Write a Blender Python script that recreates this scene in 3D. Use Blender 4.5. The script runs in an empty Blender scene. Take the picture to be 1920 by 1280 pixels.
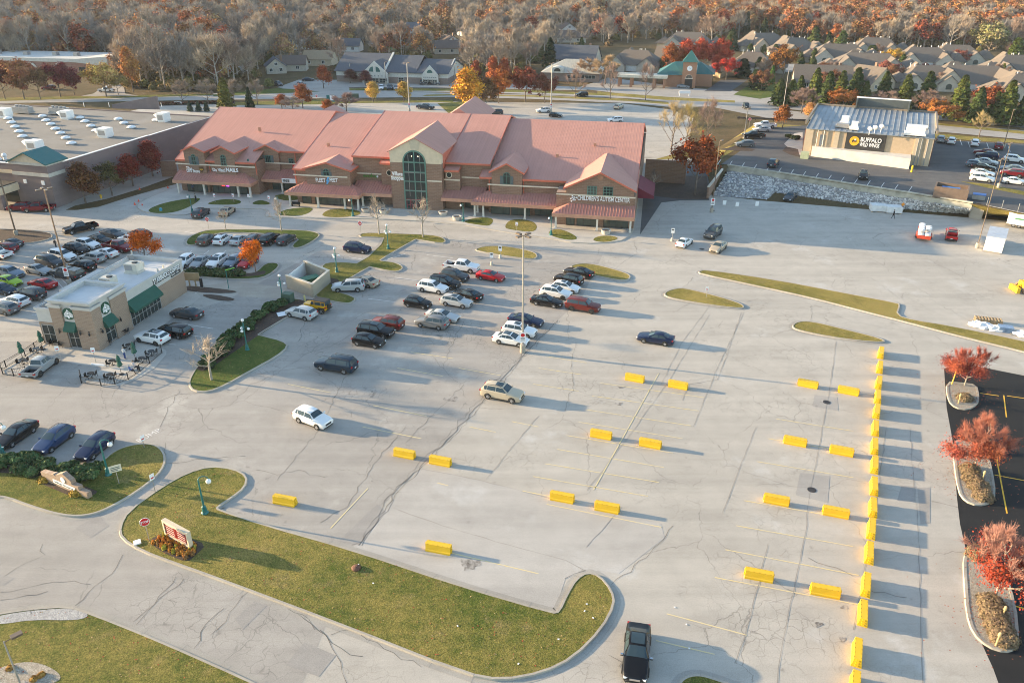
import bpy,bmesh,math,random
import numpy as np
from mathutils import Vector,Matrix
R=math.radians
rnd=random.Random(7)
SC=bpy.context.scene
COL=SC.collection
FPX,CAMH,YH=1480.0,47.0,-98.0
TH=math.atan((640-YH)/FPX)
CT,ST=math.cos(TH),math.sin(TH)
def G(px,py,z=0.0):
 """ground point (height z) seen at photograph position px,py"""
 u=px-960;v=py-640
 dx,dy,dz=u,FPX*CT-v*ST,-FPX*ST-v*CT
 t=(z-CAMH)/dz
 return Vector((dx*t,dy*t,z))
def heading(px,py,dx,dy,z=0):
 a=G(px,py,z);b=G(px+dx,py+dy,z)
 return math.atan2(b.y-a.y,b.x-a.x)
cam_d=bpy.data.cameras.new('camera');cam=bpy.data.objects.new('camera',cam_d);COL.objects.link(cam)
cam.location=(0,0,CAMH);cam.rotation_euler=(math.pi/2-TH,0,0)
cam_d.sensor_width=36;cam_d.sensor_fit='HORIZONTAL';cam_d.lens=FPX/1920*36
cam_d.clip_start=0.5;cam_d.clip_end=6000
SC.camera=cam
SUN_EL=10.0;SUN_AZ=165.5
W=bpy.data.worlds.new('World');SC.world=W;W.use_nodes=True
nt=W.node_tree;nt.nodes.clear()
wo=nt.nodes.new('ShaderNodeOutputWorld');wb=nt.nodes.new('ShaderNodeBackground');ws=nt.nodes.new('ShaderNodeTexSky')
ws.sky_type='NISHITA';ws.sun_disc=False;ws.sun_elevation=R(SUN_EL);ws.sun_rotation=R(90-SUN_AZ)
ws.altitude=200;ws.air_density=1.0;ws.dust_density=0.6;ws.ozone_density=1.0
wb.inputs[1].default_value=0.15
nt.links.new(ws.outputs[0],wb.inputs[0]);nt.links.new(wb.outputs[0],wo.inputs[0])
sd=bpy.data.lights.new('sun','SUN');sd.energy=5.0;sd.angle=R(0.6);sd.color=(1.0,0.755,0.46)
so=bpy.data.objects.new('sun',sd);COL.objects.link(so)
sdir=Vector((math.cos(R(SUN_EL))*math.cos(R(SUN_AZ)),math.cos(R(SUN_EL))*math.sin(R(SUN_AZ)),math.sin(R(SUN_EL))))
so.rotation_euler=sdir.to_track_quat('Z','Y').to_euler();so.location=(-200,100,150)
SC.view_settings.view_transform='Standard';SC.view_settings.look='None'
SC.view_settings.exposure=1.7;SC.view_settings.gamma=1
SC.cycles.use_adaptive_sampling=True;SC.cycles.adaptive_threshold=0.012;SC.cycles.filter_width=1.0;SC.cycles.use_denoising=True;SC.cycles.denoiser='OPENIMAGEDENOISE';SC.cycles.denoising_input_passes='RGB_ALBEDO_NORMAL';SC.cycles.denoising_prefilter='ACCURATE';SC.cycles.max_bounces=5;SC.cycles.diffuse_bounces=2;SC.cycles.glossy_bounces=2
SC.cycles.transparent_max_bounces=6;SC.cycles.caustics_reflective=False;SC.cycles.caustics_refractive=False
class NT:
 def __init__(s,name):
  s.m=bpy.data.materials.new(name);s.m.use_nodes=True
  s.t=s.m.node_tree;s.t.nodes.clear()
  s.out=s.t.nodes.new('ShaderNodeOutputMaterial');s.b=s.t.nodes.new('ShaderNodeBsdfPrincipled')
  s.t.links.new(s.b.outputs[0],s.out.inputs[0])
 def n(s,kind,**kw):
  nd=s.t.nodes.new('ShaderNode'+kind)
  for k,v in kw.items():
   if k.startswith('i_'):
    key=k[2:];key=int(key)if key.isdigit()else key.replace('_',' ')
    tgt=nd.inputs[key]
    if hasattr(v,'is_output'):s.t.links.new(v,tgt)
    else:tgt.default_value=v
   else:setattr(nd,k,v)
  return nd
 def link(s,a,b):s.t.links.new(a,b)
 def noise(s,vec,scale,detail=4,rough=0.55):
  return s.n('TexNoise',i_Vector=vec,i_Scale=scale,i_Detail=detail,i_Roughness=rough).outputs[0]
 def ramp(s,fac,stops,interp='LINEAR'):
  r=s.n('ValToRGB');r.color_ramp.interpolation=interp
  el=r.color_ramp.elements
  while len(el)<len(stops):el.new(0.5)
  for e,(p,c)in zip(el,stops):
   e.position=p;e.color=(c,c,c,1)if isinstance(c,(int,float))else(*c[:3],1)
  s.link(fac,r.inputs[0]);return r.outputs[0]
 def mix(s,fac,a,b,blend='MIX'):
  m=s.n('Mix',data_type='RGBA',blend_type=blend)
  for key,v in((0,fac),(6,a),(7,b)):
   if hasattr(v,'is_output'):s.link(v,m.inputs[key])
   elif key==0:m.inputs[0].default_value=v
   else:m.inputs[key].default_value=(*v[:3],1)
  return m.outputs[2]
 def math(s,op,a,b=0.0,c=None):
  m=s.n('Math',operation=op)
  for i,v in enumerate((a,b,c)):
   if v is None:continue
   if hasattr(v,'is_output'):s.link(v,m.inputs[i])
   else:m.inputs[i].default_value=v
  return m.outputs[0]
 def set(s,key,v):
  if hasattr(v,'is_output'):s.link(v,s.b.inputs[key])
  elif isinstance(v,tuple):s.b.inputs[key].default_value=(*v[:3],1)
  else:s.b.inputs[key].default_value=v
 def bump(s,h,strength=0.3,dist=0.05):
  b=s.n('Bump',i_Height=h,i_Strength=strength,i_Distance=dist);s.link(b.outputs[0],s.b.inputs['Normal'])
 def pos(s):return s.n('NewGeometry').outputs['Position']
 def obj(s):return s.n('TexCoord').outputs['Object']
MATS={}
def plain(name,col,rough=0.6,metal=0.0,var=0.12,scale=1.5,spec=None):
 """painted / metal / plastic surface with a little uneven wear"""
 if name in MATS:return MATS[name]
 k=NT(name);v=k.obj()
 nz=k.noise(v,scale,5)
 c=k.mix(k.ramp(nz,[(0.3,0),(0.7,1)]),tuple(x*(1-var)for x in col),tuple(min(1,x*(1+var))for x in col))
 k.set('Base Color',c);k.set('Roughness',rough);k.set('Metallic',metal)
 if spec is not None:k.set('Specular IOR Level',spec)
 MATS[name]=k.m;return k.m
def glassy(name,col=(0.02,0.03,0.035),rough=0.05):
 if name in MATS:return MATS[name]
 k=NT(name);nz=k.noise(k.obj(),0.8,3)
 k.set('Base Color',k.mix(nz,tuple(x*.6 for x in col),tuple(x*1.4 for x in col)));k.set('Roughness',rough);k.set('Specular IOR Level',0.42)
 MATS[name]=k.m;return k.m
def glow(name,col,power):
 if name in MATS:return MATS[name]
 k=NT(name);k.set('Base Color',col);k.set('Emission Color',col);k.set('Emission Strength',power)
 MATS[name]=k.m;return k.m
def asphalt(name,c0,c1,crack=0.5,alli=0.5,dust=0.25,joints=True):
 k=NT(name);p=k.pos()
 big=k.noise(p,0.045,5,0.6);mid=k.noise(p,0.5,6,0.65);fine=k.noise(p,9.0,3,0.7);grit=k.noise(p,38.0,2,0.8)
 c=k.mix(k.ramp(big,[(0.32,0),(0.68,1)]),c0,c1)
 c=k.mix(k.ramp(mid,[(0.35,0.0),(0.75,0.38)]),c,tuple(x*0.70 for x in c0))
 bl=k.noise(p,0.16,6,0.7);c=k.mix(k.ramp(bl,[(0.50,0.0),(0.70,0.42)]),c,tuple(x*0.66 for x in c0))
 mp=k.n('Mapping',i_Vector=p,i_Rotation=(0,0,R(16)),i_Scale=(0.03,0.55,1));st=k.noise(mp.outputs[0],1.0,4,0.6)
 c=k.mix(k.ramp(st,[(0.42,0.0),(0.72,0.26)]),c,tuple(min(1,x*1.28)for x in c1))
 mp2=k.n('Mapping',i_Vector=p,i_Rotation=(0,0,R(-66)),i_Scale=(0.02,0.4,1));st2=k.noise(mp2.outputs[0],1.0,4,0.6)
 c=k.mix(k.ramp(st2,[(0.45,0.0),(0.72,0.36)]),c,tuple(x*0.74 for x in c0))
 dn=k.noise(p,0.11,6,0.7)
 c=k.mix(k.ramp(dn,[(0.58,0.0),(0.74,dust)]),c,tuple(min(.74,x*1.5)for x in c1))
 vd=k.n('TexVoronoi',i_Vector=p,i_Scale=0.55,i_Randomness=1.0);dr=k.noise(p,0.06,3)
 dd=k.math('ADD',vd.outputs['Distance'],k.math('MULTIPLY',k.noise(p,5.0,3),0.25))
 spots=k.math('MULTIPLY',k.ramp(dd,[(0.15,.75),(0.25,0.0)]),k.ramp(dr,[(0.48,0.0),(0.60,0.55)]))
 c=k.mix(spots,c,tuple(x*.26 for x in c0))
 c=k.mix(k.ramp(fine,[(0.3,0.24),(0.6,0.0)]),c,tuple(x*.3 for x in c0))
 c=k.mix(k.ramp(grit,[(0.35,0.3),(0.65,0.0)]),c,tuple(x*.25 for x in c0))
 warp=k.n('TexNoise',i_Vector=p,i_Scale=0.7,i_Detail=4);wv=k.n('VectorMath',operation='MULTIPLY_ADD',i_0=warp.outputs['Color'],i_1=(1.6,1.6,0),i_2=p)
 v1=k.n('TexVoronoi',feature='DISTANCE_TO_EDGE',i_Vector=wv.outputs[0],i_Scale=0.11)
 l1=k.math('MULTIPLY',k.ramp(v1.outputs[0],[(0.0,.8),(0.0042,0.0)]),k.ramp(k.noise(p,0.08,3),[(0.42,0),(0.55,crack)]))
 v2=k.n('TexVoronoi',feature='DISTANCE_TO_EDGE',i_Vector=wv.outputs[0],i_Scale=0.95)
 l2=k.math('MULTIPLY',k.ramp(v2.outputs[0],[(0.0,.8),(0.035,0.0)]),k.ramp(k.noise(p,0.07,5,0.65),[(0.50,0),(0.66,alli)]))
 cr=k.math('MAXIMUM',l1,l2)
 c=k.mix(cr,c,tuple(x*.19 for x in c0))
 k.set('Base Color',c);k.set('Roughness',0.86);k.set('Specular IOR Level',0.3)
 k.bump(k.math('SUBTRACT',k.math('ADD',fine,k.math('MULTIPLY',grit,.6)),cr),0.25,0.02)
 MATS[name]=k.m;return k.m
def turf(name,green,straw,bare=(0.16,0.12,0.07),amt=0.5):
 k=NT(name);p=k.pos()
 big=k.noise(p,0.12,5,0.65);mid=k.noise(p,1.3,6,0.7);fine=k.noise(p,14.0,3,0.75)
 hug=k.noise(p,0.045,3,0.6);s=k.math('ADD',k.math('ADD',k.math('MULTIPLY',big,0.5),k.math('MULTIPLY',mid,0.3)),k.math('MULTIPLY',hug,0.2))
 c=k.mix(k.ramp(s,[(0.5-amt*.17,0),(0.5+(1-amt)*.17,1)]),green,straw)
 c=k.mix(k.ramp(k.noise(p,0.35,6,0.7),[(0.56,0.0),(0.72,0.7)]),c,bare)
 tuft=k.noise(p,6.5,4,0.75)  # dark and pale spots paint the self-shadow of grass tufts into the colour
 c=k.mix(k.ramp(tuft,[(0.36,0.6),(0.52,0.0)]),c,(green[0]*.55,green[1]*.36,green[2]*.5))
 c=k.mix(k.ramp(tuft,[(0.52,0.0),(0.72,0.45)]),c,tuple(min(1,x*1.35)for x in straw))
 c=k.mix(k.ramp(fine,[(0.32,0.6),(0.6,0.0)]),c,tuple(x*.3 for x in green))
 c=k.mix(k.ramp(fine,[(0.55,0.0),(0.8,0.4)]),c,tuple(min(1,x*1.5)for x in straw))
 k.set('Base Color',c);k.set('Roughness',0.95);k.set('Specular IOR Level',0.15)
 k.bump(k.math('ADD',fine,k.math('MULTIPLY',tuft,1.5)),0.9,0.12)
 MATS[name]=k.m;return k.m
def stony(name,ca,cb,scale=6,dark=(0.05,0.05,0.05),bump=0.6,bd=.06):
 k=NT(name);p=k.pos()
 v=k.n('TexVoronoi',i_Vector=p,i_Scale=scale);e=k.n('TexVoronoi',feature='DISTANCE_TO_EDGE',i_Vector=p,i_Scale=scale)
 c=k.mix(k.n('SeparateColor',i_Color=v.outputs['Color']).outputs[0],ca,cb)
 c=k.mix(k.ramp(e.outputs[0],[(0.0,0.8),(0.09,0.0)]),c,dark)
 c=k.mix(k.ramp(k.noise(p,0.5,4),[(0.4,0),(0.75,0.5)]),c,tuple(x*.55 for x in ca))
 k.set('Base Color',c);k.set('Roughness',0.9);k.bump(e.outputs[0],bump,bd)
 MATS[name]=k.m;return k.m
def masonry(name,ca,cb,mortar,bw=0.6,bh=0.2):
 k=NT(name);o=k.n('SeparateXYZ',i_Vector=k.obj())
 xy=k.math('ADD',o.outputs[0],o.outputs[1]);cv=k.n('CombineXYZ',i_X=xy,i_Y=o.outputs[2])
 b=k.n('TexBrick',i_Vector=cv.outputs[0],i_Scale=1.0);b.inputs['Brick Width'].default_value=bw;b.inputs['Row Height'].default_value=bh
 b.inputs['Color1'].default_value=(*ca,1);b.inputs['Color2'].default_value=(*cb,1);b.inputs['Mortar'].default_value=(*mortar,1);b.inputs['Mortar Size'].default_value=0.018
 c=k.mix(k.ramp(k.noise(k.obj(),0.25,5,.6),[(0.4,0.0),(0.75,0.35)]),b.outputs[0],tuple(x*.72 for x in ca))
 k.set('Base Color',c);k.set('Roughness',0.85);k.bump(b.outputs['Fac'],-0.2,0.01)
 MATS[name]=k.m;return k.m
def seamed(name,col,pitch=0.6,rough=0.45,axis=0,metal=0.0,depth=0.5):
 """standing-seam sheet metal, seams run up the slope"""
 k=NT(name);o=k.n('SeparateXYZ',i_Vector=k.obj())
 f=k.math('FRACT',k.math('DIVIDE',o.outputs[axis],pitch))
 seam=k.ramp(f,[(0.0,1),(0.07,0.9),(0.12,0),(0.9,0.0),(1.0,1)])
 cell=k.n('TexWhiteNoise',noise_dimensions='1D',i_W=k.math('FLOOR',k.math('DIVIDE',o.outputs[axis],pitch)))
 c=k.mix(k.math('MULTIPLY',cell.outputs[0],0.22),col,tuple(x*.75 for x in col))
 c=k.mix(k.ramp(k.noise(k.obj(),0.12,6,.65),[(0.4,0),(0.75,0.35)]),c,tuple(min(1,x*1.25+.03)for x in col))
 st=k.n('Mapping',i_Vector=k.obj(),i_Scale=(2.0 if axis==0 else.15,.15 if axis==0 else 2.0,.15))
 c=k.mix(k.ramp(k.noise(st.outputs[0],1.0,4),[(0.5,0),(0.8,0.25)]),c,tuple(x*.6 for x in col))
 c=k.mix(k.math('MULTIPLY',seam,0.25),c,tuple(x*.7 for x in col))
 k.set('Base Color',c);k.set('Roughness',rough);k.set('Metallic',metal);k.set('Specular IOR Level',.22);k.bump(seam,depth,0.05)
 MATS[name]=k.m;return k.m
def shingle(name,col):
 k=NT(name);o=k.n('SeparateXYZ',i_Vector=k.obj())
 rows=k.math('FRACT',k.math('MULTIPLY',o.outputs[2],4.5))
 c=k.mix(k.ramp(k.noise(k.obj(),3.0,5,.7),[(0.3,0),(0.7,1)]),tuple(x*.75 for x in col),tuple(x*1.2 for x in col))
 c=k.mix(k.ramp(rows,[(0.0,0.45),(0.2,0.0)]),c,tuple(x*.5 for x in col))
 k.set('Base Color',c);k.set('Roughness',0.9);MATS[name]=k.m;return k.m
def tinted(name,rough=0.9,trans=False):
 """colour from the object's own colour, per-face tint from the mesh (leaf to leaf variation, conifers also lighter outward)"""
 k=NT(name);oi=k.n('ObjectInfo');at=k.n('Attribute',attribute_name='tint')
 c=k.mix(1.0,oi.outputs['Color'],at.outputs['Color'],'MULTIPLY')
 k.set('Base Color',c);k.set('Roughness',rough);k.set('Specular IOR Level',0.1)
 MATS[name]=k.m;return k.m
def palette(name,stops,rough=0.95):
 k=NT(name);oi=k.n('ObjectInfo');at=k.n('Attribute',attribute_name='tint')
 c=k.mix(1.0,k.ramp(oi.outputs['Random'],stops,'CONSTANT'),at.outputs['Color'],'MULTIPLY')
 k.set('Base Color',c);k.set('Roughness',rough);k.set('Specular IOR Level',0.1)
 MATS[name]=k.m;return k.m
def carpaint():
 k=NT('car_paint');oi=k.n('ObjectInfo');o=k.n('SeparateXYZ',i_Vector=k.obj())
 dirt=k.math('MULTIPLY',k.ramp(o.outputs[2],[(0.15,0.5),(0.6,0.0)]),k.noise(k.obj(),3.0,5))
 k.set('Base Color',k.mix(dirt,oi.outputs['Color'],(0.20,0.18,0.16)))
 k.set('Roughness',k.math('ADD',0.25,k.math('MULTIPLY',dirt,0.5)));k.set('Metallic',0.1);k.set('Specular IOR Level',0.3);k.set('Coat Weight',0.12);k.set('Coat Roughness',0.06)
 MATS['car_paint']=k.m;return k.m
class MB:
 def __init__(s):s.v=[];s.f=[];s.mi=[]
 def add(s,vs,fs,mi=0):
  o=len(s.v);s.v+=[tuple(p)for p in vs]
  for f in fs:s.f.append(tuple(i+o for i in f));s.mi.append(mi)
  return s
 def box(s,x0,x1,y0,y1,z0,z1,mi=0):
  return s.add([(x0,y0,z0),(x1,y0,z0),(x1,y1,z0),(x0,y1,z0),(x0,y0,z1),(x1,y0,z1),(x1,y1,z1),(x0,y1,z1)],
                     [(3,2,1,0),(4,5,6,7),(0,1,5,4),(1,2,6,5),(2,3,7,6),(3,0,4,7)],mi)
 def obox(s,c,half,ax,mi=0):
  """oriented box: centre, half sizes, three axis vectors"""
  c=Vector(c);a=[Vector(x).normalized()*h for x,h in zip(ax,half)]
  vs=[c+sx*a[0]+sy*a[1]+sz*a[2]for sz in(-1,1)for sx,sy in((-1,-1),(1,-1),(1,1),(-1,1))]
  return s.add(vs,[(3,2,1,0),(4,5,6,7),(0,1,5,4),(1,2,6,5),(2,3,7,6),(3,0,4,7)],mi)
 def prism(s,poly,z0,z1,mi=0,bottom=False):
  n=len(poly);vs=[(p[0],p[1],z0)for p in poly]+[(p[0],p[1],z1)for p in poly]
  area=sum(poly[i][0]*poly[(i+1)%n][1]-poly[(i+1)%n][0]*poly[i][1]for i in range(n))
  fs=[(i,(i+1)%n,n+(i+1)%n,n+i)for i in range(n)]+[tuple(range(n,2*n))]
  if bottom:fs.append(tuple(range(n-1,-1,-1)))
  if area<0:fs=[tuple(reversed(f))for f in fs]
  return s.add(vs,fs,mi)
 def yprism(s,poly,y0,y1,mi=0):
  """x,z outline pushed along y"""
  n=len(poly);vs=[(p[0],y0,p[1])for p in poly]+[(p[0],y1,p[1])for p in poly]
  fs=[(i,n+i,n+(i+1)%n,(i+1)%n)for i in range(n)]+[tuple(range(n)),tuple(range(2*n-1,n-1,-1))]
  area=sum(poly[i][0]*poly[(i+1)%n][1]-poly[(i+1)%n][0]*poly[i][1]for i in range(n))
  if area<0:fs=[tuple(reversed(f))for f in fs]
  return s.add(vs,fs,mi)
 def tube(s,pts,rad,n=8,cap=True,mi=0):
  pts=[Vector(p)for p in pts]
  if not hasattr(rad,'__len__'):rad=[rad]*len(pts)
  vs=[];ref=None
  for i,p in enumerate(pts):
   d=(pts[min(i+1,len(pts)-1)]-pts[max(i-1,0)]).normalized()
   if ref is None:ref=d.orthogonal().normalized()
   a=(ref-d*ref.dot(d));a=a.normalized()if a.length>1e-6 else d.orthogonal().normalized();ref=a
   b=d.cross(a)
   for k in range(n):
    t=2*math.pi*k/n;vs.append(p+(a*math.cos(t)+b*math.sin(t))*rad[i])
  fs=[]
  for i in range(len(pts)-1):
   for k in range(n):fs.append((i*n+k,i*n+(k+1)%n,(i+1)*n+(k+1)%n,(i+1)*n+k))
  if cap:fs.append(tuple(range(n-1,-1,-1)));fs.append(tuple((len(pts)-1)*n+k for k in range(n)))
  return s.add(vs,fs,mi)
 def lathe(s,prof,c=(0,0,0),n=14,mi=0,sy=1.0):
  """prof: (radius, z) from bottom up"""
  vs=[];fs=[];m=len(prof)
  for r,z in prof:
   for k in range(n):
    t=2*math.pi*k/n;vs.append((c[0]+r*math.cos(t),c[1]+r*sy*math.sin(t),c[2]+z))
  for i in range(m-1):
   for k in range(n):fs.append((i*n+k,i*n+(k+1)%n,(i+1)*n+(k+1)%n,(i+1)*n+k))
  fs.append(tuple(range(n-1,-1,-1)));fs.append(tuple((m-1)*n+k for k in range(n)))
  return s.add(vs,fs,mi)
 def ball(s,c,r,n=10,m=7,sx=1,sy=1,sz=1,mi=0):
  vs=[];fs=[]
  for i in range(m+1):
   ph=math.pi*i/m-math.pi/2;rr=max(math.cos(ph),0.02)
   for k in range(n):
    t=2*math.pi*k/n;vs.append((c[0]+r*sx*rr*math.cos(t),c[1]+r*sy*rr*math.sin(t),c[2]+r*sz*math.sin(ph)))
  for i in range(m):
   for k in range(n):fs.append((i*n+k,i*n+(k+1)%n,(i+1)*n+(k+1)%n,(i+1)*n+k))
  return s.add(vs,fs,mi)
 def mesh(s,name,mats,smooth=False,sharp=35):
  me=bpy.data.meshes.new(name);me.from_pydata(s.v,[],s.f)
  for m in(mats if isinstance(mats,(list,tuple))else[mats]):me.materials.append(m)
  if any(s.mi):me.polygons.foreach_set('material_index',s.mi)
  if smooth:
   me.polygons.foreach_set('use_smooth',[True]*len(me.polygons));me.set_sharp_from_angle(angle=R(sharp))
  me.update();return me
 def build(s,name,mats,parent=None,smooth=False,loc=(0,0,0),rz=0.0,sharp=35):
  return put(name,s.mesh(name,mats,smooth,sharp),parent,loc,rz)
def put(name,me,parent=None,loc=(0,0,0),rz=0.0):
 o=bpy.data.objects.new(name,me);COL.objects.link(o);o.location=loc;o.rotation_euler=(0,0,rz)
 if parent is not None:o.parent=parent
 return o
def tag(o,label=None,cat=None,group=None,kind=None):
 if label:o['label']=label
 if cat:o['category']=cat
 if group:o['group']=group
 if kind:o['kind']=kind
 return o
def thing(name,label,cat,loc=(0,0,0),rz=0.0,group=None):
 o=bpy.data.objects.new(name,None);COL.objects.link(o);o.location=loc;o.rotation_euler=(0,0,rz);o.empty_display_size=0.3
 return tag(o,label,cat,group)
def struct(name,mb,m,smooth=False):return tag(mb.build(name,m,None,smooth),kind='structure')
KIDS={}
def copy_tree(o,parent=None):
 c=o.copy();COL.objects.link(c)
 if parent is not None:c.parent=parent
 for ch in o.children:copy_tree(ch,c)
 return c
def dup(root,loc,rz,label=None,group=None,scale=None):
 c=copy_tree(root);c.location=loc;c.rotation_euler=(0,0,rz)
 if scale:c.scale=scale
 if label:c['label']=label
 if group:c['group']=group
 return c
_txt={}
def text_mesh(body,size,extrude=0.03,bold=0.0,align='LEFT'):
 key=(body,size,extrude,bold,align)
 if key in _txt:return _txt[key]
 cu=bpy.data.curves.new('lettering','FONT');cu.body=body;cu.size=size;cu.extrude=extrude;cu.offset=bold;cu.align_x=align;cu.resolution_u=3
 o=bpy.data.objects.new('lettering',cu);COL.objects.link(o)
 dg=bpy.context.evaluated_depsgraph_get();dg.update()
 me=bpy.data.meshes.new_from_object(o.evaluated_get(dg));bpy.data.objects.remove(o);bpy.data.curves.remove(cu)
 _txt[key]=me;return me
def lettering(body,size,mat,parent,loc,rx=90,rz=0,extrude=0.03,bold=0.0,align='LEFT',width=None,name='lettering',shear=0):
 me=text_mesh(body,size,extrude,bold,align).copy();me.materials.clear();me.materials.append(mat)
 o=put(name,me,parent,loc);o.rotation_euler=(R(rx),0,R(rz))
 if width:
  xs=[v.co.x for v in me.vertices];o.scale=(width/max(1e-3,max(xs)-min(xs)),1,1)
 return o
def chaikin(pts,it=2):
 for _ in range(it):
  q=[]
  for i in range(len(pts)):
   a,b=Vector(pts[i]),Vector(pts[(i+1)%len(pts)])
   q+=[a*.75+b*.25,a*.25+b*.75]
  pts=q
 return pts
def inset(pts,d):
 n=len(pts);area=sum(pts[i].x*pts[(i+1)%n].y-pts[(i+1)%n].x*pts[i].y for i in range(n));sg=1 if area>0 else-1
 out=[]
 for i in range(n):
  a,b,c=pts[i-1],pts[i],pts[(i+1)%n]
  e1=(b-a);e2=(c-b);e1.z=e2.z=0
  if e1.length<1e-5 or e2.length<1e-5:out.append(b.copy());continue
  n1=Vector((-e1.y,e1.x,0)).normalized()*sg;n2=Vector((-e2.y,e2.x,0)).normalized()*sg
  m=n1+n2;m=m/max(m.length_squared/2,0.5)
  out.append(b+m*d)
 return out
def tri_sheet(mb,pts,z,mi=0):
 from mathutils.geometry import tessellate_polygon
 vs=[Vector((p.x,p.y,z))for p in pts];tr=tessellate_polygon([vs]);fs=[]
 for t in tr:
  a,b,c=(vs[i]for i in t)
  fs.append(t if(b-a).cross(c-a).z>0 else tuple(reversed(t)))
 return mb.add(vs,fs,mi)
def sheet(name,px,mat,z,smooth=0,at=0.0):
 pts=[G(*p,at)if not isinstance(p,Vector)else p for p in px]
 if smooth:pts=chaikin(pts,smooth)
 return struct(name,tri_sheet(MB(),pts,z),mat)
def ribbon(mb,pts,w,z,jitter=0.0,mi=0,sub=0.0):
 P=[Vector((p.x,p.y,0))for p in pts]
 if sub:
  Q=[]
  for a,b in zip(P,P[1:]):
   n=max(1,int((b-a).length/sub));nn=Vector((-(b-a).y,(b-a).x,0)).normalized()
   for i in range(n):Q.append(a.lerp(b,i/n)+nn*rnd.gauss(0,jitter)*(1 if i else.3))
  P=Q+[P[-1]]
 vs=[]
 for i,p in enumerate(P):
  d=P[min(i+1,len(P)-1)]-P[max(i-1,0)];nn=Vector((-d.y,d.x,0)).normalized()
  ww=w*.5*(rnd.uniform(.45,1.5)if sub else 1)
  vs+=[(p.x-nn.x*ww,p.y-nn.y*ww,z),(p.x+nn.x*ww,p.y+nn.y*ww,z)]
 return mb.add(vs,[(2*i,2*i+2,2*i+3,2*i+1)for i in range(len(P)-1)],mi)
M_ASPH=asphalt('weathered_asphalt',(0.475,0.435,0.376),(0.60,0.552,0.48),0.7,0.7,0.55)
M_ASPH_OLD=asphalt('cracked_old_asphalt',(0.375,0.345,0.308),(0.505,0.468,0.418),0.7,1.0,0.5)
M_ASPH_PALE=asphalt('smooth_pale_asphalt',(0.50,0.464,0.418),(0.57,0.533,0.482),0.15,0.0,0.5)
M_PATCH=asphalt('patched_asphalt',(0.36,0.335,0.305),(0.43,0.40,0.365),0.2,0.1,0.1)
M_ROAD=asphalt('road_asphalt',(0.39,0.366,0.333),(0.49,0.46,0.42),0.3,0.2,0.3)
M_BLACKTOP=asphalt('fresh_blacktop',(0.016,0.016,0.017),(0.026,0.026,0.027),0.0,0.0,0.02)
M_DARKLOT=asphalt('dark_lot_asphalt',(0.10,0.098,0.10),(0.165,0.16,0.155),0.4,0.2,0.2)
M_CONC=asphalt('walk_concrete',(0.54,0.50,0.44),(0.64,0.60,0.53),0.1,0.0,0.3)
M_GUT=asphalt('gutter_concrete',(0.40,0.375,0.33),(0.47,0.44,0.39),0.3,0.1,0.3)
M_KERB=asphalt('kerb_concrete',(0.43,0.385,0.32),(0.53,0.48,0.40),0.2,0.0,0.3)
M_GRASS=turf('autumn_turf',(0.085,0.13,0.02),(0.37,0.295,0.085),(0.36,0.265,0.13),0.50)
M_GRASS_G=turf('greener_turf',(0.07,0.125,0.02),(0.20,0.21,0.055),(0.15,0.12,0.05),0.4)
M_GRASS_Y=turf('straw_turf',(0.17,0.17,0.035),(0.42,0.33,0.10),(0.36,0.27,0.13),0.62)
M_LITTER=turf('leaf_litter',(0.10,0.085,0.035),(0.20,0.14,0.07),(0.14,0.09,0.05),0.55)
M_MULCH=stony('dark_bark_mulch',(0.05,0.032,0.022),(0.12,0.075,0.05),9,(0.02,0.015,0.01))
M_GRAVEL=stony('pale_pea_gravel',(0.50,0.44,0.35),(0.30,0.25,0.19),9,(0.10,0.08,0.06))
M_PUDDLE=NT('damp_stain');_p=M_PUDDLE;M_PUDDLE.set('Base Color',_p.mix(_p.ramp(_p.noise(_p.pos(),1.4,6,.7),[(0.38,0),(0.62,1)]),(0.10,0.082,0.066),(0.42,0.39,0.35)));M_PUDDLE.set('Roughness',0.7);M_PUDDLE=M_PUDDLE.m
def paint_lines(name,col,keep):
 k=NT(name);p=k.pos();a=k.ramp(k.noise(p,2.2,6,.7),[(0.5-keep*.25,0),(0.5+(1-keep)*.4,1)])
 k.set('Base Color',k.mix(a,col,(0.52,0.49,0.44)));k.set('Roughness',.8);return k.m
M_YLINE=paint_lines('faded_yellow_paint',(0.70,0.56,0.25),0.4)
M_YLINE_NEW=plain('fresh_yellow_paint',(0.80,0.46,0.03),.7)
M_WLINE=paint_lines('worn_white_paint',(0.78,0.76,0.72),0.5)
M_CRACK=NT('open_crack');M_CRACK.set('Base Color',(0.13,0.12,0.107));M_CRACK.set('Roughness',1.0);M_CRACK=M_CRACK.m
M_SEAM=NT('worn_seam');M_SEAM.set('Base Color',(0.28,0.26,0.232));M_SEAM.set('Roughness',1.0);M_SEAM=M_SEAM.m
struct('ground',MB().add([(-3500,-200,-.06),(3500,-200,-.06),(3500,5200,-.06),(-3500,5200,-.06)],[(0,1,2,3)]),M_LITTER)
V=Vector
struct('parking_lot',tri_sheet(MB(),[V((-150,15,0)),V((150,15,0)),V((150,150,0)),G(1900,415),G(1425,376),G(1335,366),G(1290,268),G(1300,222),G(1260,206),G(1165,194),G(850,191),G(625,193),G(410,196),G(330,190),G(300,196),V((-150,190,0))],0),M_ASPH)
sheet('old_paving',[(-200,1300),(-200,640),(200,640),(430,560),(600,470),(850,452),(1130,478),(1090,560),(1046,600),(985,662),(850,815),(790,872),(735,928),(705,962),(672,1022),(560,1300)],M_ASPH_OLD,0.004)
sheet('resurfaced_bay',[(790,878),(830,884),(1035,932),(1240,982),(1246,1008),(1160,1075),(1130,1070),(1095,1070),(1060,1085),(1040,1146),(870,1098),(660,1028),(720,958)],M_ASPH_PALE,0.008)
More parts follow.
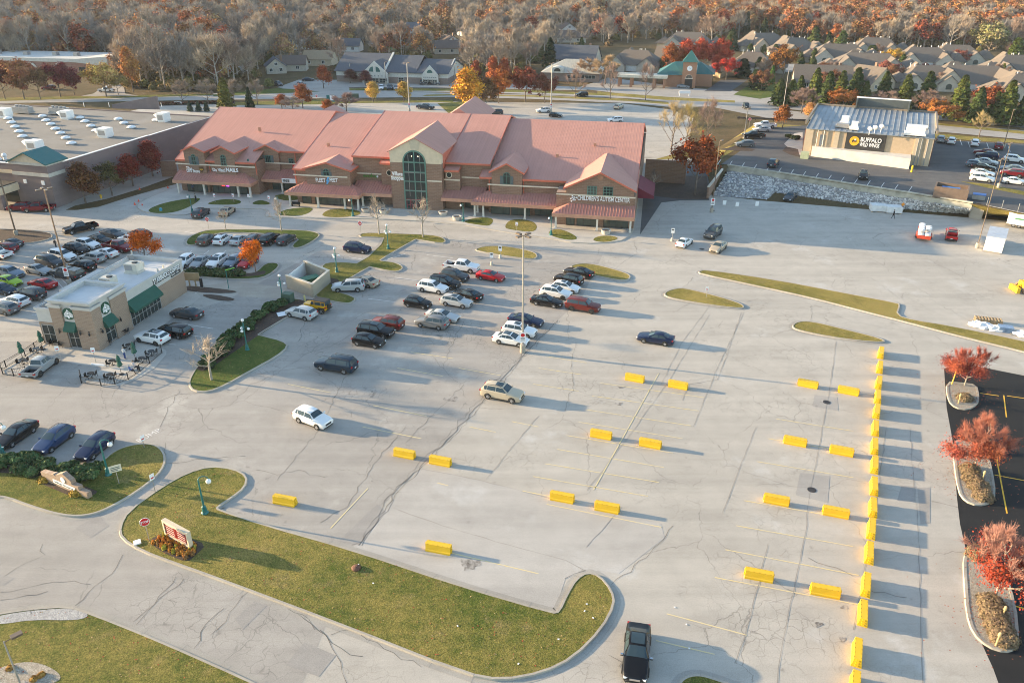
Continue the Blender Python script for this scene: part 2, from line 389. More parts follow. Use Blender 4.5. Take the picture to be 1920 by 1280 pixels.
for q in([(707,945),(724,960),(674,1022),(634,1014)],[(571,1203),(630,1228),(598,1268),(535,1246)],[(140,990),(185,965),(205,985),(170,1008)],[(0,1075),(27,1083),(5,1098),(-20,1090)],
          [(1720,914),(1744,914),(1744,980),(1726,982)],[(1527,740),(1570,745),(1572,770),(1524,762)],[(1500,886),(1556,892),(1552,942),(1492,928)],[(1690,910),(1718,912),(1716,940),(1682,938)],
          [(440,1160),(478,1126),(500,1135),(455,1180)]):
 sheet('repair_patch',q,M_PATCH if q[0][0]not in(1527,1500)else M_ROAD,0.011)
sheet('fresh_blacktop',[(1770,691),(1790,683),(1850,690),(1920,704),(2120,745),(2120,1330),(1890,1330),(1862,1252),(1838,1200),(1822,1130),(1812,1034),(1800,982),(1794,930),(1786,825),(1775,765)],M_BLACKTOP,0.006)
st=MB()
for cx,cy,rx,ry in((882,1057,22,13),(846,748,15,5),(1165,725,8,3),(1160,757,8,3),(1535,1170,9,5),(1580,1198,7,5),(1583,1138,8,4),(1545,752,7,4)):
 n=40;P=[]
 for i in range(n):
  a=2*math.pi*i/n;r=.85+.18*math.sin(3*a+cx)+.1*math.sin(7*a)+rnd.uniform(-.06,.06);P.append(G(cx+rx*r*math.cos(a),cy+ry*r*math.sin(a)))
 tri_sheet(st,P,0.014)
tag(st.build('oil_stains',M_PUDDLE),kind='structure')
GRASS_AREAS=[];JOINTS=[]
def island(px,fill,smooth=2,kerb=0.42,h=0.15,gutter=0.45,top=None,hard=None):
 pts=[G(*p)for p in px]
 if smooth:pts=chaikin(pts,smooth)
 n=len(pts);inn=inset(pts,kerb*.55);outp=inset(pts,-gutter)
 mb=MB()
 if gutter:
  vs=[(p.x,p.y,.012)for p in outp]+[(p.x,p.y,.012)for p in pts]
  area=sum(pts[i].x*pts[(i+1)%n].y-pts[(i+1)%n].x*pts[i].y for i in range(n))
  fs=[(i,(i+1)%n,n+(i+1)%n,n+i)for i in range(n)]
  if area<0:fs=[tuple(reversed(f))for f in fs]
  g_=MB();g_.add(vs,fs);struct('gutter',g_,M_GUT)
 area=sum(pts[i].x*pts[(i+1)%n].y-pts[(i+1)%n].x*pts[i].y for i in range(n))
 mid=inset(pts,.05)
 vs=[(p.x,p.y,0)for p in pts]+[(p.x,p.y,h)for p in mid]+[(p.x,p.y,h)for p in inn]+[(p.x,p.y,h-.05)for p in inn]
 fs=[]
 for k in range(3):fs+=[(k*n+i,k*n+(i+1)%n,(k+1)*n+(i+1)%n,(k+1)*n+i)for i in range(n)]
 if area<0:fs=[tuple(reversed(f))for f in fs]
 mb.add(vs,fs);struct('kerb',mb,M_KERB);acc=0.0
 for i in range(n):
  acc+=(pts[i]-pts[i-1]).length
  if acc>2.8:
   acc=0.0;JOINTS.append((pts[i],inn[i],h+.004));JOINTS.append((outp[i],pts[i],.017))if gutter else None
 struct({M_MULCH:'mulch_bed',M_GRAVEL:'gravel_bed',M_CONC:'walkway'}.get(fill,'lawn'),tri_sheet(MB(),inn,h-.03),fill)
 if fill in(M_GRASS,M_GRASS_G,M_GRASS_Y):GRASS_AREAS.append((inn,h-.03))
 return pts
def flatbed(name,px,mat,z,smooth=2):return sheet(name,px,mat,z,smooth)
ISL={}
ISL['sign']=island([(-60,935),(-60,875),(0,872),(60,874),(140,888),(188,868),(212,846),(248,833),(290,831),(313,850),(309,882),(268,917),(213,951),(168,969),(120,970),(60,953),(0,930)],M_GRASS)
ISL['front']=island([(222,990),(238,960),(300,915),(350,887),(395,874),(440,879),(466,893),(462,915),(436,935),(410,952),(412,956),(500,985),(660,1030),(870,1100),(1036,1148),(1046,1146),(1060,1115),(1078,1085),(1100,1072),(1126,1079),(1150,1108),(1155,1135),(1130,1182),(1078,1235),(1020,1264),(940,1279),(870,1266),(640,1175),(400,1085),(330,1060),(265,1036),(226,1012)],M_GRASS,1)
ISL['corner']=island([(-80,1165),(0,1150),(60,1141),(130,1136),(180,1152),(300,1200),(470,1275),(560,1320),(560,1400),(-80,1400)],M_GRASS,1)
ISL['tip']=island([(1262,1300),(1276,1270),(1308,1262),(1345,1273),(1420,1300),(1420,1340),(1262,1340)],M_GRASS)
ISL['hedge']=island([(352,722),(357,705),(380,672),(440,612),(500,575),(530,563),(560,560),(588,570),(540,595),(486,628),(488,629),(532,640),(543,650),(520,670),(470,697),(425,723),(390,737),(362,735)],M_GRASS_G,1)
ISL['lamp']=island([(670,445),(679,437),(726,438),(808,441),(832,446),(838,454),(827,458),(781,450),(778,451),(714,488),(716,490),(738,492),(754,498),(757,505),(745,511),(726,509),(695,502),(691,503),(628,540),(624,544),(665,557),(668,563),(658,570),(644,570),(620,566),(586,559),(600,535),(616,523),(600,502),(611,493),(644,492),(676,495),(724,448),(700,446)],M_GRASS,1)
ISL['white']=island([(336,508),(362,505),(424,507),(465,513),(480,511),(497,494),(520,493),(526,500),(504,518),(477,525),(420,524),(371,520),(350,515)],M_GRASS_G,1)
ISL['six']=island([(346,459),(352,446),(378,434),(405,431),(480,431),(570,432),(597,437),(601,443),(588,453),(568,464),(552,467),(545,462),(562,447),(520,441),(470,438),(405,437),(378,454),(362,462)],M_GRASS_G,1)
ISL['k']=island([(888,468),(913,461),(957,463),(1003,473),(1010,482),(1000,488),(957,483),(898,473)],M_GRASS_Y)
ISL['l']=island([(1064,500),(1088,494),(1117,496),(1175,512),(1185,520),(1175,528),(1146,525),(1090,512)],M_GRASS_Y)
ISL['m']=island([(1241,553),(1254,544),(1278,540),(1311,547),(1364,561),(1397,573),(1394,581),(1328,573),(1258,561)],M_GRASS_Y)
ISL['n']=island([(1482,612),(1494,603),(1523,603),(1576,616),(1660,637),(1658,645),(1576,637),(1494,621)],M_GRASS_Y)
ISL['o']=island([(1307,510),(1322,506),(1452,525),(1594,552),(1683,569),(1689,573),(1682,592),(1715,601),(1780,611),(1920,640),(2040,668),(2040,694),(1920,661),(1807,634),(1690,603),(1630,588),(1523,560),(1417,537),(1314,515)],M_GRASS_Y,1,gutter=.3)
ISL['A']=island([(1772,716),(1800,718),(1832,722),(1837,745),(1833,760),(1815,770),(1790,766),(1776,752)],M_GRAVEL,1,.5,gutter=0)
ISL['B']=island([(1785,834),(1794,824),(1830,824),(1850,840),(1862,885),(1868,925),(1860,944),(1833,950),(1808,941),(1795,922),(1787,865)],M_GRAVEL,1,.5,gutter=0)
ISL['C']=island([(1804,1046),(1815,1034),(1845,1032),(1885,1070),(1906,1135),(1912,1200),(1906,1218),(1884,1225),(1850,1214),(1822,1188),(1810,1150),(1806,1090)],M_GRAVEL,1,.5,gutter=0)
ISL['mulchL']=island([(-120,455),(-120,432),(0,430),(45,431),(85,435),(100,440),(98,448),(70,455),(40,458),(0,456)],M_MULCH,1)
plaza=island([(254,389),(262,379),(300,362),(335,350),(350,340),(500,340),(740,360),(1100,360),(1199,362),(1190,425),(1183,442),(1160,455),(1085,458),(1025,447),(970,440),(842,418),(700,411),(574,410),(500,408),(494,403),(506,393),(440,392),(366,391),(362,400),(344,405),(300,402),(270,399)],M_CONC,1,.35,.13,0)
def oval(px,m=M_GRASS):flatbed('lawn',px,m,.115,2);GRASS_AREAS.append((chaikin([G(*p)for p in px],2),.115))
oval([(272,397),(300,383),(345,374),(380,371),(365,384),(335,398),(300,402)],M_GRASS_G)
oval([(386,383),(410,375),(440,374),(455,379),(445,385),(400,385)],M_GRASS_G)
oval([(466,385),(488,374),(516,385)],M_GRASS_G)
oval([(510,367),(527,377),(557,377),(574,368),(548,364)],M_GRASS_G)
oval([(515,403),(539,392),(592,389),(577,403),(548,407)],M_GRASS_G)
oval([(597,407),(620,391),(670,394),(680,403),(645,409)])
oval([(863,417),(895,408),(927,410),(920,425),(900,423)])
oval([(944,428),(957,411),(997,414),(1009,426),(1000,437),(960,432)])
oval([(1025,437),(1042,429),(1065,435),(1086,448),(1070,452),(1040,446)])
oval([(1108,452),(1122,443),(1150,443),(1162,449),(1135,456)])
flatbed('gravel_bed',[(-40,1168),(0,1155),(60,1146),(130,1141),(172,1153),(150,1165),(60,1163),(0,1173)],stony('river_gravel',(0.55,0.53,0.50),(0.34,0.33,0.32),10),.135)
flatbed('gravel_bed',[(-20,1262),(30,1243),(75,1243),(112,1262),(116,1278),(70,1290),(-20,1300)],M_GRAVEL,.135)
flatbed('mulch_bed',[(277,1016),(306,1000),(352,1010),(388,1022),(368,1042),(352,1056),(310,1040)],M_MULCH,.135,1)
flatbed('mulch_bed',[(72,905),(85,893),(185,920),(178,930),(140,934),(105,920)],M_MULCH,.135,1)
flatbed('mulch_bed',[(-60,872),(0,871),(60,874),(150,890),(190,895),(150,905),(60,890),(-60,886)],M_MULCH,.132,1)
flatbed('mulch_bed',[(362,690),(440,614),(520,568),(590,560),(585,572),(545,590),(440,660),(385,700)],M_MULCH,.132,1)
flatbed('mulch_bed',[(606,530),(617,521),(640,527),(625,536)],M_MULCH,.132,1)
flatbed('mulch_bed',[(462,513),(480,511),(500,508),(495,517),(440,521),(380,516),(380,509)],M_MULCH,.132,1)
sheet('mulch_bed',[(123,394),(140,386),(200,373),(260,355),(330,330),(332,345),(290,356),(235,372),(185,388),(145,394)],M_LITTER,.02)
sheet('mulch_bed',[(1215,366),(1215,345),(1262,330),(1326,330),(1328,374),(1270,373)],M_MULCH,.02)
sheet('loading_yard',[(1200,440),(1206,370),(1214,300),(1330,300),(1330,376),(1275,376),(1240,380)],M_DARKLOT,.009)
sheet('walkway',[(188,652),(343,545),(372,552),(376,557),(290,622),(250,640),(205,660)],M_CONC,.022)
sheet('walkway',[(0,692),(5,682),(84,640),(100,640),(190,652),(240,640),(290,648),(312,657),(312,664),(290,690),(265,706),(230,722),(190,726),(155,716),(150,706),(205,690),(150,684),(110,676),(75,700),(40,706),(10,702)],M_CONC,.028)
flatbed('mulch_bed',[(345,536),(380,538),(440,545),(445,549),(400,550),(345,545)],M_MULCH,.05,1)
flatbed('mulch_bed',[(375,553),(400,552),(442,560),(435,565),(400,562)],M_MULCH,.05,1)
sheet('walkway',[(358,540),(440,527),(540,540),(530,560),(450,556),(445,548),(380,538)],M_KERB,.008)
yl=MB();wl=MB();ny=MB()
def line(mb,a,b,w=.11,z=.017):ribbon(mb,[G(*a),G(*b)],w,z)
for a,b in(((1000,893),(1215,930)),((1022,869),(1236,904)),((1045,842),(1245,876)),((1062,816),(1262,849)),((1085,791),(1280,822)),((1100,768),(1296,798)),((1025,945),(1240,988)),((980,920),(1090,942)),((1340,1082),(1620,1135)),((1360,1030),(1610,1078)),
             ((1380,985),(1600,1024)),((1395,938),(1590,972)),((1420,865),(1600,895)),((1440,822),(1600,848)),((1455,785),(1600,808)),((1110,742),(1310,770)),((1125,718),(1320,745)),((960,790),(1010,800)),((880,800),(930,810)),((820,905),(840,910)),
             ((820,1030),(1010,1075)),((700,760),(800,780)),((680,800),(790,822)),((745,690),(830,705)),((770,660),(850,672)),((860,690),(940,704)),((540,720),(620,736)),((1010,690),(1090,702)),((1025,668),(1100,680)),((1000,720),(1085,733)),((1250,1150),(1400,1190)),((1230,1200),(1340,1226)),((1113,918),(1235,700)),((620,990),(690,915))):
 line(yl,a,b)
tag(yl.build('stall_lines',M_YLINE),kind='structure')
for a,b in(((1838,737),(1873,742)),((1882,741),(1887,782)),((1888,742),(1960,752)),((1866,846),(1888,962)),((1865,890),(1960,908)),((1900,1135),(1960,1150))):line(ny,a,b,.13)
tag(ny.build('bright_stall_lines',M_YLINE_NEW),kind='structure')
for a,b in(((345,434),(366,438)),((100,427),(125,418)),((240,415),(270,402)),((192,560),(205,520)),((60,462),(90,452)),((145,676),(175,683)),((163,681),(198,684)),((355,556),(375,545)),((336,490),(360,470)),((365,490),(392,470)),((395,490),(424,470)),((425,492),(455,470)),((100,520),(118,540)),((110,518),(130,538)),((120,516),(142,536)),
             ((60,590),(110,596)),((82,580),(130,586)),((800,478),(850,484)),((760,476),(715,490)),((655,482),(700,490)),((840,540),(880,546)),((690,560),(740,566)),((740,520),(800,528)),((1030,530),(1080,540)),((276,640),(330,646)),((316,622),(380,632)),((340,607),(400,616))):
 line(wl,a,b,.12)
tag(wl.build('white_stall_lines',M_WLINE),kind='structure')
o=lettering('BUMP',1.1,paint_lines('nearly_gone_paint',(0.66,0.64,0.6),0.0),None,G(283,818)+V((0,0,.016)),0,58,.0,0,'CENTER',name='road_lettering');o['kind']='structure'
ck=MB();sm=MB()
def crack(pts,w=.04,j=.10):ribbon(ck,[G(*p)for p in pts],w,.018,j,sub=.7)
def seam(pts,w=.05,j=.04):ribbon(sm,[G(*p)for p in pts],w,.018,j,sub=1.2)
for pts in([(672,1022),(722,958),(735,928),(790,872),(850,813),(985,662),(1046,600)],):
 crack(pts,.07,.09);crack([(x+4,y)for x,y in pts],.04,.16);crack([(x-7,y)for x,y in pts],.03,.22)
for pts in([(1457,1280),(1478,1150),(1510,1000),(1517,935)],[(1380,1240),(1412,1130),(1440,1020)],[(1517,935),(1535,840),(1552,750),(1568,640)],[(1300,800),(1345,690),(1395,585)],[(1280,750),(1292,720),(1345,712),(1365,660),(1390,585)],
   [(1355,960),(1385,880),(1418,800)],[(1600,1180),(1640,960),(1662,800)],[(1100,920),(1170,830),(1250,720),(1330,590)],[(1160,1250),(1195,1190)],[(1165,950),(1140,980),(1100,1025)],[(1730,1280),(1722,1010),(1706,800)],
   [(745,955),(830,985),(930,1015),(1060,1050),(1098,1070)],[(787,878),(900,900),(1035,935)],[(912,898),(950,850),(1010,780)],[(1240,720),(1280,640),(1340,560)]):
 seam(pts)
for pts in([(1145,1095),(1190,1060),(1245,1010),(1262,985)],[(1515,1045),(1550,1060),(1600,1080)],[(255,1170),(290,1130),(330,1080)],[(140,1135),(165,1110),(210,1075),(230,1040)],[(395,1190),(430,1150),(470,1105),(482,1090)],[(365,1215),(385,1170),(420,1140)],[(250,1165),(290,1133),(345,1085)],
   [(0,1110),(60,1100),(120,1090),(170,1095)],[(0,1125),(50,1115),(90,1108)],[(10,1080),(50,1055),(85,1040),(80,1020)],[(620,1190),(660,1180),(720,1215),(790,1250)],[(560,1150),(610,1190),(640,1215),(680,1230)],[(600,1180),(640,1240),(650,1280)],[(540,1140),(580,1160),(590,1180)],
   [(480,880),(520,890),(560,880),(610,895)],[(300,800),(315,770),(335,730)],[(210,745),(225,715),(226,690)],[(190,800),(260,770),(330,740),(395,735)],[(310,830),(305,870),(380,860),(460,855)],[(560,640),(572,600),(590,570),(640,545)],[(520,650),(560,665),(620,650),(700,600)],[(480,700),(560,690),(600,700)],
   [(1060,1085),(1075,1075),(1098,1069)],[(1190,450),(1190,462),(1195,475),(1170,490),(1150,505)],[(812,420),(818,428),(835,438),(840,450)],[(1310,545),(1290,570),(1262,585)],[(1440,570),(1420,560),(1400,566)],[(1520,575),(1523,590),(1520,600)],[(1080,640),(1072,680),(1076,720),(1060,770)],[(870,600),(850,640),(830,690)],
   [(1165,1240),(1180,1250),(1172,1280)],[(1140,1228),(1165,1240)],[(1300,520),(1280,540),(1240,555)],[(700,580),(640,610),(560,650)],[(430,760),(470,720),(520,700),(610,640)],[(600,980),(650,950),(700,870),(760,800)],[(760,830),(800,790),(870,720)],[(1600,1090),(1640,1110),(1700,1120)],[(690,640),(640,720),(600,800),(520,900)]):
 crack(pts,.035,.13)
for a_,b_,z_ in JOINTS:ribbon(sm,[a_,b_],.035,z_)
tag(ck.build('pavement_cracks',M_CRACK),kind='structure');tag(sm.build('pavement_seams',M_SEAM),kind='structure')
for i,(x,y)in enumerate(((1522,918),(1550,754),(1336,395),(1316,467))):
 m=MB().lathe([(.42,0),(.42,.03),(.36,.035),(.36,.028),(.0,.03)],n=18);o=m.build('manhole_cover',plain('cast_iron',(.05,.045,.045),.6,.4),loc=G(x,y)+V((0,0,.004)))
 tag(o,['round iron manhole cover in the dark patch between the lower yellow barriers','round iron manhole cover near the upper pair of yellow barriers','round iron cover by the signed lamp pole near the brick loading yard','round iron cover in the pale dusty patch near the parked white sedan'][i],'manhole')
UZ=3.0
topP=[G(1366,311,UZ),G(1430,320,UZ),G(1448,323,UZ),G(1600,347,UZ),G(1700,362,UZ),G(1822,382,UZ),G(1920,401,UZ),G(2100,440,UZ),G(2100,290,UZ),G(1920,273,UZ),G(1745,265,UZ),G(1560,243,UZ),G(1500,236,UZ),G(1436,231,UZ),G(1372,272,UZ),G(1345,300,UZ)]
lowP=[G(1335,368),G(1438,374),G(1452,361),G(1580,379),G(1690,392),G(1815,401),G(1918,409),V((150,140,0)),G(2140,284),G(1920,268),G(1745,260),G(1560,239),G(1500,233),G(1425,229),G(1335,284),G(1322,310)]
mb=MB();tri_sheet(mb,topP,UZ-.03);n=len(topP)
mb.add([tuple(p)for p in topP]+[(p.x,p.y,-.02)for p in lowP],[(i,(i+1)%n,n+(i+1)%n,n+i)for i in range(n)][6:])
struct('upper_terrace',mb,M_LITTER)
fr=MB();top=[p-V((0,0,1.15))for p in topP[:7]];lo=[V((p.x,p.y,.03))for p in lowP[:7]]
N=90;rows=14
def lerp_poly(P,t):
 t*=len(P)-1;i=min(int(t),len(P)-2);return P[i].lerp(P[i+1],t-i)
vs=[]
for r in range(rows+1):
 for c in range(N+1):
  p=lerp_poly(lo[:6],c/N).lerp(lerp_poly(top[:6],c/N),r/rows);vs.append(p+V((0,0,rnd.uniform(-.12,.14)if 0<r<rows else 0)))
fr.add(vs,[(r*(N+1)+c,r*(N+1)+c+1,(r+1)*(N+1)+c+1,(r+1)*(N+1)+c)for r in range(rows)for c in range(N)])
tag(fr.build('riprap_bed',stony('riprap_stone',(0.48,0.47,0.46),(0.22,0.22,0.22),1.5,(0.03,0.03,0.03),1.0,.3)),kind='structure')
rk=MB()
for i in range(2600):
 t=rnd.random();q=rnd.random();p=lerp_poly(lo[:6],t).lerp(lerp_poly(top[:6],t),q);r=rnd.uniform(.16,.42)
 vs=[p+V((rnd.gauss(0,1),rnd.gauss(0,1),rnd.gauss(.3,.8))).normalized()*r*rnd.uniform(.7,1.1)for _ in range(1)]
 a=rnd.uniform(0,6.28);ux=V((math.cos(a),math.sin(a),rnd.uniform(-.4,.4)));uy=ux.orthogonal().normalized();uz=ux.cross(uy)
 rk.add([p+ux*r,p-ux*r,p+uy*r*.8,p-uy*r*.8,p+uz*r*.7,p-uz*r*.7],[(0,2,4),(2,1,4),(1,3,4),(3,0,4),(2,0,5),(1,2,5),(3,1,5),(0,3,5)],rnd.randrange(3))
tag(rk.build('riprap_stones',[plain('riprap_pale',(.64,.62,.59),.9),plain('riprap_mid',(.48,.465,.445),.9),plain('riprap_dark',(.30,.29,.28),.9)]),kind='stuff')
gb=MB();gb.add([lo[5],lo[6],top[6]+V((0,0,1.1)),top[5]+V((0,0,1.1))],[(0,1,2,3)]);struct('grass_bank',gb,M_GRASS_Y)
def up(name,px,m,z=0.0,smooth=0):return sheet(name,px,m,UZ+z,smooth,UZ)
up('upper_lot',[(1352,308),(1400,275),(1440,232),(1510,236),(1560,240),(1745,262),(1920,270),(2100,285),(2100,436),(1920,399),(1822,380),(1700,360),(1600,345),(1500,329),(1370,309)],M_DARKLOT,.0)
gbk=MB();gbk.add([tuple(G(1330,290)+V((0,0,.03))),tuple(G(1420,230)+V((0,0,.03))),tuple(G(1436,231,UZ)+V((0,0,.03))),tuple(G(1372,273,UZ)+V((0,0,.03))),tuple(G(1348,300,UZ)+V((0,0,.03))),tuple(G(1322,312)+V((0,0,.03)))],[(0,3,2,1),(0,5,4,3)]);struct('grass_bank',gbk,M_GRASS_Y)
up('lawn',[(1372,273),(1436,231),(1505,236),(1440,240),(1420,250),(1380,280),(1350,298)],M_GRASS_Y,.012)
up('mulch_bed',[(1372,276),(1420,245),(1432,240),(1428,246),(1395,268),(1388,276),(1416,280),(1410,284),(1345,281)],M_MULCH,.016)
up('mulch_bed',[(1467,283),(1474,275),(1496,280),(1500,295),(1480,290)],M_MULCH,.02)
up('walkway',[(1470,270),(1490,250),(1505,248),(1505,292),(1490,288)],M_CONC,.012)
up('lawn',[(1800,340),(1850,345),(1920,359),(1990,374),(1990,380),(1850,352)],M_GRASS_Y,.012)
tl=MB()
for i,x in enumerate((1352,1373,1396,1419,1443,1465,1488,1511,1535,1559,1583,1608,1632,1658,1684,1710)):
 y=299+(x-1352)*.142;ribbon(tl,[G(x,y,UZ),G(x-7,y+10,UZ)],.13,UZ+.012)
for x,y in((1830,286),(1850,288),(1868,290),(1866,300),(1864,312),(1862,324),(1800,262),(1815,266),(1850,268),(1890,274)):ribbon(tl,[G(x,y,UZ),G(x+4,y+11,UZ)],.13,UZ+.012)
tag(tl.build('terrace_stall_lines',M_WLINE),kind='structure')
def back(name,px,m,z=0.0,smooth=0):return sheet(name,px,m,z+.03,smooth)
back('road',[(1255,202),(1330,200),(1390,212),(1440,222),(1510,226),(1560,232),(1745,246),(1920,262),(2100,280),(2100,262),(1920,245),(1760,232),(1500,210),(1440,203),(1380,190),(1250,172)],M_ROAD,.006)
back('lawn',[(1500,212),(1600,222),(1770,236),(1920,252),(2080,268),(2080,262),(1920,246),(1700,226),(1560,214)],M_GRASS_Y,.012)
back('road',[(1440,203),(1700,220),(1920,240),(2100,258),(2100,246),(1920,228),(1700,212),(1480,196),(1452,190)],M_ROAD,.008)
back('lawn',[(1745,250),(1920,264),(2080,280),(2080,286),(1920,271),(1745,258)],M_GRASS_Y,.014)
back('side_street',[(1390,212),(1440,203),(1460,192),(1450,182),(1420,176),(1370,170),(1300,166),(1290,180),(1340,190)],M_ROAD,.010)
back('lawn',[(1375,178),(1405,160),(1460,158),(1460,180),(1425,186)],M_GRASS_G,.012)
back('bank_lot',[(1320,172),(1352,150),(1402,150),(1370,172)],M_DARKLOT,.012)
back('bank_lot',[(1080,166),(1140,146),(1250,160),(1325,172),(1370,178),(1290,190),(1200,180)],M_ROAD,.009)
back('lawn',[(1120,172),(1250,182),(1378,189),(1378,193),(1250,188),(1120,177)],M_GRASS_Y,.014)
back('house_streets',[(1380,140),(1460,120),(1600,122),(1700,130),(1780,136),(1920,150),(1920,158),(1770,142),(1690,138),(1590,132),(1470,130),(1400,148)],M_ROAD,.006)
back('lawn',[(1160,150),(1250,105),(1460,95),(1700,100),(2100,120),(2100,240),(1920,225),(1700,208),(1480,192),(1455,170)],M_LITTER,.002)
back('house_streets',[(1330,122),(1450,132),(1600,118),(1700,124),(1920,140),(1920,145),(1700,130),(1600,124),(1450,138),(1330,128)],M_ROAD,.008)
sheet('lawn',[(405,193),(610,187),(640,190),(850,188),(850,192),(640,194),(610,196),(405,198)],M_GRASS,.02)
sheet('hedge_bed',[(298,196),(440,191),(440,194),(298,199)],M_MULCH,.024)
sheet('road',[(-200,196),(130,192),(300,189),(450,187),(640,184),(860,182),(1000,186),(1180,194),(1300,205),(1300,197),(1180,186),(1000,178),(860,175),(640,170),(540,165),(440,174),(300,180),(130,183),(-200,187)],M_ROAD,.012)
sheet('lawn',[(790,181),(860,179),(1000,182),(1180,190),(1290,199),(1295,196),(1180,186),(1000,179),(860,176.5),(800,178)],M_GRASS_Y,.03)
sheet('road',[(640,172),(860,173),(1000,177),(1180,185),(1290,195),(1290,189),(1180,180),(1000,172),(860,168),(640,165)],M_ROAD,.018)
sheet('lawn',[(655,170),(860,171),(1000,174),(1150,180),(1150,176),(1000,170),(860,167),(655,166)],M_GRASS,.03)
sheet('office_lot',[(520,164),(560,150),(640,150),(780,153),(880,153),(1010,160),(1100,164),(1100,170),(1000,168),(860,165),(655,164),(640,176),(600,180),(570,172)],M_ROAD,.022)
sheet('lawn',[(400,178),(520,166),(560,168),(600,172),(560,174),(480,177),(400,181)],M_GRASS_G,.03)
sheet('lawn',[(-100,186),(130,181),(300,178),(400,176),(400,179),(300,182),(130,186),(-100,193)],M_GRASS,.03)
sheet('side_street',[(150,181),(175,176),(215,150),(230,152),(235,176),(260,180)],M_ROAD,.034)
sheet('side_street',[(398,62),(420,60),(470,132),(440,134)],M_ROAD,.02)
sheet('side_street',[(690,82),(716,64),(760,55),(765,58),(735,70),(712,86)],M_ROAD,.02)
sheet('lawn',[(722,92),(728,76),(756,64),(760,84),(750,96)],M_GRASS_G,.02)
sheet('lawn',[(1225,300),(1330,270),(1330,280),(1300,296)],M_GRASS_Y,.02)
sheet('lawn',[(820,194),(880,190),(900,200),(900,212),(840,212)],M_GRASS,.03)
def xprism(mb,prof,x0,x1,mi=0):
 """y,z outline pushed along x"""
 n=len(prof);vs=[(x0,p[0],p[1])for p in prof]+[(x1,p[0],p[1])for p in prof]
 area=sum(prof[i][0]*prof[(i+1)%n][1]-prof[(i+1)%n][0]*prof[i][1]for i in range(n))
 fs=[(i,(i+1)%n,n+(i+1)%n,n+i)for i in range(n)]+[tuple(range(n-1,-1,-1)),tuple(range(n,2*n))]
 if area<0:fs=[tuple(reversed(f))for f in fs]
 return mb.add(vs,fs,mi)
class Fr:
 """local frame of a building: s along its front, t away from the viewer"""
 def __init__(s,px,py,deg,z=0.0):s.o=G(px,py,z);s.a=R(deg);s.ca,s.sa=math.cos(s.a),math.sin(s.a)
 def front(s,px,py,t):
  """(s, z above base) where the sight line through px,py meets the upright plane at depth t"""
  d=G(px,py,0)-Vector((0,0,CAMH));n=Vector((-s.sa,s.ca,0))
  k=(t+s.o.dot(n))/d.dot(n);p=Vector((0,0,CAMH))+d*k;q=p-s.o
  return q.x*s.ca+q.y*s.sa,p.z-s.o.z
 def side(s,px,py,ss):
  d=G(px,py,0)-Vector((0,0,CAMH));n=Vector((s.ca,s.sa,0))
  k=(ss+s.o.dot(n))/d.dot(n);p=Vector((0,0,CAMH))+d*k;q=p-s.o
  return-q.x*s.sa+q.y*s.ca,p.z-s.o.z
 def top(s,px,py,z):
  q=G(px,py,z+s.o.z)-s.o;return q.x*s.ca+q.y*s.sa,-q.x*s.sa+q.y*s.ca
 def root(s,name,label,cat,group=None):return thing(name,label,cat,s.o,s.a,group)
M_BRICK=masonry('shop_brick',(0.265,0.158,0.107),(0.21,0.124,0.085),(0.31,0.235,0.18),.9,.3)
M_BRICK_TAN=masonry('tan_brick',(0.33,0.235,0.17),(0.27,0.19,0.14),(0.37,0.30,0.24),.6,.2)
M_BLOCK=masonry('grey_purple_block',(0.215,0.17,0.165),(0.19,0.15,0.147),(0.18,0.145,0.14),1.6,.8)
M_ROOF=seamed('salmon_seam_roof',(0.48,0.24,0.188),.6,.6,0,0,.3)
M_ROOFV=seamed('salmon_seam_roof_cross',(0.48,0.24,0.188),.6,.6,1,0,.3)
M_CANOPY=seamed('canopy_seam_roof',(0.44,0.215,0.175),.55,.5,0,0,.9)
M_TRIM=plain('red_orange_trim',(0.55,0.145,0.085),.5)
M_FASCIA=plain('terracotta_fascia',(0.50,0.26,0.17),.6)
M_CREAM=plain('cream_stucco',(0.62,0.52,0.375),.85,var=.08)
M_BAND=plain('pale_stone_band',(0.62,0.55,0.44),.8)
M_POST=plain('post_off_white',(0.66,0.62,0.55),.6)
M_WHITE=plain('painted_white',(0.80,0.79,0.77),.55,var=.05)
M_SIGNW=plain('sign_letter_white',(0.85,0.85,0.85),.4,var=.02)
M_GLASS=glassy('dark_glazing',(0.025,0.035,0.035))
M_GLASS_G=glassy('greenish_glazing',(0.075,0.095,0.085),.12)
M_GREENFR=plain('green_window_frame',(0.09,0.20,0.165),.5)
M_SHUT=plain('blue_grey_shutter',(0.09,0.12,0.13),.6)
M_DARK=plain('dark_recess',(0.03,0.028,0.026),.8)
M_BLACK=plain('black_metal',(0.015,0.015,0.016),.45)
M_ALU=plain('silver_mullion',(0.45,0.45,0.44),.35,.5)
M_TEAL=seamed('teal_seam_roof',(0.035,0.135,0.13),.5,.4,0)
M_GREY=plain('mid_grey_metal',(0.30,0.30,0.30),.5,.2)
M_UNIT=plain('rooftop_unit_tan',(0.58,0.55,0.47),.6)
M_SHINGLE_T=shingle('taupe_shingles',(0.15,0.124,0.102));M_SHINGLE_G=shingle('slate_shingles',(0.085,0.095,0.115));M_SHINGLE_B=shingle('brown_shingles',(0.13,0.10,0.085))
M_SIDING=plain('pale_siding',(0.46,0.42,0.35),.8);M_SIDING_W=plain('white_siding',(0.74,0.73,0.70),.8);M_SIDING_B=plain('blue_grey_siding',(0.30,0.34,0.38),.8);M_SIDING_T=plain('tan_siding',(0.50,0.41,0.29),.8)
M_DOOR=plain('garage_door_white',(0.68,0.66,0.62),.6)
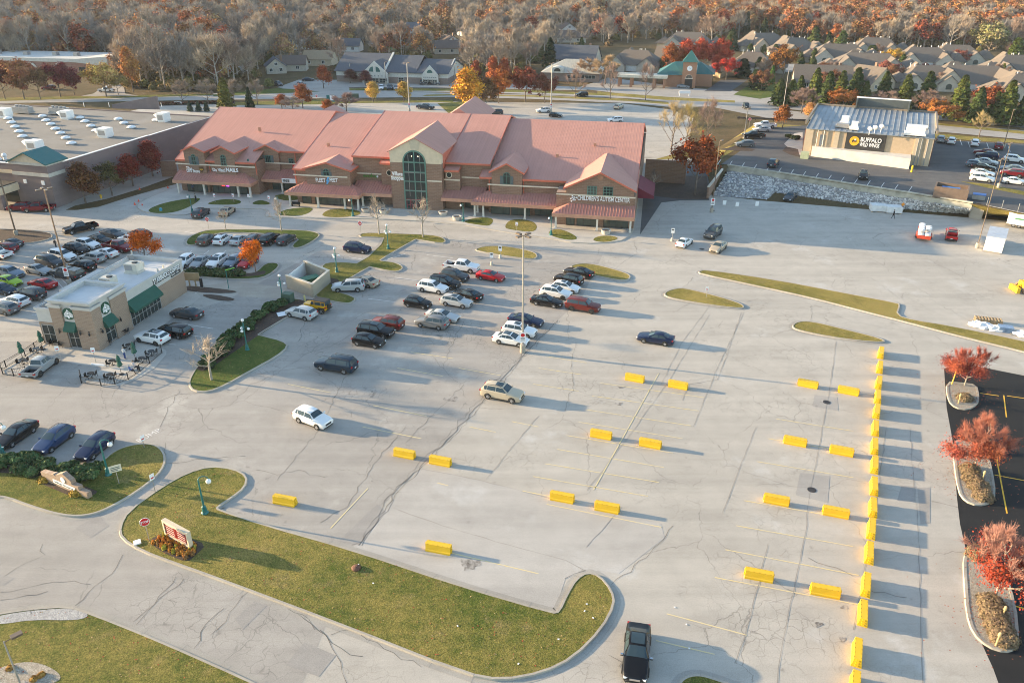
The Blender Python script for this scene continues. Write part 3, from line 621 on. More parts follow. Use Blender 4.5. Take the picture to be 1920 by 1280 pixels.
def window(root,s0,s1,z0,z1,t,nx=2,nz=2,frame=M_GREENFR,glass=M_GLASS,arch=False,fw=.09,name='window'):
 """framed window lying on the plane t (faces -t); frame is the part, panes a sub-part"""
 f=MB();g=MB();cx=(s0+s1)/2;r=(s1-s0)/2;zs=z1-r if arch else z1
 if arch:
  arc=[(cx+r*math.cos(a),zs+r*math.sin(a))for a in[math.pi*i/14 for i in range(15)]]
  arci=[(cx+(r-fw)*math.cos(a),zs+(r-fw)*math.sin(a))for a in[math.pi*i/14 for i in range(15)]]
  for i in range(14):f.yprism([arc[i],arc[i+1],arci[i+1],arci[i]],t-.08,t+.05)
  g.yprism([(s0+.02,z0)]+[(s1-.02,z0)]+[(cx+(r-.02)*math.cos(a),zs+(r-.02)*math.sin(a))for a in[math.pi*i/14 for i in range(15)]],t-.03,t+.05)
 else:
  f.box(s0,s1,t-.08,t+.05,z1-fw,z1);g.box(s0+.02,s1-.02,t-.03,t+.05,z0+.02,z1-.02)
 f.box(s0,s0+fw,t-.08,t+.05,z0,zs);f.box(s1-fw,s1,t-.08,t+.05,z0,zs);f.box(s0+fw,s1-fw,t-.08,t+.05,z0,z0+fw)
 for i in range(1,nx):
  x=s0+(s1-s0)*i/nx;zt=zs+(math.sqrt(max(0,r*r-(x-cx)**2))if arch else 0);f.box(x-fw*.4,x+fw*.4,t-.07,t+.04,z0+fw,zt-fw*.5)
 for j in range(1,nz):
  z=z0+(zs-z0)*j/nz;f.box(s0+fw,s1-fw,t-.065,t+.035,z-fw*.4,z+fw*.4)
 if arch:f.box(s0+fw,s1-fw,t-.075,t+.045,zs-fw*.5,zs+fw*.5)
 w=f.build(name,frame,root);g.build('pane',glass,w);return w
def gable_front(root,wall,s0,s1,ze,za,t,tb,roof=None,trim=M_TRIM,ov=.45,base=0.0,back=None,mat=M_BRICK):
 """gabled bay: upright wall with pointed top and its two roof slopes running back to tb"""
 c=(s0+s1)/2
 wall.yprism([(s0,base),(s1,base),(s1,ze),(c,za),(s0,ze)],t,t+.5)
 wall.box(s0,s0+.25,t+.5,tb-(tb-t)*.35,base if base else ze-2.2,ze);wall.box(s1-.25,s1,t+.5,tb-(tb-t)*.35,base if base else ze-2.2,ze)
 k=(za-ze)/(c-s0);th=.18;o=ov
 r=MB()
 for sg in(-1,1):
  e=c+sg*(c-s0+o);ze2=ze-k*o
  r.add([(c,t-o,za+th),(e,t-o,ze2+th),(e,tb,ze2+th),(c,tb,za+th),(c,t-o,za),(e,t-o,ze2),(e,tb,ze2),(c,tb,za)],
              [(0,3,2,1),(4,5,6,7),(0,1,5,4),(1,2,6,5),(2,3,7,6)]if sg<0 else[(0,1,2,3),(7,6,5,4),(4,5,1,0),(5,6,2,1),(6,7,3,2)])
 r.build('gable_roof',roof or M_ROOFV,root)
 f=MB()
 for sg in(-1,1):
  e=c+sg*(c-s0+o);ze2=ze-k*o
  f.add([(c,t-o-.06,za+th+.03),(e,t-o-.06,ze2+th+.03),(e,t-o-.06,ze2-.12),(c,t-o-.06,za-.12),(c,t-o,za+th+.03),(e,t-o,ze2+th+.03),(e,t-o,ze2-.12),(c,t-o,za-.12)],
              [(0,1,2,3),(4,7,6,5),(0,4,5,1),(1,5,6,2),(3,2,6,7)]if sg<0 else[(3,2,1,0),(5,6,7,4),(1,5,4,0),(2,6,5,1),(7,6,2,3)])
  f.box(min(e,e+sg*.06),max(e,e+sg*.06),t-o,tb-(tb-t)*.3,ze2-.12,ze2+th+.02)
 f.build('gable_trim',trim,root)
F=Fr(785,394,-10.7)
mall=F.root('shopping_centre','long brick shopping centre with salmon metal roof, gabled bays and a tall arched glass entrance','shopping centre')
wall=MB();band=MB();trim=MB();posts=[];TR=24.6
def section(s0,s1,tw,ze,zr,tr=TR,tback=48,rs0=None,rs1=None,rakes=(1,1)):
 wall.box(s0,s1,tw,tback-.5,-.02,ze-.02)
 rs0=s0 if rs0 is None else rs0;rs1=s1 if rs1 is None else rs1
 k=(zr-ze)/(tr-tw);te=tw-.6;z_e=ze-k*.6;th=.22
 m=MB();xprism(m,[(te,z_e),(te,z_e+th),(tr,zr+th),(tback,7.6),(tback,7.3),(tr,zr)],rs0,rs1);m.build('roof',M_ROOF,mall)
 trim.box(rs0+.02,rs1-.02,te-.07,te,z_e-.12,z_e+th+.03)
 for e,sg in((rs0,-1),(rs1,1)):
  if not rakes[0 if sg<0 else 1]:continue
  a,b=(te,z_e),(tr,zr);x0,x1=(e-.06,e)if sg<0 else(e,e+.06)
  xprism(trim,[(a[0],a[1]-.12),(a[0],a[1]+th+.04),(b[0],b[1]+th+.04),(tback,7.64),(tback,7.2),(b[0],b[1]-.12)],x0,x1)
def zat(px,py,t):return F.front(px,py,t)
section(-54.3,-36.2,4.3,6.9,13.9,rakes=(1,0))
section(-36.2,-26.0,9.0,8.52,13.9,rakes=(0,1))
section(-26.0,-14.4,.6,7.1,13.5)
section(-14.4,-5.4,3.6,9.5,14.35,rs1=5.2)
section(5.2,14.2,3.0,9.2,14.35,rs0=5.26)
section(14.2,42.8,.7,7.25,13.7,rs0=12.6);wall.box(28.2,42.8,-4.0,1.4,-.02,6.3)
section(-8.2,-5.3,2.5,8.6,13.9,rs0=-8.14,rs1=-5.36);section(5.26,8.3,1.6,8.0,13.9,rs0=5.3,rs1=8.24)
def bay(pl,pr,pa,t,tb,**k):
 s0,z0=zat(*pl,t);s1,z1=zat(*pr,t);sa,za=zat(*pa,t)
 gable_front(mall,wall,s0,s1,(z0+z1)/2,max(za,(z0+z1)/2+.6),t,tb,**k);return s0,s1,(z0+z1)/2
bay((343,281),(381,284),(362,274),3.6,16)
bay((399,284),(437,286),(415,275),3.6,16)
bay((480,280),(521,284),(505,272),8.3,17)
bay((572,316),(655,319),(611,305),-.15,9.5)
bay((922,322),(979,322),(951,307),-.05,9.5)
bay((1062,351),(1189,357),(1128,324),-4.2,11)
m=MB();m.yprism([(-29.9,11.5),(-24.6,11.5),(-29.6,14.05)],TR+.05,TR+8);m.build('gable_roof',M_ROOFV,mall)
m=MB();m.yprism([(-3.4,11.8),(6.6,11.8),(1.6,15.0)],TR+3.5,TR+20);m.build('gable_roof',M_ROOFV,mall)
T0=0.0;sL,zs=zat(731,284,T0);sR,zs2=zat(823,288,T0);sA,za=zat(777,257,T0);sL,sR=-5.35,5.05;zs=(zs+zs2)/2;cA=(sL+sR)/2
zc=zat(735,304,T0)[1]
wall.box(sL,sR,T0,T0+1.2,-.02,zc);wall.box(sL,sL+.6,T0+1.2,6,-.02,zs-.1);wall.box(sR-.6,sR,T0+1.2,6,-.02,zs-.1)
up_=MB();up_.yprism([(sL,zc),(sR,zc),(sR,zs),(cA,za-.25),(sL,zs)],T0,T0+1.2);up_.build('stucco_gable',M_CREAM,mall)
r=MB();th=.2
for sg in(-1,1):
 e=cA+sg*(cA-sL+.35);k=(za-.25-zs)/(cA-sL);ze2=zs-k*.35
 for(x0,z0,x1,z1)in((cA,za-.25,e,ze2),):
  r.add([(x0,T0-.2,z0+th),(x1,T0-.2,z1+th),(x1,11.5,z1+th),(x0,17,z0+th),(x0,T0-.2,z0),(x1,T0-.2,z1),(x1,11.5,z1),(x0,17,z0)],
              [(0,3,2,1),(4,5,6,7),(0,1,5,4),(1,2,6,5),(2,3,7,6)]if sg<0 else[(0,1,2,3),(7,6,5,4),(4,5,1,0),(5,6,2,1),(6,7,3,2)])
r.build('tower_roof',M_ROOFV,mall)
for xa in(sR-.3,sL-.05):MB().box(xa,xa+.35,1.25,11.3,zs-3.2,zs-.12).build('tower_side_panel',M_TRIM,mall)
w0,wb_=zat(760.5,391,T0);w1,_=zat(802,391,T0);_,wt=zat(778,282,T0)
w0,w1=-2.75,1.95
ew=window(mall,w0,w1,.1,wt,T0-.02,2,5,M_GREENFR,M_GLASS,True,.26,'entrance_window');ew['label']='tall arched entrance window in green frames'
fine=MB()
for i in(1,3):fine.box(w0+(w1-w0)*i/4-.03,w0+(w1-w0)*i/4+.03,T0-.07,T0-.02,2.8,wt-.9)
for z in(4.0,5.8,7.5):fine.box(w0,w1,T0-.068,T0-.022,z-.025,z+.025)
fine.build('muntin',M_ALU,ew)
m=MB();m.yprism([(cA-.75,wt+.05),(cA+.75,wt+.05),(cA+1.15,za-.45-.35),(cA,za-.45),(cA-1.15,za-.8)],T0-.06,T0);m.build('keystone',plain('keystone_cream',(.50,.44,.33),.85),mall)
for k in range(4):
 x=w0+.3+(w1-w0-.6)*(k+.5)/4;d=MB();c_=.42
 d.box(x-c_,x-c_+.10,T0-.1,T0-.02,.1,2.2).box(x+c_-.1,x+c_,T0-.1,T0-.02,.1,2.2).box(x-c_+.1,x+c_-.1,T0-.1,T0-.02,2.08,2.2).box(x-c_+.1,x+c_-.1,T0-.1,T0-.02,.1,.3).box(x-c_+.1,x+c_-.1,T0-.12,T0-.04,1.0,1.08)
 d.build('door',plain('maroon_door',(.30,.05,.06),.5),mall)
for x in(-.85,.45):MB().ball((x,T0+.02,wt-1.15),.12,10,7).build('lamp_globe',glow('warm_globe',(1,.82,.5),1.5),ew)
def bnd(s0,s1,t,z):MB().box(s0,s1,t-.05,t,z-.13,z+.13).build('stone_band',M_BAND,mall)
for s0,s1,t,pa in((-54.3,-36.2,3.6,(420,311)),(-36.2,-26,8.3,(520,306)),(-26,-14.4,-.15,(620,331)),(-14.4,-8.2,3.6,(680,325)),(-5.35,-2.9,0,(735,332)),(2.1,5.05,0,(816,340)),(5.05,8.3,1.6,(840,337)),(8.3,14.2,3.0,(880,333)),(14.2,28.2,-.05,(1000,350)),(28.2,42.8,-4.2,(1130,368))):
 bnd(s0,s1,t,zat(*pa,t)[1])
wall.build('wall',M_BRICK,mall)
for s,t,z0,z1 in((-46.9,4.3,4.3,6.8),(-36.3,4.3,4.3,6.8),(-29.5,9.0,4.3,8),(-35.6,9.0,4.3,8),(-25.8,.6,4,7),(-8.4,3.6,3,9.3),(21.2,.7,4.3,7.2),(14.4,.7,4,7)):trim.box(s-.08,s+.08,t-.15,t-.01,z0,z1)
trim.build('roof_trim',M_TRIM,mall)
def canopy(s0,s1,tf,tw,zf=3.1,zw=4.5,hl=0.0,hr=0.0):
 m=MB();th=.08
 m.add([(s0,tf,zf),(s1,tf,zf),(s1-hr,tw,zw),(s0+hl,tw,zw)],[(0,1,2,3)])
 n=int((s1-s0)/.55)
 for i in range(n+1):
  f=i/n;xa=s0+(s1-s0)*f;
  if xa<s0+hl and hl:u=(xa-s0)/hl
  elif xa>s1-hr and hr:u=(s1-xa)/hr
  else:u=1
  if u<.1:continue
  zt=zf+(zw-zf)*u;tt=tf+(tw-tf)*u
  m.add([(xa-.035,tf,zf+.01),(xa+.035,tf,zf+.01),(xa+.035,tt,zt+.01),(xa-.035,tt,zt+.01),(xa-.035,tf,zf+.09),(xa+.035,tf,zf+.09),(xa+.035,tt,zt+.09),(xa-.035,tt,zt+.09)],
              [(4,5,6,7),(0,1,5,4),(3,0,4,7),(1,2,6,5)])
 if hl:m.add([(s0,tf,zf),(s0+hl,tw,zw),(s0,tw,zf)],[(0,1,2)])
 if hr:m.add([(s1,tf,zf),(s1,tw,zf),(s1-hr,tw,zw)],[(0,1,2)])
 m.build('canopy_roof',M_CANOPY,mall)
 f=MB();f.box(s0-.08,s1+.08,tf-.12,tf+.1,zf-.62,zf+.02);f.box(s0-.08,s0+.1,tf+.1,tw,zf-.62,zf);f.box(s1-.1,s1+.08,tf+.1,tw,zf-.62,zf);f.box(s0+.1,s1-.1,tf+.1,tw,zf-.55,zf-.45)
 f.build('canopy_fascia',M_FASCIA,mall)
def post(s,t,z=2.5):
 m=MB();m.box(s-.17,s+.17,t-.17,t+.17,0,z).box(s-.24,s+.24,t-.24,t+.24,0,.3);m.build('post',M_POST,mall)
canopy(-54.2,-36.5,1.3,4.3,hr=2.6);canopy(-39.0,-26.1,5.7,9.0,zf=3.05);canopy(-26.9,-11.3,-2.9,.6,hl=3,hr=2.6);canopy(-13.8,-5.4,-.4,3.6,zf=3.05)
canopy(5.1,13.4,-.9,3.0,zf=3.05);canopy(11.5,28.6,-2.6,.7,hl=2.4);canopy(27.9,42.9,-7.0,-4.0,hl=3)
for s,t in((-53.6,1.9),(-47.6,1.9),(-39.8,1.9),(-37.1,1.9),(-37.0,6.3),(-32.0,6.3),(-26.3,-2.2),(-20.3,-2.2),(-14.6,-2.2),(-11.8,-2.2),(-11.7,.2),(12.0,-1.9),(13.7,-1.9),(12.0,.5),(21.9,-1.9),(28.5,-6.3),(28.4,-2.6),(36.2,-6.3),(42.3,-6.3)):post(s,t)
def shopfront(s0,s1,t,n,door=None):
 window(mall,s0,s1,.15,2.55,t-.02,n,1,M_BLACK,M_GLASS_G,False,.07,'shop_window')
shopfront(-52.5,-47.8,3.6,4);shopfront(-46.6,-38.6,3.6,6);shopfront(-35.2,-27,8.3,6);shopfront(-24.6,-22.6,-.15,2);shopfront(-21.8,-15.0,-.15,5);shopfront(-13.8,-9.2,3.6,3);shopfront(8.9,11.3,3.0,2)
shopfront(14.8,18.6,-.05,3);shopfront(18.9,22.6,-.05,3);shopfront(23.4,28.0,.7,4);shopfront(30.2,31.8,-4.2,2);shopfront(32.2,36.0,-4.2,3);shopfront(37.2,41.8,-4.2,4)
def win(pa,pb,t,nx=2,nz=2,arch=False,shutters=0,glass=M_GLASS,frame=M_GREENFR):
 s0,z1=zat(*pa,t);s1,z0=zat(*pb,t);window(mall,s0,s1,z0,z1,t-.02,nx,nz,frame,glass,arch)
 for sg in((-1,1)if shutters else()):
  m=MB();x=s0-shutters if sg<0 else s1;m.box(x+.03,x+shutters-.03,t-.07,t-.01,z0,z1-((s1-s0)/2 if arch else 0))
  for k in range(7):m.box(x+.08,x+shutters-.08,t-.085,t-.07,z0+.1+k*.2,z0+.2+k*.2)
  m.build('shutter',M_SHUT,mall)
win((357.5,289),(369,309),3.6,2,2,True,.65);win((412,290),(425.5,311),3.6,2,3,True);win((497,291),(509,305),8.3,3,1,False,.6);win((541,297),(551,307),9.0);win((560,298),(570,308),9.0)
win((605,316),(618,330),-.15,2,1,True,.5);win((943,323),(957,346),-.05,2,1,True,.6);win((1101.5,348.5),(1118.5,366),-4.2,3,3,False,0,M_GLASS_G);win((1131.5,350),(1149,367.5),-4.2,3,3);
win((463,298),(468,308),4.3)
for px,py,t in((842,328,1.6),(730,324,2.5)):
 s,z=zat(px,py,t);m=MB();m.yprism([(s+.62*math.cos(2*math.pi*i/20),z+.62*math.sin(2*math.pi*i/20))for i in range(20)],t-.09,t);w=m.build('round_window',M_BAND,mall)
 m=MB();m.yprism([(s+.48*math.cos(2*math.pi*i/20),z+.48*math.sin(2*math.pi*i/20))for i in range(20)],t-.11,t-.05);m.build('pane',M_GLASS,w)
s,z=zat(1126,332,-4.2);m=MB();m.yprism([(s+.55*math.cos(2*math.pi*i/20),z+.55*math.sin(2*math.pi*i/20))for i in range(20)],-4.28,-4.2);m.build('brick_roundel',plain('roundel_terracotta',(.36,.19,.12),.8),mall)
def msign(body,pa,pr,t,size,mat=M_SIGNW,bold=.012,name='sign_lettering'):
 s0,z0=zat(*pa,t);s1,_=zat(*pr,t);return lettering(body,size,mat,mall,(s0,t-.12,z0),90,0,.05,bold,'LEFT',abs(s1-s0),name)
M_RED=plain('sign_red',(.70,.02,.03),.4);M_SGREEN=plain('sign_green',(.06,.20,.03),.5);M_SBLUE=plain('sign_blue',(.10,.35,.65),.4);M_SBROWN=plain('sign_brown',(.10,.05,.02),.5);M_SGOLD=plain('sign_gold',(.75,.42,.03),.4)
msign('The',(350,318),(361,318),3.6,.95);msign('UPS Store',(351,322.5),(375,322.5),3.6,.95)
s,z=zat(378,317,3.6);m=MB();m.yprism([(s-.5,z+.55),(s+.5,z+.55),(s+.5,z-.1),(s,z-.7),(s-.5,z-.1)],3.46,3.58);sh=m.build('shield_sign',M_SBROWN,mall);lettering('ups',.55,M_SGOLD,sh,(s-.36,3.43,z-.2),90,0,.02,.01)
msign('Da Vinci',(399.5,321),(422.5,321),3.6,1.0);msign('NAILS',(424.5,321.5),(447,321.5),3.6,1.1,M_SIGNW,.03)
msign('Poke',(549.5,316),(569,318),8.8,1.5,M_RED,.05);msign('&',(565,319),(568,319),8.7,.7)
msign('FLEET',(592.5,340.5),(610.5,340.5),-.15,1.1);msign('FEET',(618.5,340.5),(633.5,340.5),-.15,1.1)
s,z=zat(614.5,338.5,-.15);m=MB();m.yprism([(s-.35,z-.2),(s+.1,z+.75),(s+.45,z+.6),(s+.15,z+.2),(s+.4,z-.1),(s-.1,z-.75),(s-.35,z-.6),(s-.05,z-.2)],-.31,-.19);m.build('sign_emblem',M_SBLUE,mall)
msign('evolve',(681.5,332),(707,332),3.4,1.15,M_SGREEN,.01);m=MB();s,z=zat(708,331,3.4);m.ball((s,3.3,z),.22,8,6);m.build('sign_emblem',M_SIGNW,mall)
msign('Village',(735.5,328.5),(755.5,329),-.15,1.1,M_SIGNW,.02);msign('Shoppes',(734,336.5),(757,337.5),-.15,1.1,M_SIGNW,.02)
msign("CHILDREN'S AUTISM CENTER",(1082.5,374.5),(1180.5,380),-4.2,1.2)
s,z=zat(1074.5,372,-4.2);m=MB()
for i in range(9):
 a=i*2.4;q=.16+.06*i;m.yprism([(s+q*math.cos(a)+.16*math.cos(a+j*1.57),z+q*math.sin(a)+.16*math.sin(a+j*1.57))for j in range(4)],-4.38-.002*i,-4.22)
m.build('sign_emblem',M_SIGNW,mall)
s0,z0=zat(529,341,5.6);s1,z1=zat(570,336,5.6);m=MB();m.box(s0,s1,5.52,5.66,z0-.15,z0+.75);bn=m.build('banner',M_SIGNW,mall);lettering('FREE',.75,M_DARK,bn,(s0+.2,5.49,z0+.02),90,0,.01,.02)
for px,py,t,c,nm in((419,347.5,3.5,(1,.02,.02),'neon_red'),(427.5,348,3.5,(.7,.05,1),'neon_violet'),(630,369,-.2,(.55,.05,1),'neon_violet')):
 s,z=zat(px,py,t);m=MB();m.box(s-.32,s+.32,t-.14,t-.08,z-.16,z+.16);m.build('neon_sign',glow(nm,c,1.3),mall)
for sx_,tx_ in((19.5,5.5),(26.5,9.0),(33.5,14.0),(-22,9.5),(-40,15),(9.5,12)):
 zz_=7.3+.265*tx_+.3;MB().box(sx_-.25,sx_+.25,tx_-.2,tx_+.2,zz_-.6,zz_+.35).build('roof_vent',M_FASCIA,mall)
m=MB();xs=42.85
m.add([(xs,8,4.6),(xs,18,4.6),(xs+3.2,18,3.0),(xs+3.2,8,3.0),(xs+3.2,8,2.5),(xs+3.2,18,2.5),(xs,8,2.5)],[(0,3,2,1),(3,4,5,2),(0,6,4,3)]);m.build('side_awning',plain('burgundy_awning',(.16,.012,.035),.7),mall)
def wall_run(name,label,cat,pts,h,th,m,cap=None,z=0.0,group=None):
 P=[p if isinstance(p,Vector)else G(*p,z)for p in pts];o=P[0].copy();root=thing(name,label,cat,o,0,group);w=MB();c=MB()
 for a,b in zip(P,P[1:]):
  d=(b-a);L_=d.length;d.normalize();nn=Vector((-d.y,d.x,0));mid=(a+b)/2-o
  hh=h if not hasattr(h,'__len__')else h[0]
  w.obox(mid+Vector((0,0,hh/2)),(L_/2,th/2,hh/2),(d,nn,(0,0,1)))
  if cap:c.obox(mid+Vector((0,0,hh+.06)),(L_/2+.03,th/2+.06,.07),(d,nn,(0,0,1)))
 w.build('wall_face',m,root)
 if cap:c.build('coping',cap,root)
 return root
wall_run('brick_screen_wall','brown brick screen wall behind the rust red tree, right of the shopping centre','wall',[(1208,340),(1284,345)],5.0,.4,M_BRICK)
wall_run('brick_screen_wall','tall thin brick wing wall between the rust red tree and the stone slope','wall',[(1326,372),(1358,330)],2.4,.4,M_BRICK,M_BAND)
wall_run('brick_screen_wall','low brown wall closing the gap between the big store and the shopping centre','wall',[(305,331),(334,331)],3.6,.4,M_BRICK)
rp=[G(*p,UZ)for p in((1364,310),(1500,330),(1600,346),(1700,361),(1824,381))]
rr=wall_run('retaining_wall','long pale concrete retaining wall holding up the restaurant car park above the stone slope','wall',[p-V((0,0,1.5))for p in rp],1.75,.45,plain('stained_concrete',(.42,.40,.33),.9,var=.3,scale=.6))
m=MB();a=G(1815,401);b=G(1838,404);t_=G(1824,381,UZ);t2=G(1848,384,UZ);
st_=thing('concrete_stairs','flight of concrete steps at the right end of the stone slope','stairs',a)
n=16
for i in range(n):
 p0=a.lerp(V((t_.x,t_.y,0)),i/n)-a;p1=b.lerp(V((t2.x,t2.y,0)),i/n)-a;q0=a.lerp(V((t_.x,t_.y,0)),(i+1)/n)-a;q1=b.lerp(V((t2.x,t2.y,0)),(i+1)/n)-a;z=UZ*(i+1)/n
 m.add([(p0.x,p0.y,0),(p1.x,p1.y,0),(q1.x,q1.y,0),(q0.x,q0.y,0),(p0.x,p0.y,z),(p1.x,p1.y,z),(q1.x,q1.y,z),(q0.x,q0.y,z)],[(4,5,6,7),(0,1,5,4),(1,2,6,5),(3,0,4,7)])
m.build('steps',M_KERB,st_)
B=Fr(109,387,-15.8)
store=B.root('big_store','wide flat-roofed grey store with rows of white skylights and a small teal gabled corner tower','store')
ZB=8.1;sl=-95;dp=56
w=MB();w.box(sl,0,0,.4,0,ZB).box(-.4,0,.4,dp,0,ZB-.001).box(sl,-.4,dp-.4,dp,0,ZB-.3).box(sl,-.4,.4,dp-.4,0,ZB-1.2);w.build('wall',M_BLOCK,store)
k=NT('gravel_ballast_roof');p=k.obj();c=k.mix(k.ramp(k.noise(p,.12,6,.65),[(.35,0),(.7,1)]),(.175,.166,.152),(.25,.238,.22));c=k.mix(k.ramp(k.noise(p,18,2,.8),[(.4,.5),(.6,0)]),c,(.12,.11,.10));k.set('Base Color',c);k.set('Roughness',.95)
m=MB();m.box(sl,-.4,.4,dp-.4,ZB-1.2,ZB-.55);m.build('roof_deck',k.m,store)
m=MB();m.box(-.5,.08,.5,30,ZB,ZB+.12).box(-.45,.06,30,44,ZB-.05,ZB+.05).box(-.4,.04,44,dp+.1,ZB-.12,ZB-.02).box(sl,.08,-.08,.5,ZB,ZB+.12);m.build('coping',M_WHITE,store)
s0,t0=B.top(211,203,ZB-.5);s1,t1=B.top(298,205,ZB-.5)
m=MB();m.add([(s0,t0,ZB-.6),(s1,t1,ZB-.6),(s1,t1,ZB+3.0),(s0,t0,ZB+.4),(s0,t0+.4,ZB-.6),(s1,t1+.4,ZB-.6),(s1,t1+.4,ZB+3.0),(s0,t0+.4,ZB+.4)],[(0,1,2,3),(5,4,7,6),(3,2,6,7),(1,5,6,2),(4,0,3,7)]);m.build('screen_wall',M_BLOCK,store)
def onroof(px,py):return B.top(px,py,ZB-.55)
for i in range(8):pass
dome_px=[(72-64+0,0)]
cols=[[(16,222),(22,230),(29,238),(36,247),(43,256),(51,266),(68,287)],[(80,218),(87,226),(96,233),(104.5,242),(114,250),(124,259),(134.5,269)],[(150.5,221),(160,228),(171,236.5),(181,245)],[(222,223.5),(233,231),(246.5,239)],[(293,225.5)],[(-6,300)],[(-30,228),(-22,240),(-40,250)]]
base=MB();base.lathe([(1.15,0),(1.15,.25),(1.05,.3)],n=4);dm=MB().lathe([(1.05,.3),(.9,.52),(.5,.68),(.05,.72)],n=12);dome_me=dm.mesh('skylight',M_WHITE,True,60);curb_me=base.mesh('curb',M_GREY)
for cl in cols:
 for px,py in cl:
  s,t=onroof(px,py+2);o=put('skylight',dome_me,store,(s,t,ZB-.55),R(45));put('curb',curb_me,o)
def rtu(px,py,sx,sy,sz,nm='rooftop_unit',par=store,frame=B,zr=ZB-.55,mat=M_WHITE):
 s,t=frame.top(px,py,zr);m=MB();m.box(s-sx,s+sx,t-sy,t+sy,zr+.3,zr+sz).box(s-sx*.9,s+sx*.9,t-sy*.9,t+sy*.9,zr,zr+.3)
 m.add([(s-sx,t-sy,zr+sz),(s-sx,t+sy,zr+sz),(s-sx*1.9,t+sy*.8,zr+sz*.8),(s-sx*1.9,t-sy*.8,zr+sz*.8),(s-sx,t-sy,zr+sz*.45),(s-sx,t+sy,zr+sz*.45)],[(0,1,2,3),(3,2,5,4),(0,3,4),(1,5,2)])
 o=m.build(nm,mat,par);g=MB();g.box(s-sx*.7,s+sx*.7,t-sy-.03,t-sy,zr+.6,zr+sz*.8);g.build('grille',M_GREY,o)
rtu(68,281,1.3,1.2,2.1);rtu(199,257,1.3,1.2,2.1);rtu(127,223,1.2,1.2,2.1);rtu(308,228,1.1,1.3,2.2);rtu(9,220,1.6,1.3,2.3)
for px,py in((45,213),(113,215)):
 s,t=onroof(px,py);m=MB();m.box(s-2.6,s+2.6,t-.9,t+.9,ZB+.1,ZB+1.2).box(s-2.8,s+2.8,t-1.1,t+1.1,ZB-.3,ZB+.1)
 for q in(-1.8,-.6,.6,1.8):m.lathe([(.4,ZB+1.2),(.45,ZB+1.6),(.2,ZB+1.62)],(s+q,t,0),10)
 m.build('condenser',M_GREY,store)
m=MB();s,t=onroof(10,299);m.ball((s,t,ZB+.3),.5,10,7).lathe([(.35,ZB-.6),(.35,ZB+.1)],(s,t,0),8);m.build('roof_vent',M_WHITE,store)
for px in(26,205,288,303,158,248):
 s,t=onroof(px,200 if px>150 else 230);m=MB();m.tube([(s,t,ZB-.6),(s,t,ZB+.5)],.08,6);m.build('vent_pipe',M_WHITE,store)
m=MB();m.box(-8.2,.6,-.9,3.2,0,ZB+.6);m.build('tower',M_BLOCK,store)
m=MB();m.box(-8.3,.7,-1.0,3.3,ZB-1.9,ZB-1.2).box(-8.4,.8,-1.1,3.4,ZB+.3,ZB+.8);m.build('tower_band',plain('store_pale_band',(.52,.50,.44),.8),store)
m=MB();gx0,gx1,gc=-8.6,1.0,-3.8;zt=ZB+.8;za_=ZB+2.9
gab=MB();gab.yprism([(gx0+.4,zt),(gx1-.4,zt),(gc,za_-.2)],-1.0,3.2);gab.build('tower_gable',M_CREAM,store)
for sg,e in((-1,gx0),(1,gx1)):
 m.add([(gc,-1.5,za_),(e,-1.5,zt),(e,4.5,zt),(gc,4.5,za_),(gc,-1.5,za_-.2),(e,-1.5,zt-.2),(e,4.5,zt-.2),(gc,4.5,za_-.2)],[(0,3,2,1),(4,5,6,7),(0,1,5,4),(1,2,6,5),(2,3,7,6)]if sg<0 else[(0,1,2,3),(7,6,5,4),(4,5,1,0),(5,6,2,1),(6,7,3,2)])
m.build('tower_roof',seamed('teal_seam_cross',(.03,.135,.13),.5,.4,1),store)
m=MB()
for x in(-5.6,-1.2):m.box(x-.35,x+.35,-1.06,-.9,4.6,5.4)
m.build('wall_light',M_SIGNW,store)
m=MB();m.box(-28,-7.6,-5.6,-.9,3.2,4.6);m.build('entrance_canopy',M_CREAM,store);m=MB();m.box(-27.6,-8.0,-5.2,-.9,4.6,4.75);m.build('canopy_deck',M_DARK,store)
for x in(-8.6,-16):m=MB();m.box(x-.6,x+.6,-5.4,-4.2,0,3.2);m.build('canopy_pier',M_BLOCK,store)
m=MB();m.box(-20,-9,-.08,-.02,.2,3.0);m.build('entrance_glazing',M_GLASS,store)
m=MB();m.box(sl,-8.3,-.1,0,ZB-2.0,ZB-1.3);m.build('wall_band',M_CREAM,store)
S=Fr(188.5,656,-12)
cafe=S.root('coffee_shop','small tan brick coffee shop with white parapet, green awnings and round green emblems','coffee shop')
M_PARA=plain('parapet_white',(.50,.49,.465),.75,var=.06);M_ROOFW=plain('white_membrane',(.58,.58,.57),.7,var=.10,scale=.5);M_AWN=plain('dark_green_awning',(.012,.085,.06),.75)
D_=20.0;HB=5.3;HS=3.35
wl_=MB();wl_.box(-8.3,0,.0,D_,0,HS);wl_.box(-9.6,-8.3,6,14,0,HS);wl_.build('wall',M_BRICK_TAN,cafe)
m=MB();m.box(-8.3,0,-.0,D_,HS,HB-.9);m.box(-8.3,-.25,0,.25,HB-.9,HB).box(-.25,.0,0,D_,HB-.9,HB).box(-8.3,-.25,D_-.25,D_,HB-.9,HB).box(-8.3,-8.05,.25,D_-.25,HB-.9,HB).box(-9.6,-8.3,6,14,HS,HB-.1)
m.build('parapet',M_PARA,cafe)
m=MB();m.box(-8.42,.12,-.12,.0,HB-.3,HB+.06).box(.0,.12,.0,D_+.12,HB-.3,HB+.06).box(-8.42,.0,D_,D_+.12,HB-.3,HB+.06).box(-8.42,-8.3,.0,D_,HB-.3,HB+.06);m.build('cornice',M_PARA,cafe)
m=MB();m.box(-8.05,-.25,.25,D_-.25,HB-.9,HB-.62);m.build('roof_deck',M_ROOFW,cafe)
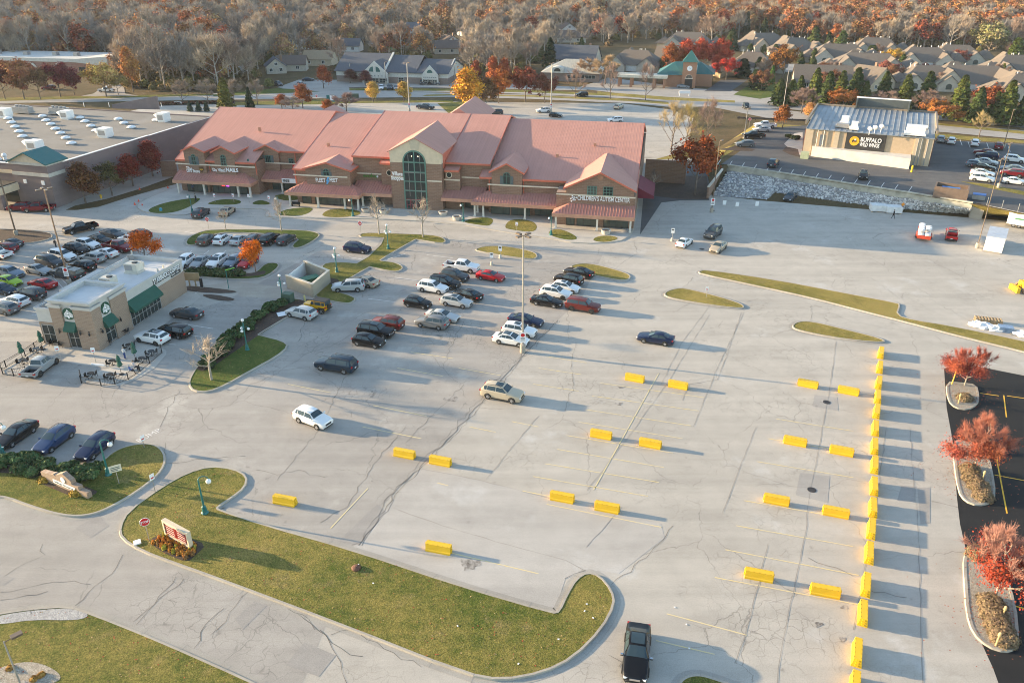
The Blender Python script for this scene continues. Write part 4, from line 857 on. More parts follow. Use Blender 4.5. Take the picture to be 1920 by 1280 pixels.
HT=6.75;tw_=MB();TX0,TX1,TY0,TY1=-5.9,.25,-.3,6.6
m=MB();m.box(TX0+.3,TX1-.15,TY0+.25,TY1-.3,HS,HT-.95);m.box(TX0+.3,TX1-.15,TY0+.25,TY0+.5,HT-.95,HT-.3).box(TX1-.4,TX1-.15,TY0+.5,TY1-.55,HT-.95,HT-.3).box(TX0+.3,TX1-.15,TY1-.55,TY1-.3,HT-.95,HT-.3).box(TX0+.3,TX0+.55,TY0+.5,TY1-.55,HT-.95,HT-.3);m.build('tower_panel',M_PARA,cafe)
m=MB();o_=.45
for(z0,z1,e)in((HT-.35,HT-.12,.10),(HT-.12,HT+.06,.24)):
 m.box(TX0-e+.2,TX1+e,TY0-e,TY0+.3,z0,z1).box(TX1-.3,TX1+e,TY0+.3,TY1+e-.2,z0,z1).box(TX0-e+.2,TX1-.3,TY1-.4,TY1+e-.2,z0,z1).box(TX0-e+.2,TX0+.5,TY0+.3,TY1-.4,z0,z1)
m.build('tower_cornice',M_PARA,cafe);m=MB();m.box(TX0+.5,TX1-.3,TY0+.3,TY1-.4,HT-.9,HT-.55);m.build('tower_roof',M_ROOFW,cafe)
for x0,x1,y0,y1 in((TX0,-4.2,TY0,1.0),(-2.45,TX1,TY0,1.45),(-1.2,TX1,3.4,TY1)):
 m=MB();m.box(x0,x1,y0,y1,0,HT-1.05);m.build('brick_pier',M_BRICK_TAN,cafe);m=MB();m.box(x0-.1,x1+.1,y0-.1,y1+.1,HT-1.05,HT-.8).box(x0-.2,x1+.2,y0-.2,y1+.2,HT-.8,HT-.62);m.build('pier_cap',M_PARA,cafe)
def rotpart(o,deg,loc):o.rotation_euler=(0,0,R(deg));o.location=loc;return o
window(cafe,-8.0,-6.1,.25,3.0,-.03,2,2,M_ALU,M_GLASS);window(cafe,-4.15,-2.5,.05,2.9,-.06,2,2,M_ALU,M_GLASS,name='entrance_door')
def side_window(y0,y1,z0,z1,n,x=.0,nm='window'):
 holder=window(cafe,y0,y1,z0,z1,-.03,n,2 if z1-z0>1.5 else 1,M_ALU,M_GLASS,name=nm);holder.rotation_euler=(0,0,R(90));holder.location=(x,0,0);return holder
side_window(1.5,3.35,.2,3.0,2,.02);side_window(6.75,13.4,.15,2.5,8,.03);
def awning(x0,x1,zt,zb,out,side=False):
 m=MB();v_=.28
 m.add([(x0,0,zt),(x1,0,zt),(x1,-out,zb),(x0,-out,zb),(x1,-out,zb-v_),(x0,-out,zb-v_),(x0,0,zb-v_),(x1,0,zb-v_)],[(3,2,1,0),(5,4,2,3),(0,6,5,3),(1,2,4,7),(6,7,4,5)])
 o=m.build('awning',M_AWN,cafe)
 if side:o.rotation_euler=(0,0,R(90))
 return o
awning(-4.2,-2.5,3.75,2.85,.75).location=(0,-.05,0);o=awning(1.35,3.5,3.9,2.9,.8,True);o.location=(.1,0,0);o=awning(6.6,13.0,4.0,2.75,1.1,True);o.location=(.03,0,0)
M_SEM=plain('emblem_green',(.01,.075,.045),.5)
def roundel(r=.82):
 m=MB();N_=28;m.yprism([(r*math.cos(2*math.pi*i/N_),r*math.sin(2*math.pi*i/N_))for i in range(N_)],-.08,0);a=m.mesh('round_sign',M_SEM)
 w=MB();w.yprism([(r*.97*math.cos(2*math.pi*i/N_),r*.97*math.sin(2*math.pi*i/N_))for i in range(N_)],-.10,-.081);q=0
 g=MB()
 g.yprism([(.17*r*math.cos(2*math.pi*i/16),.12*r+.22*r*math.sin(2*math.pi*i/16))for i in range(16)],-.12,-.081)
 for sg in(-1,1):
  for j in range(4):
   x=sg*(.26+.15*j)*r;h_=(.62-.13*j)*r;pts=[]
   for i in range(9):pts.append((x+sg*.05*r*math.sin(i*1.5),-.55*r+(h_+.45*r)*i/8))
   for i in range(8,-1,-1):pts.append((x+.085*r+sg*.05*r*math.sin(i*1.5),-.55*r+(h_+.45*r)*i/8))
   g.yprism(pts,-.112-.002*j,-.081)
 g.yprism([(-.2*r,-.2*r),(.2*r,-.2*r),(.14*r,-.75*r),(-.14*r,-.75*r)],-.125,-.081);g.yprism([(-.2*r,.45*r),(0,.8*r),(.2*r,.45*r),(.1*r,.42*r),(-.1*r,.42*r)],-.115,-.081)
 return a,g.mesh('emblem',M_SIGNW)
ra,rg=roundel()
o=put('round_sign',ra,cafe,(-3.33,TY0+.23,4.9));put('emblem',rg,o)
o=put('round_sign',ra,cafe,(TX1-.12,2.45,4.95),R(90));put('emblem',rg,o)
def slet(body,y,z,size,mat,width,x=.03):return lettering(body,size,mat,cafe,(x+.06,y,z),90,90,.03,.02,'LEFT',width,'sign_lettering')
ta_,za_=S.side(287,531,0);tb_,zb_=S.side(336,505,0);zl=(za_+zb_)/2;lettering('STARBUCKS COFFEE',1.0,M_BLACK,cafe,(.02,ta_+.02,zl-.12),90,90,.02,.085,'LEFT',tb_-ta_+.2,'sign_lettering');lettering('STARBUCKS COFFEE',1.0,M_SIGNW,cafe,(.10,ta_,zl),90,90,.03,.012,'LEFT',tb_-ta_,'sign_lettering');print('cafe letters',ta_,tb_,za_,zb_);m=MB();m.box(.0,.05,16.9,19.3,3.5,4.1);o=m.build('sign_panel',M_BLACK,cafe);lettering('DRIVE THRU',.4,M_SIGNW,o,(.055,17.0,3.65),90,90,.01,0,'LEFT',1.9)  # black copy behind the white letters paints in their drop shadow
for px,py,sx in((253,510,1.0),(206,537,.85)):
 s,t=S.top(px,py,HB-.62);m=MB();m.box(s-sx,s+sx,t-.8,t+.8,HB-.35,HB+.85).box(s-sx*1.1,s+sx*1.1,t-.9,t+.9,HB-.62,HB-.35);o=m.build('rooftop_unit',M_UNIT,cafe);m=MB();m.lathe([(.4,HB+.85),(.42,HB+.98),(.3,HB+.99)],(s+.3,t,0),12);m.build('fan',M_BLACK,o);m=MB();m.box(s-sx*.9,s+sx*.3,t-.83,t-.8,HB-.1,HB+.7);m.build('grille',M_GREY,o)
for px,py in((248,478),(297,512),(307,505),(270,500)):
 s,t=S.top(px,py,HB-.62);m=MB();m.tube([(s,t,HB-.62),(s,t,HB+.1)],.12,8);m.build('vent_pipe',M_UNIT,cafe)
m=MB();s,t=S.top(247,490,HB-.62);m.box(s-.5,s+.5,t-.1,t,HB-.6,HB+.4);m.build('roof_hatch',M_GREY,cafe)
for s,t,rz in((-5.0,TY0,0),(-1.9,TY0,0),(-.6,TY0,0),(TX1,.6,90),(TX1,4.3,90)):
 m=MB();m.tube([(0,0,2.75),(0,-.25,2.85),(0,-.25,2.6)],.04,6).lathe([(.05,2.2),(.13,2.35),(.13,2.55),(.04,2.7)],(0,-.25,0),8);o=m.build('wall_lantern',M_BLACK,cafe);o.location=(s,t,0);o.rotation_euler=(0,0,R(rz))
for i,(px,py)in enumerate(((331,556),(342,548))):
 o=thing('bike_rack',['black hoop bike rack on the side walk of the coffee shop, the nearer one','black hoop bike rack on the side walk of the coffee shop, the farther one'][i],'bike rack',G(px,py),R(75));m=MB();m.tube([(-.4,0,0),(-.4,0,.6),(-.25,0,.85),(.25,0,.85),(.4,0,.6),(.4,0,0)],.04,8);m.build('hoop',M_BLACK,o)
Wf=Fr(1505,290,-25,UZ)
ww_=Wf.root('restaurant','tan restaurant with blue-grey metal roof, black wings sign and white rear dock wall','restaurant')
M_TAN=plain('tan_stucco',(.50,.375,.25),.85,var=.08);M_TAN2=plain('pale_tan_stucco',(.53,.425,.30),.85,var=.06)
wd=26.8;dp=25.0;ze=Wf.front(1518,238,.1)[1];ze2=Wf.front(1747,262,.1)[1];ze=(ze+ze2)/2
m=MB();m.box(0,wd,0,dp,0,ze);m.build('wall',M_TAN,ww_)
for x0,x1 in((-.12,1.6),(wd-3.6,wd-1.9),(wd-1.4,wd+.12),(14.6,16.4),(6.2,7.3)):
 m=MB();m.box(x0,x1,-.18,0,0,ze-.15);m.build('pilaster',M_TAN2,ww_)
m=MB();m.box(wd,wd+.3,.0,dp,0,ze);m.box(-.3,0,0,dp,0,ze);m.build('brick_side',masonry('dark_red_brick',(.17,.07,.055),(.13,.055,.045),(.2,.15,.13),.6,.2),ww_)
rf=MB();zb=ze+1.3;rf.add([(-.2,-.35,ze),(wd+.2,-.35,ze),(wd+.2,dp,zb),(-.2,dp,zb),(-.2,-.35,ze-.12),(wd+.2,-.35,ze-.12)],[(0,1,2,3),(4,5,1,0)])
n=22
for i in range(n+1):
 x=-.1+(wd+.2)*i/n;rf.add([(x-.07,-.36,ze),(x+.07,-.36,ze),(x+.07,dp,zb),(x-.07,dp,zb),(x-.04,-.36,ze+.1),(x+.04,-.36,ze+.1),(x+.04,dp,zb+.1),(x-.04,dp,zb+.1)],[(4,5,6,7),(0,1,5,4),(3,0,4,7),(1,2,6,5)])
rf.build('roof',plain('blue_grey_metal_roof',(.25,.275,.30),.5,.1,var=.14,scale=.4),ww_)
m=MB();m.box(-.6,-.2,-.4,dp,zb-.3,zb+.5).box(wd+.2,wd+.6,-.4,dp,zb-.3,zb+.5).box(-.6,wd+.6,dp,dp+.4,zb-.3,zb+.4);m.build('parapet',plain('parapet_taupe',(.22,.18,.14),.8),ww_)
m=MB();m.box(9.0,20.8,dp+.41,dp+1.4,0,zb+2.4).box(8.7,9.0,dp-1.6,dp+1.4,zb-.2,zb+2.4).box(20.8,21.1,dp-1.6,dp+1.4,zb-.2,zb+2.4);m.build('entrance_parapet',plain('slate_screen',(.07,.085,.09),.6),ww_)
m=MB();m.box(8.6,21.2,dp+.3,dp+1.5,zb+2.4,zb+2.55);m.build('entrance_coping',M_WHITE,ww_)
s0,z1=Wf.front(1588,251,-.2);s1,z0=Wf.front(1659,289,-.2);z0b=Wf.front(1584,279,-.2)[1];zt=ze-.1
m=MB();m.box(s0,s1-.3,-.24,-.01,z0b-.35,zt);pn=m.build('sign_panel',plain('sign_charcoal',(.035,.032,.03),.6),ww_)
sc_,zc_=Wf.front(1602,264.5,-.3);m=MB();m.yprism([(sc_+1.05*math.cos(2*math.pi*i/28),zc_+1.05*math.sin(2*math.pi*i/28))for i in range(28)],-.32,-.24);o=m.build('round_emblem',plain('emblem_yellow',(.80,.42,.02),.5),pn)
m=MB();m.yprism([(sc_-.6,zc_),(sc_-.3,zc_+.25),(sc_+.1,zc_+.38),(sc_+.45,zc_+.1),(sc_+.55,zc_-.15),(sc_+.3,zc_-.12),(sc_+.2,zc_-.42),(sc_+.05,zc_-.15),(sc_-.25,zc_-.18),(sc_-.35,zc_-.42)],-.34,-.322);m.build('emblem_figure',plain('emblem_dark',(.06,.03,.02),.5),pn);m=MB();m.box(sc_-.05,sc_+.3,-.36,-.342,zc_+.12,zc_+.5);m.build('emblem_wing',M_SIGNW,pn)
sa_,zq=Wf.front(1612,269,-.3);sb_,_=Wf.front(1651,272,-.3)
lettering('BUFFALO',1.35,M_SIGNW,pn,(sa_,-.28,zc_+.02),90,0,.05,.03,'LEFT',sb_-sa_);lettering('WILD WINGS',1.2,M_SIGNW,pn,(sa_,-.28,zc_-1.05),90,0,.05,.03,'LEFT',(sb_-sa_)*.96)
m=MB();m.add([(1.9,-.9,0),(23.0,-4.6,0),(23.0,-.02,0),(1.9,-.02,0),(1.9,-.9,2.3),(23.0,-4.6,2.3),(23.0,-.02,2.3),(1.9,-.02,2.3)],[(4,5,6,7),(0,1,5,4),(1,2,6,5),(3,0,4,7)]);m.build('dock_wall',plain('whitewashed_block',(.58,.555,.51),.9,var=.12,scale=.5),ww_)
for x in(2.6,4.0,wd-2.2,wd-.9,wd-2.9):m=MB();m.tube([(x,-.25,2.3 if x<20 else.1),(x,-.25,ze-.2)],.09,6);m.build('downpipe',M_POST if x<20 else M_GREY,ww_)
m=MB();m.box(3.2,3.9,-.12,0,2.4,ze-1.2);m.build('ladder_cage',M_GREY,ww_)
def onw(px,py):s,t=Wf.top(px,py,ze+.8);return s,t
for px,py,sx,sy,sz in((1584,229,.8,.8,1.6),(1602,238,.7,.7,1.4),(1716,248,1.9,1.2,1.7),(1581,234,1.3,.9,.5)):
 s,t=onw(px,py);m=MB();m.box(s-sx,s+sx,t-sy,t+sy,ze+.5,ze+.6+sz).box(s-sx-.3,s+sx+.3,t-sy-.3,t+sy+.3,ze+.3,ze+.8);m.build('rooftop_unit',M_WHITE if sz>1 else M_GREY,ww_)
for px,py in((1652,244),(1640,246),(1630,249),(1735,246)):
 s,t=onw(px,py);m=MB();m.tube([(s,t,ze+.3),(s,t,ze+1.4)],.07,6);m.lathe([(.05,-.05),(.4,.03),(.62,.16)],(0,0,0),14);n0=len(m.v)-42
 rot=Matrix.Rotation(R(-60),3,'X')@Matrix.Rotation(R(20),3,'Y')
 for q in range(n0,len(m.v)):p_=rot@Vector(m.v[q]);m.v[q]=(p_.x+s,p_.y+t,p_.z+ze+1.5)
 m.build('satellite_dish',M_WHITE,ww_)
Of=Fr(632,153,-10.7)
off=Of.root('office_building','long low office with dark slate roof and two pale pointed gables behind the shops','office building')
M_OBRICK=masonry('muted_brown_brick',(.24,.18,.155),(.20,.15,.13),(.3,.25,.22),.6,.2)
ow=45;od=24
m=MB();m.box(0,ow,0,od,0,2.3);m.build('brick_base',M_OBRICK,off);m=MB();m.box(.02,ow-.02,.02,od-.02,2.3,4.0);m.yprism([(ow-.3,4)]+[(ow,4)]+[(ow,4.1),(ow-.3,4.1)],0,od);xprism(m,[(.5,4.0),(od-.5,4.0),(od/2,8.2)],ow-.5,ow-.1);m.build('upper_wall',plain('pale_panel',(.58,.56,.50),.8),off)
m=MB();ap=9.3
xprism(m,[(-.7,3.9),(-.7,4.15),(od/2,ap+.2),(od+.7,4.15),(od+.7,3.9),(od/2,ap)],-.6,19.5);xprism(m,[(-.7,3.9),(-.7,4.15),(od/2,ap-.3),(od+.7,4.15),(od+.7,3.9),(od/2,ap-.5)],19.5,32.5);xprism(m,[(-.7,3.9),(-.7,4.15),(od/2,ap-1.5),(od+.7,4.15),(od+.7,3.9),(od/2,ap-1.7)],32.5,ow+.4);m.build('roof',M_SHINGLE_G,off)
m=MB();xprism(m,[(-.7,4.1),(-.7,4.5),(od/2,ap+.65),(od/2,ap+.2)],19.5,20.2);m.build('parapet_fin',plain('pale_panel',(.58,.56,.50),.8),off)
M_PALE=MATS['pale_panel']
for s0,s1,za2,tb in((11,21.5,8.1,9),(35.0,41.5,7.1,7)):
 c=(s0+s1)/2;m=MB();m.yprism([(s0,1.9),(s1,1.9),(s1,3.6),(c,za2),(s0,3.6)],-1.4,-.9);m.yprism([(s0,0),(s0+.5,0),(s0+.5,1.9),(s0,1.9)],-1.4,-.9).yprism([(s1-.5,0),(s1,0),(s1,1.9),(s1-.5,1.9)],-1.4,-.9);m.build('gable_front',M_PALE,off)
 m=MB();m.yprism([(s0-.3,3.4),(c,za2-.15),(s1+.3,3.4)],-.85,tb);m.build('gable_roof',M_SHINGLE_G,off)
 n_=3;
 for k in range(n_):window(off,s0+.7+(s1-s0-1.4)*k/n_+.12,s0+.7+(s1-s0-1.4)*(k+1)/n_-.12,.3,1.8,-1.2,2,2,M_PALE,M_GLASS)
 m=MB()
 if s0<20:
  for sg in(-1,1):m.yprism([(c+sg*.55,4.2)]+[(c+sg*(.55+1.7*math.cos(a)),4.2+1.9*math.sin(a))for a in[math.pi/2*i/8 for i in range(9)]],-1.46,-1.4)
 else:m.yprism([(c+1.1*math.cos(a),4.3+1.15*math.sin(a))for a in[math.pi*i/14 for i in range(15)]],-1.46,-1.4)
 m.build('arched_window',plain('green_glazing',(.05,.14,.13),.2),off)
 m=MB()
 for k in range(7):m.box(s0+.9+(s1-s0-1.8)*k/6-.18,s0+.9+(s1-s0-1.8)*k/6+.18,-1.45,-1.4,2.5,2.85)
 m.build('vent_square',M_SHUT,off)
for s in(25.2,):window(off,s,s+2.2,.4,2.2,-.05,2,2,M_PALE,M_GLASS)
Bk=Fr(1018,152,-10.7)
bank=Bk.root('bank_branch','low bank with pale ribbed hip roof and one arched dormer behind the autumn trees','bank')
bw,bd=22,16;m=MB();m.box(0,bw,0,bd,0,3.3);m.build('wall',M_OBRICK,bank)
m=MB();z0,z1=3.3,7.6;e=.9
m.add([(-e,-e,z0),(bw+e,-e,z0),(bw+e,bd+e,z0),(-e,bd+e,z0),(bw*.36,bd*.45,z1),(bw*.66,bd*.45,z1)],[(0,1,5,4),(1,2,5),(2,3,4,5),(3,0,4),(3,2,1,0)]);m.build('roof',seamed('pale_ribbed_roof',(.46,.43,.36),.7,.5,0,0,.8),bank)
m=MB();m.box(3.4,8.0,-.9,3,3.3,4.6);m.yprism([(3.4,4.6),(8,4.6)]+[(5.7+2.3*math.cos(a),4.6+1.0*math.sin(a))for a in[math.pi*i/10 for i in range(1,10)]],-.9,4);m.build('dormer',M_PALE,bank)
m=MB();m.yprism([(4.4,3.8),(7.0,3.8)]+[(5.7+1.3*math.cos(a),3.9+1.2*math.sin(a))for a in[math.pi*i/10 for i in range(11)]],-.98,-.9);m.build('arched_window',M_GLASS,bank);window(bank,9.5,20.5,1.2,2.6,-.05,8,1,M_PALE,M_GLASS)
Cf=Fr(1277,165,-14)
cb=Cf.root('clock_tower_bank','red brick bank with square clock tower, teal roofs and long drive-through canopy','bank')
M_REDB=masonry('warm_red_brick',(.38,.17,.09),(.32,.14,.075),(.42,.32,.24),.5,.18)
m=MB();m.box(0,5.0,0,5.0,0,9.2);m.build('tower',M_REDB,cb)
m=MB();m.add([(-.4,-.4,9.2),(5.4,-.4,9.2),(5.4,5.4,9.2),(-.4,5.4,9.2),(2.5,2.5,13.2)],[(0,1,4),(1,2,4),(2,3,4),(3,0,4),(3,2,1,0)]);m.build('tower_roof',M_TEAL,cb)
m=MB();m.yprism([(2.5+.95*math.cos(2*math.pi*i/24),7.0+.95*math.sin(2*math.pi*i/24))for i in range(24)],-.1,0);o=m.build('clock_face',M_SIGNW,cb);m=MB();m.box(2.47,2.53,-.13,-.1,6.95,7.65).box(2.5,2.95,-.13,-.1,6.95,7.02);m.build('clock_hands',M_BLACK,o)
m=MB();m.box(5.0,5.1,2.0,3.6,6.2,7.8);m.build('side_clock',M_SIGNW,cb)
m=MB();m.box(1.1,3.9,-.08,0,.1,3.3);m.build('door',M_DARK,cb);m=MB();m.box(1.0,4.0,-.12,0,3.3,3.5);m.build('lintel',M_BAND,cb);window(cb,1.2,3.8,3.5,4.8,-.04,2,1,M_BAND,M_GLASS,True)
m=MB();m.box(-6.5,0,1.2,16,0,4.4).box(5.0,11,5.0,19,0,4.4).box(0,5,5,16,0,4.4);m.build('wall',M_REDB,cb)
m=MB();z0,z1=4.4,8.2;m.add([(-9.5,.4,z0),(.0,.4,z0),(5.2,5,z0),(11.8,5,z0),(11.8,19.5,z0),(-9.5,16.5,z0),(-3.5,9,z1),(6,11,z1)],[(0,1,6),(1,2,7,6),(2,3,7),(3,4,7),(4,5,6,7),(5,0,6)]);m.build('roof',M_TEAL,cb)
m=MB();m.box(-24,-5.2,-3.6,3.8,3.5,4.4);m.build('drive_canopy',plain('canopy_cream',(.60,.55,.44),.8),cb)
for x in(-23,-18.5,-10,-6.2):
 for y in(-2.6,2.6):m=MB();m.box(x-.45,x+.45,y-.45,y+.45,0,3.5);m.build('canopy_pier',M_REDB,cb)
for y in(7,9.6,12.2):m=MB();m.box(11.0,11.06,y-.7,y+.7,.9,3.6);m.build('side_window',M_GLASS,cb)
Lf=Fr(205,141,-10.7)
fl=Lf.root('low_white_building','long low building with pale roof parapet and red brick arches behind the maroon trees','building')
m=MB();m.box(-62,0,0,22,0,4.6);m.build('wall',masonry('striped_red_brick',(.30,.15,.11),(.26,.13,.10),(.5,.42,.36),2,.8),fl);m=MB();m.box(-62.2,.2,-.25,22.2,4.6,6.0);m.add([(-14,-.3,4.6),(.6,-.3,3.4),(.6,-.3,7.2),(-14,-.3,6.0),(-14,10,4.6),(.6,22,3.4),(.6,22,7.2),(-14,22,6.0)],[(0,1,2,3),(3,2,6,7),(1,5,6,2)]);m.build('parapet',plain('pale_grey_panel',(.52,.52,.49),.8),fl)
for x in(-52,-36,-22):
 m=MB();m.yprism([(x+3.4*math.cos(a),.8+3.6*math.sin(a))for a in[math.pi*i/12 for i in range(13)]]+[(x+2.7*math.cos(a),.8+2.9*math.sin(a))for a in[math.pi-math.pi*i/12 for i in range(13)]],-.6,-.2);m.build('brick_arch',M_PALE,fl)
for x in(-12,-8,-30):m=MB();m.box(x-1.4,x+1.4,-.1,0,.6,2.8);m.build('window',M_GLASS,fl)
for x in(-58,-44,-30,-20):m=MB();m.box(x-1,x+1,8,10,6.0,7.4);m.build('rooftop_unit',M_GREY,fl)
E1=Fr(588,556,-20)
en=E1.root('refuse_enclosure','tan block refuse enclosure with white gate on the grass beside the silver cars','enclosure')
q=[E1.top(*p,0)for p in((541,540),(588,557),(618,531),(575,513))]
m=MB()
def wseg(m,a,b,h,th):
 a=Vector((a[0],a[1],0));b=Vector((b[0],b[1],0));d=(b-a);L_=d.length;d.normalize();m.obox((a+b)/2+Vector((0,0,h/2)),(L_/2+th/2,th/2,h/2),(d,(-d.y,d.x,0),(0,0,1)))
wseg(m,q[0],q[1],2.1,.3);wseg(m,q[1],q[2],2.099,.3);wseg(m,q[2],q[3],2.098,.3);m.build('block_wall',masonry('tan_block',(.40,.35,.27),(.36,.315,.245),(.30,.26,.2),.4,.2),en)
m=MB()
for a,b in((q[0],q[1]),(q[1],q[2]),(q[2],q[3])):
 a=Vector((*a,0));b=Vector((*b,0));d=(b-a);L_=d.length;d.normalize();m.obox((a+b)/2+Vector((0,0,2.15+.001*len(m.v))),(L_/2+.2,.2,.05),(d,(-d.y,d.x,0),(0,0,1)))
m.build('coping',M_BAND,en);m=MB();wseg(m,q[3],q[0],2.0,.08);m.build('gate',M_WHITE,en)
c=G(582,536);dpst=thing('dumpster','dark green dumpster inside the tan block enclosure','dumpster',c,R(40));m=MB();m.box(-1.5,1.5,-.8,.8,.15,1.3);m.box(-1.55,1.55,-.85,.85,1.3,1.38);m.build('bin',plain('dumpster_green',(.02,.10,.05),.6),dpst);m=MB();m.box(-1.5,1.5,-.8,.82,1.38,1.45);m.build('lid',plain('dumpster_lid',(.03,.13,.07),.6),dpst)
E2=Fr(1812,378,-30,UZ);en2=E2.root('refuse_enclosure','brown brick refuse pen at the right end of the retaining wall','enclosure');m=MB();m.box(-6,0,0,.3,0,2.2).box(-6,-5.7,.3,4,0,2.2).box(-.3,0,.3,4,0,2.2).box(-5.7,-.3,3.7,4,0,2.2);m.build('brick_wall',plain('pen_brick',(.17,.12,.09),.85),en2)
o=thing('dumpster','blue lidded dumpster inside the brown brick refuse pen','dumpster',E2.o+V((-2.0,2.9,0)),R(-30));m=MB();m.box(-1.6,1.6,-.9,.9,.1,1.5);m.build('bin',M_GREY,o);m=MB();m.add([(-1.6,-.9,1.5),(1.6,-.9,1.5),(1.6,.9,1.9),(-1.6,.9,1.9),(-1.6,-.9,1.44),(1.6,-.9,1.44),(1.6,.9,1.84),(-1.6,.9,1.84)],[(0,1,2,3),(4,5,1,0),(5,6,2,1),(7,4,0,3),(7,6,5,4),(6,7,3,2)]);m.build('lid',plain('lid_blue',(.05,.18,.50),.5),o)
o=thing('dumpster','small blue bin standing right of the brown brick refuse pen','dumpster',G(1834,374,UZ),R(-30));m=MB();m.box(-1.1,1.1,-.7,.7,.1,1.0);m.build('bin',M_GREY,o);m=MB();m.box(-1.15,1.15,-.75,.75,1.0,1.12);m.build('lid',plain('lid_blue',(.05,.18,.50),.5),o)
def hip(m,x0,x1,y0,y1,z0,z1,e=.5,mi=0):
 w_=(x1-x0);d_=(y1-y0);h=min(w_,d_)/2
 a=[(x0-e,y0-e,z0),(x1+e,y0-e,z0),(x1+e,y1+e,z0),(x0-e,y1+e,z0)]
 r0,r1=((x0+h*.8,(y0+y1)/2,z1),(x1-h*.8,(y0+y1)/2,z1))if w_>=d_ else(((x0+x1)/2,y0+h*.8,z1),((x0+x1)/2,y1-h*.8,z1))
 fs=[(0,1,5,4),(1,2,5),(2,3,4,5),(3,0,4),(3,2,1,0)]if w_>=d_ else[(0,1,4),(1,2,5,4),(2,3,5),(3,0,4,5),(3,2,1,0)]
 m.add(a+[r0,r1],fs,mi)
HOUSES=[]
def house(px,py,w,d,rz,label,z=0.0,style=0,roof=None,wallm=None,h=2.7,rh=5.2,group=None,zoff=0):
 loc=G(px,py,z+h);loc.z=z;o=thing('house',label,'house',loc,R(rz),group);HOUSES.append((loc.x,loc.y,max(w,d)*.75))
 roof=roof or M_SHINGLE_T;wallm=wallm or M_SIDING
 wl=MB();wl.box(-w/2,w/2,-d/2,d/2,0,h)
 rf=MB();c_r=random.Random(int(px*7+py))
 if style==0:
  hip(rf,-w/2,w/2,-d/2,d/2,h,h+rh)
  for sx in(-.30,.28):
   gx=w*sx;gw=w*.17;gy=-d/2-2.2;wl.box(gx-gw,gx+gw,gy,-d/2+.1,0,h);wl.yprism([(gx-gw,h),(gx+gw,h),(gx,h+gw*.85)],gy,gy+.3)
   e=.4;ap=h+gw*.85
   for sg in(-1,1):rf.add([(gx,gy-.4,ap+.12),(gx+sg*(gw+e),gy-.4,h-.25),(gx+sg*(gw+e),0,h-.25),(gx,1.5,ap+.12)],[(0,1,2,3)if sg>0 else(3,2,1,0)])
  hip(rf,-w*.36,w*.05,-d*.05,d*.62,h+.2,h+rh*1.12,.2);wl.box(-w*.34,w*.03,d*.4,d*.6,0,h+.2);hip(rf,-w/2-4,-w/2+4,-d*.35,d*.2,h-.25,h+rh*.55);wl.box(-w/2-3.6,-w/2,-d*.3,d*.15,0,h-.3);hip(rf,w/2-1,w/2+5,-d*.2,d*.45,h-.2,h+rh*.6);wl.box(w/2,w/2+4.6,-d*.15,d*.4,0,h-.2)
 elif style==1:
  wl.yprism([(-w/2,h),(w/2,h),(0,h+rh)],-d/2,d/2)
  for sg in(-1,1):rf.add([(0,-d/2-.4,h+rh+.15),(sg*(w/2+.5),-d/2-.4,h-.25),(sg*(w/2+.5),d/2+.4,h-.25),(0,d/2+.4,h+rh+.15),(0,-d/2-.4,h+rh),(sg*(w/2+.5),-d/2-.4,h-.4),(sg*(w/2+.5),d/2+.4,h-.4),(0,d/2+.4,h+rh)],
                                  [(0,1,2,3),(7,6,5,4),(4,5,1,0),(6,7,3,2),(5,6,2,1)]if sg>0 else[(3,2,1,0),(4,5,6,7),(0,1,5,4),(2,3,7,6),(1,2,6,5)])
 else:
  xprism(wl,[(-d/2,h),(d/2,h),(0,h+rh)],-w/2,w/2)
  for sg in(-1,1):rf.add([(-w/2-.4,0,h+rh+.15),(w/2+.4,0,h+rh+.15),(w/2+.4,sg*(d/2+.5),h-.25),(-w/2-.4,sg*(d/2+.5),h-.25),(-w/2-.4,0,h+rh),(w/2+.4,0,h+rh),(w/2+.4,sg*(d/2+.5),h-.4),(-w/2-.4,sg*(d/2+.5),h-.4)],
                                  [(3,2,1,0),(4,5,6,7),(0,1,5,4),(2,3,7,6),(1,2,6,5),(3,0,4,7)]if sg>0 else[(0,1,2,3),(7,6,5,4),(4,5,1,0),(6,7,3,2),(5,6,2,1),(7,4,0,3)])
 wl.build('wall',wallm,o);ro=rf.build('roof',roof,o)
 yf=-d/2-.03
 if style==0:
  for sx in(-.30,.28):
   gx=w*sx;gy=-d/2-2.2
   m=MB();m.yprism([(gx-1.0,.8),(gx+1.0,.8)]+[(gx+1.0*math.cos(a),1.9+.9*math.sin(a))for a in[math.pi*i/8 for i in range(9)]],gy-.06,gy);m.build('window',M_GLASS_G,o)
  m=MB();m.box(-2.4,2.4,yf,yf+.1,.05,2.3);m.build('garage_door',M_DOOR,o)
  for k in range(3):m=MB();x=c_r.uniform(-w*.3,w*.3);m.tube([(x,1.5+k*.4,h+rh*.5),(x,1.5+k*.4,h+rh+.5)],.13,6);m.build('vent_pipe',M_WHITE,ro)
 else:
  for x in(-w*.28,w*.22):window(o,x-.7,x+.7,.9,2.3,-d/2-.02,2,1,M_WHITE,M_GLASS,fw=.1)
  if style==1:window(o,-.7,.7,h+.3,h+1.5,-d/2-.02,2,1,M_WHITE,M_GLASS,fw=.1)
  m=MB();m.box(w*.28,w*.28+.9,1,1.9,h+rh*.3,h+rh+.9);m.build('chimney',M_BRICK,ro)
 return o
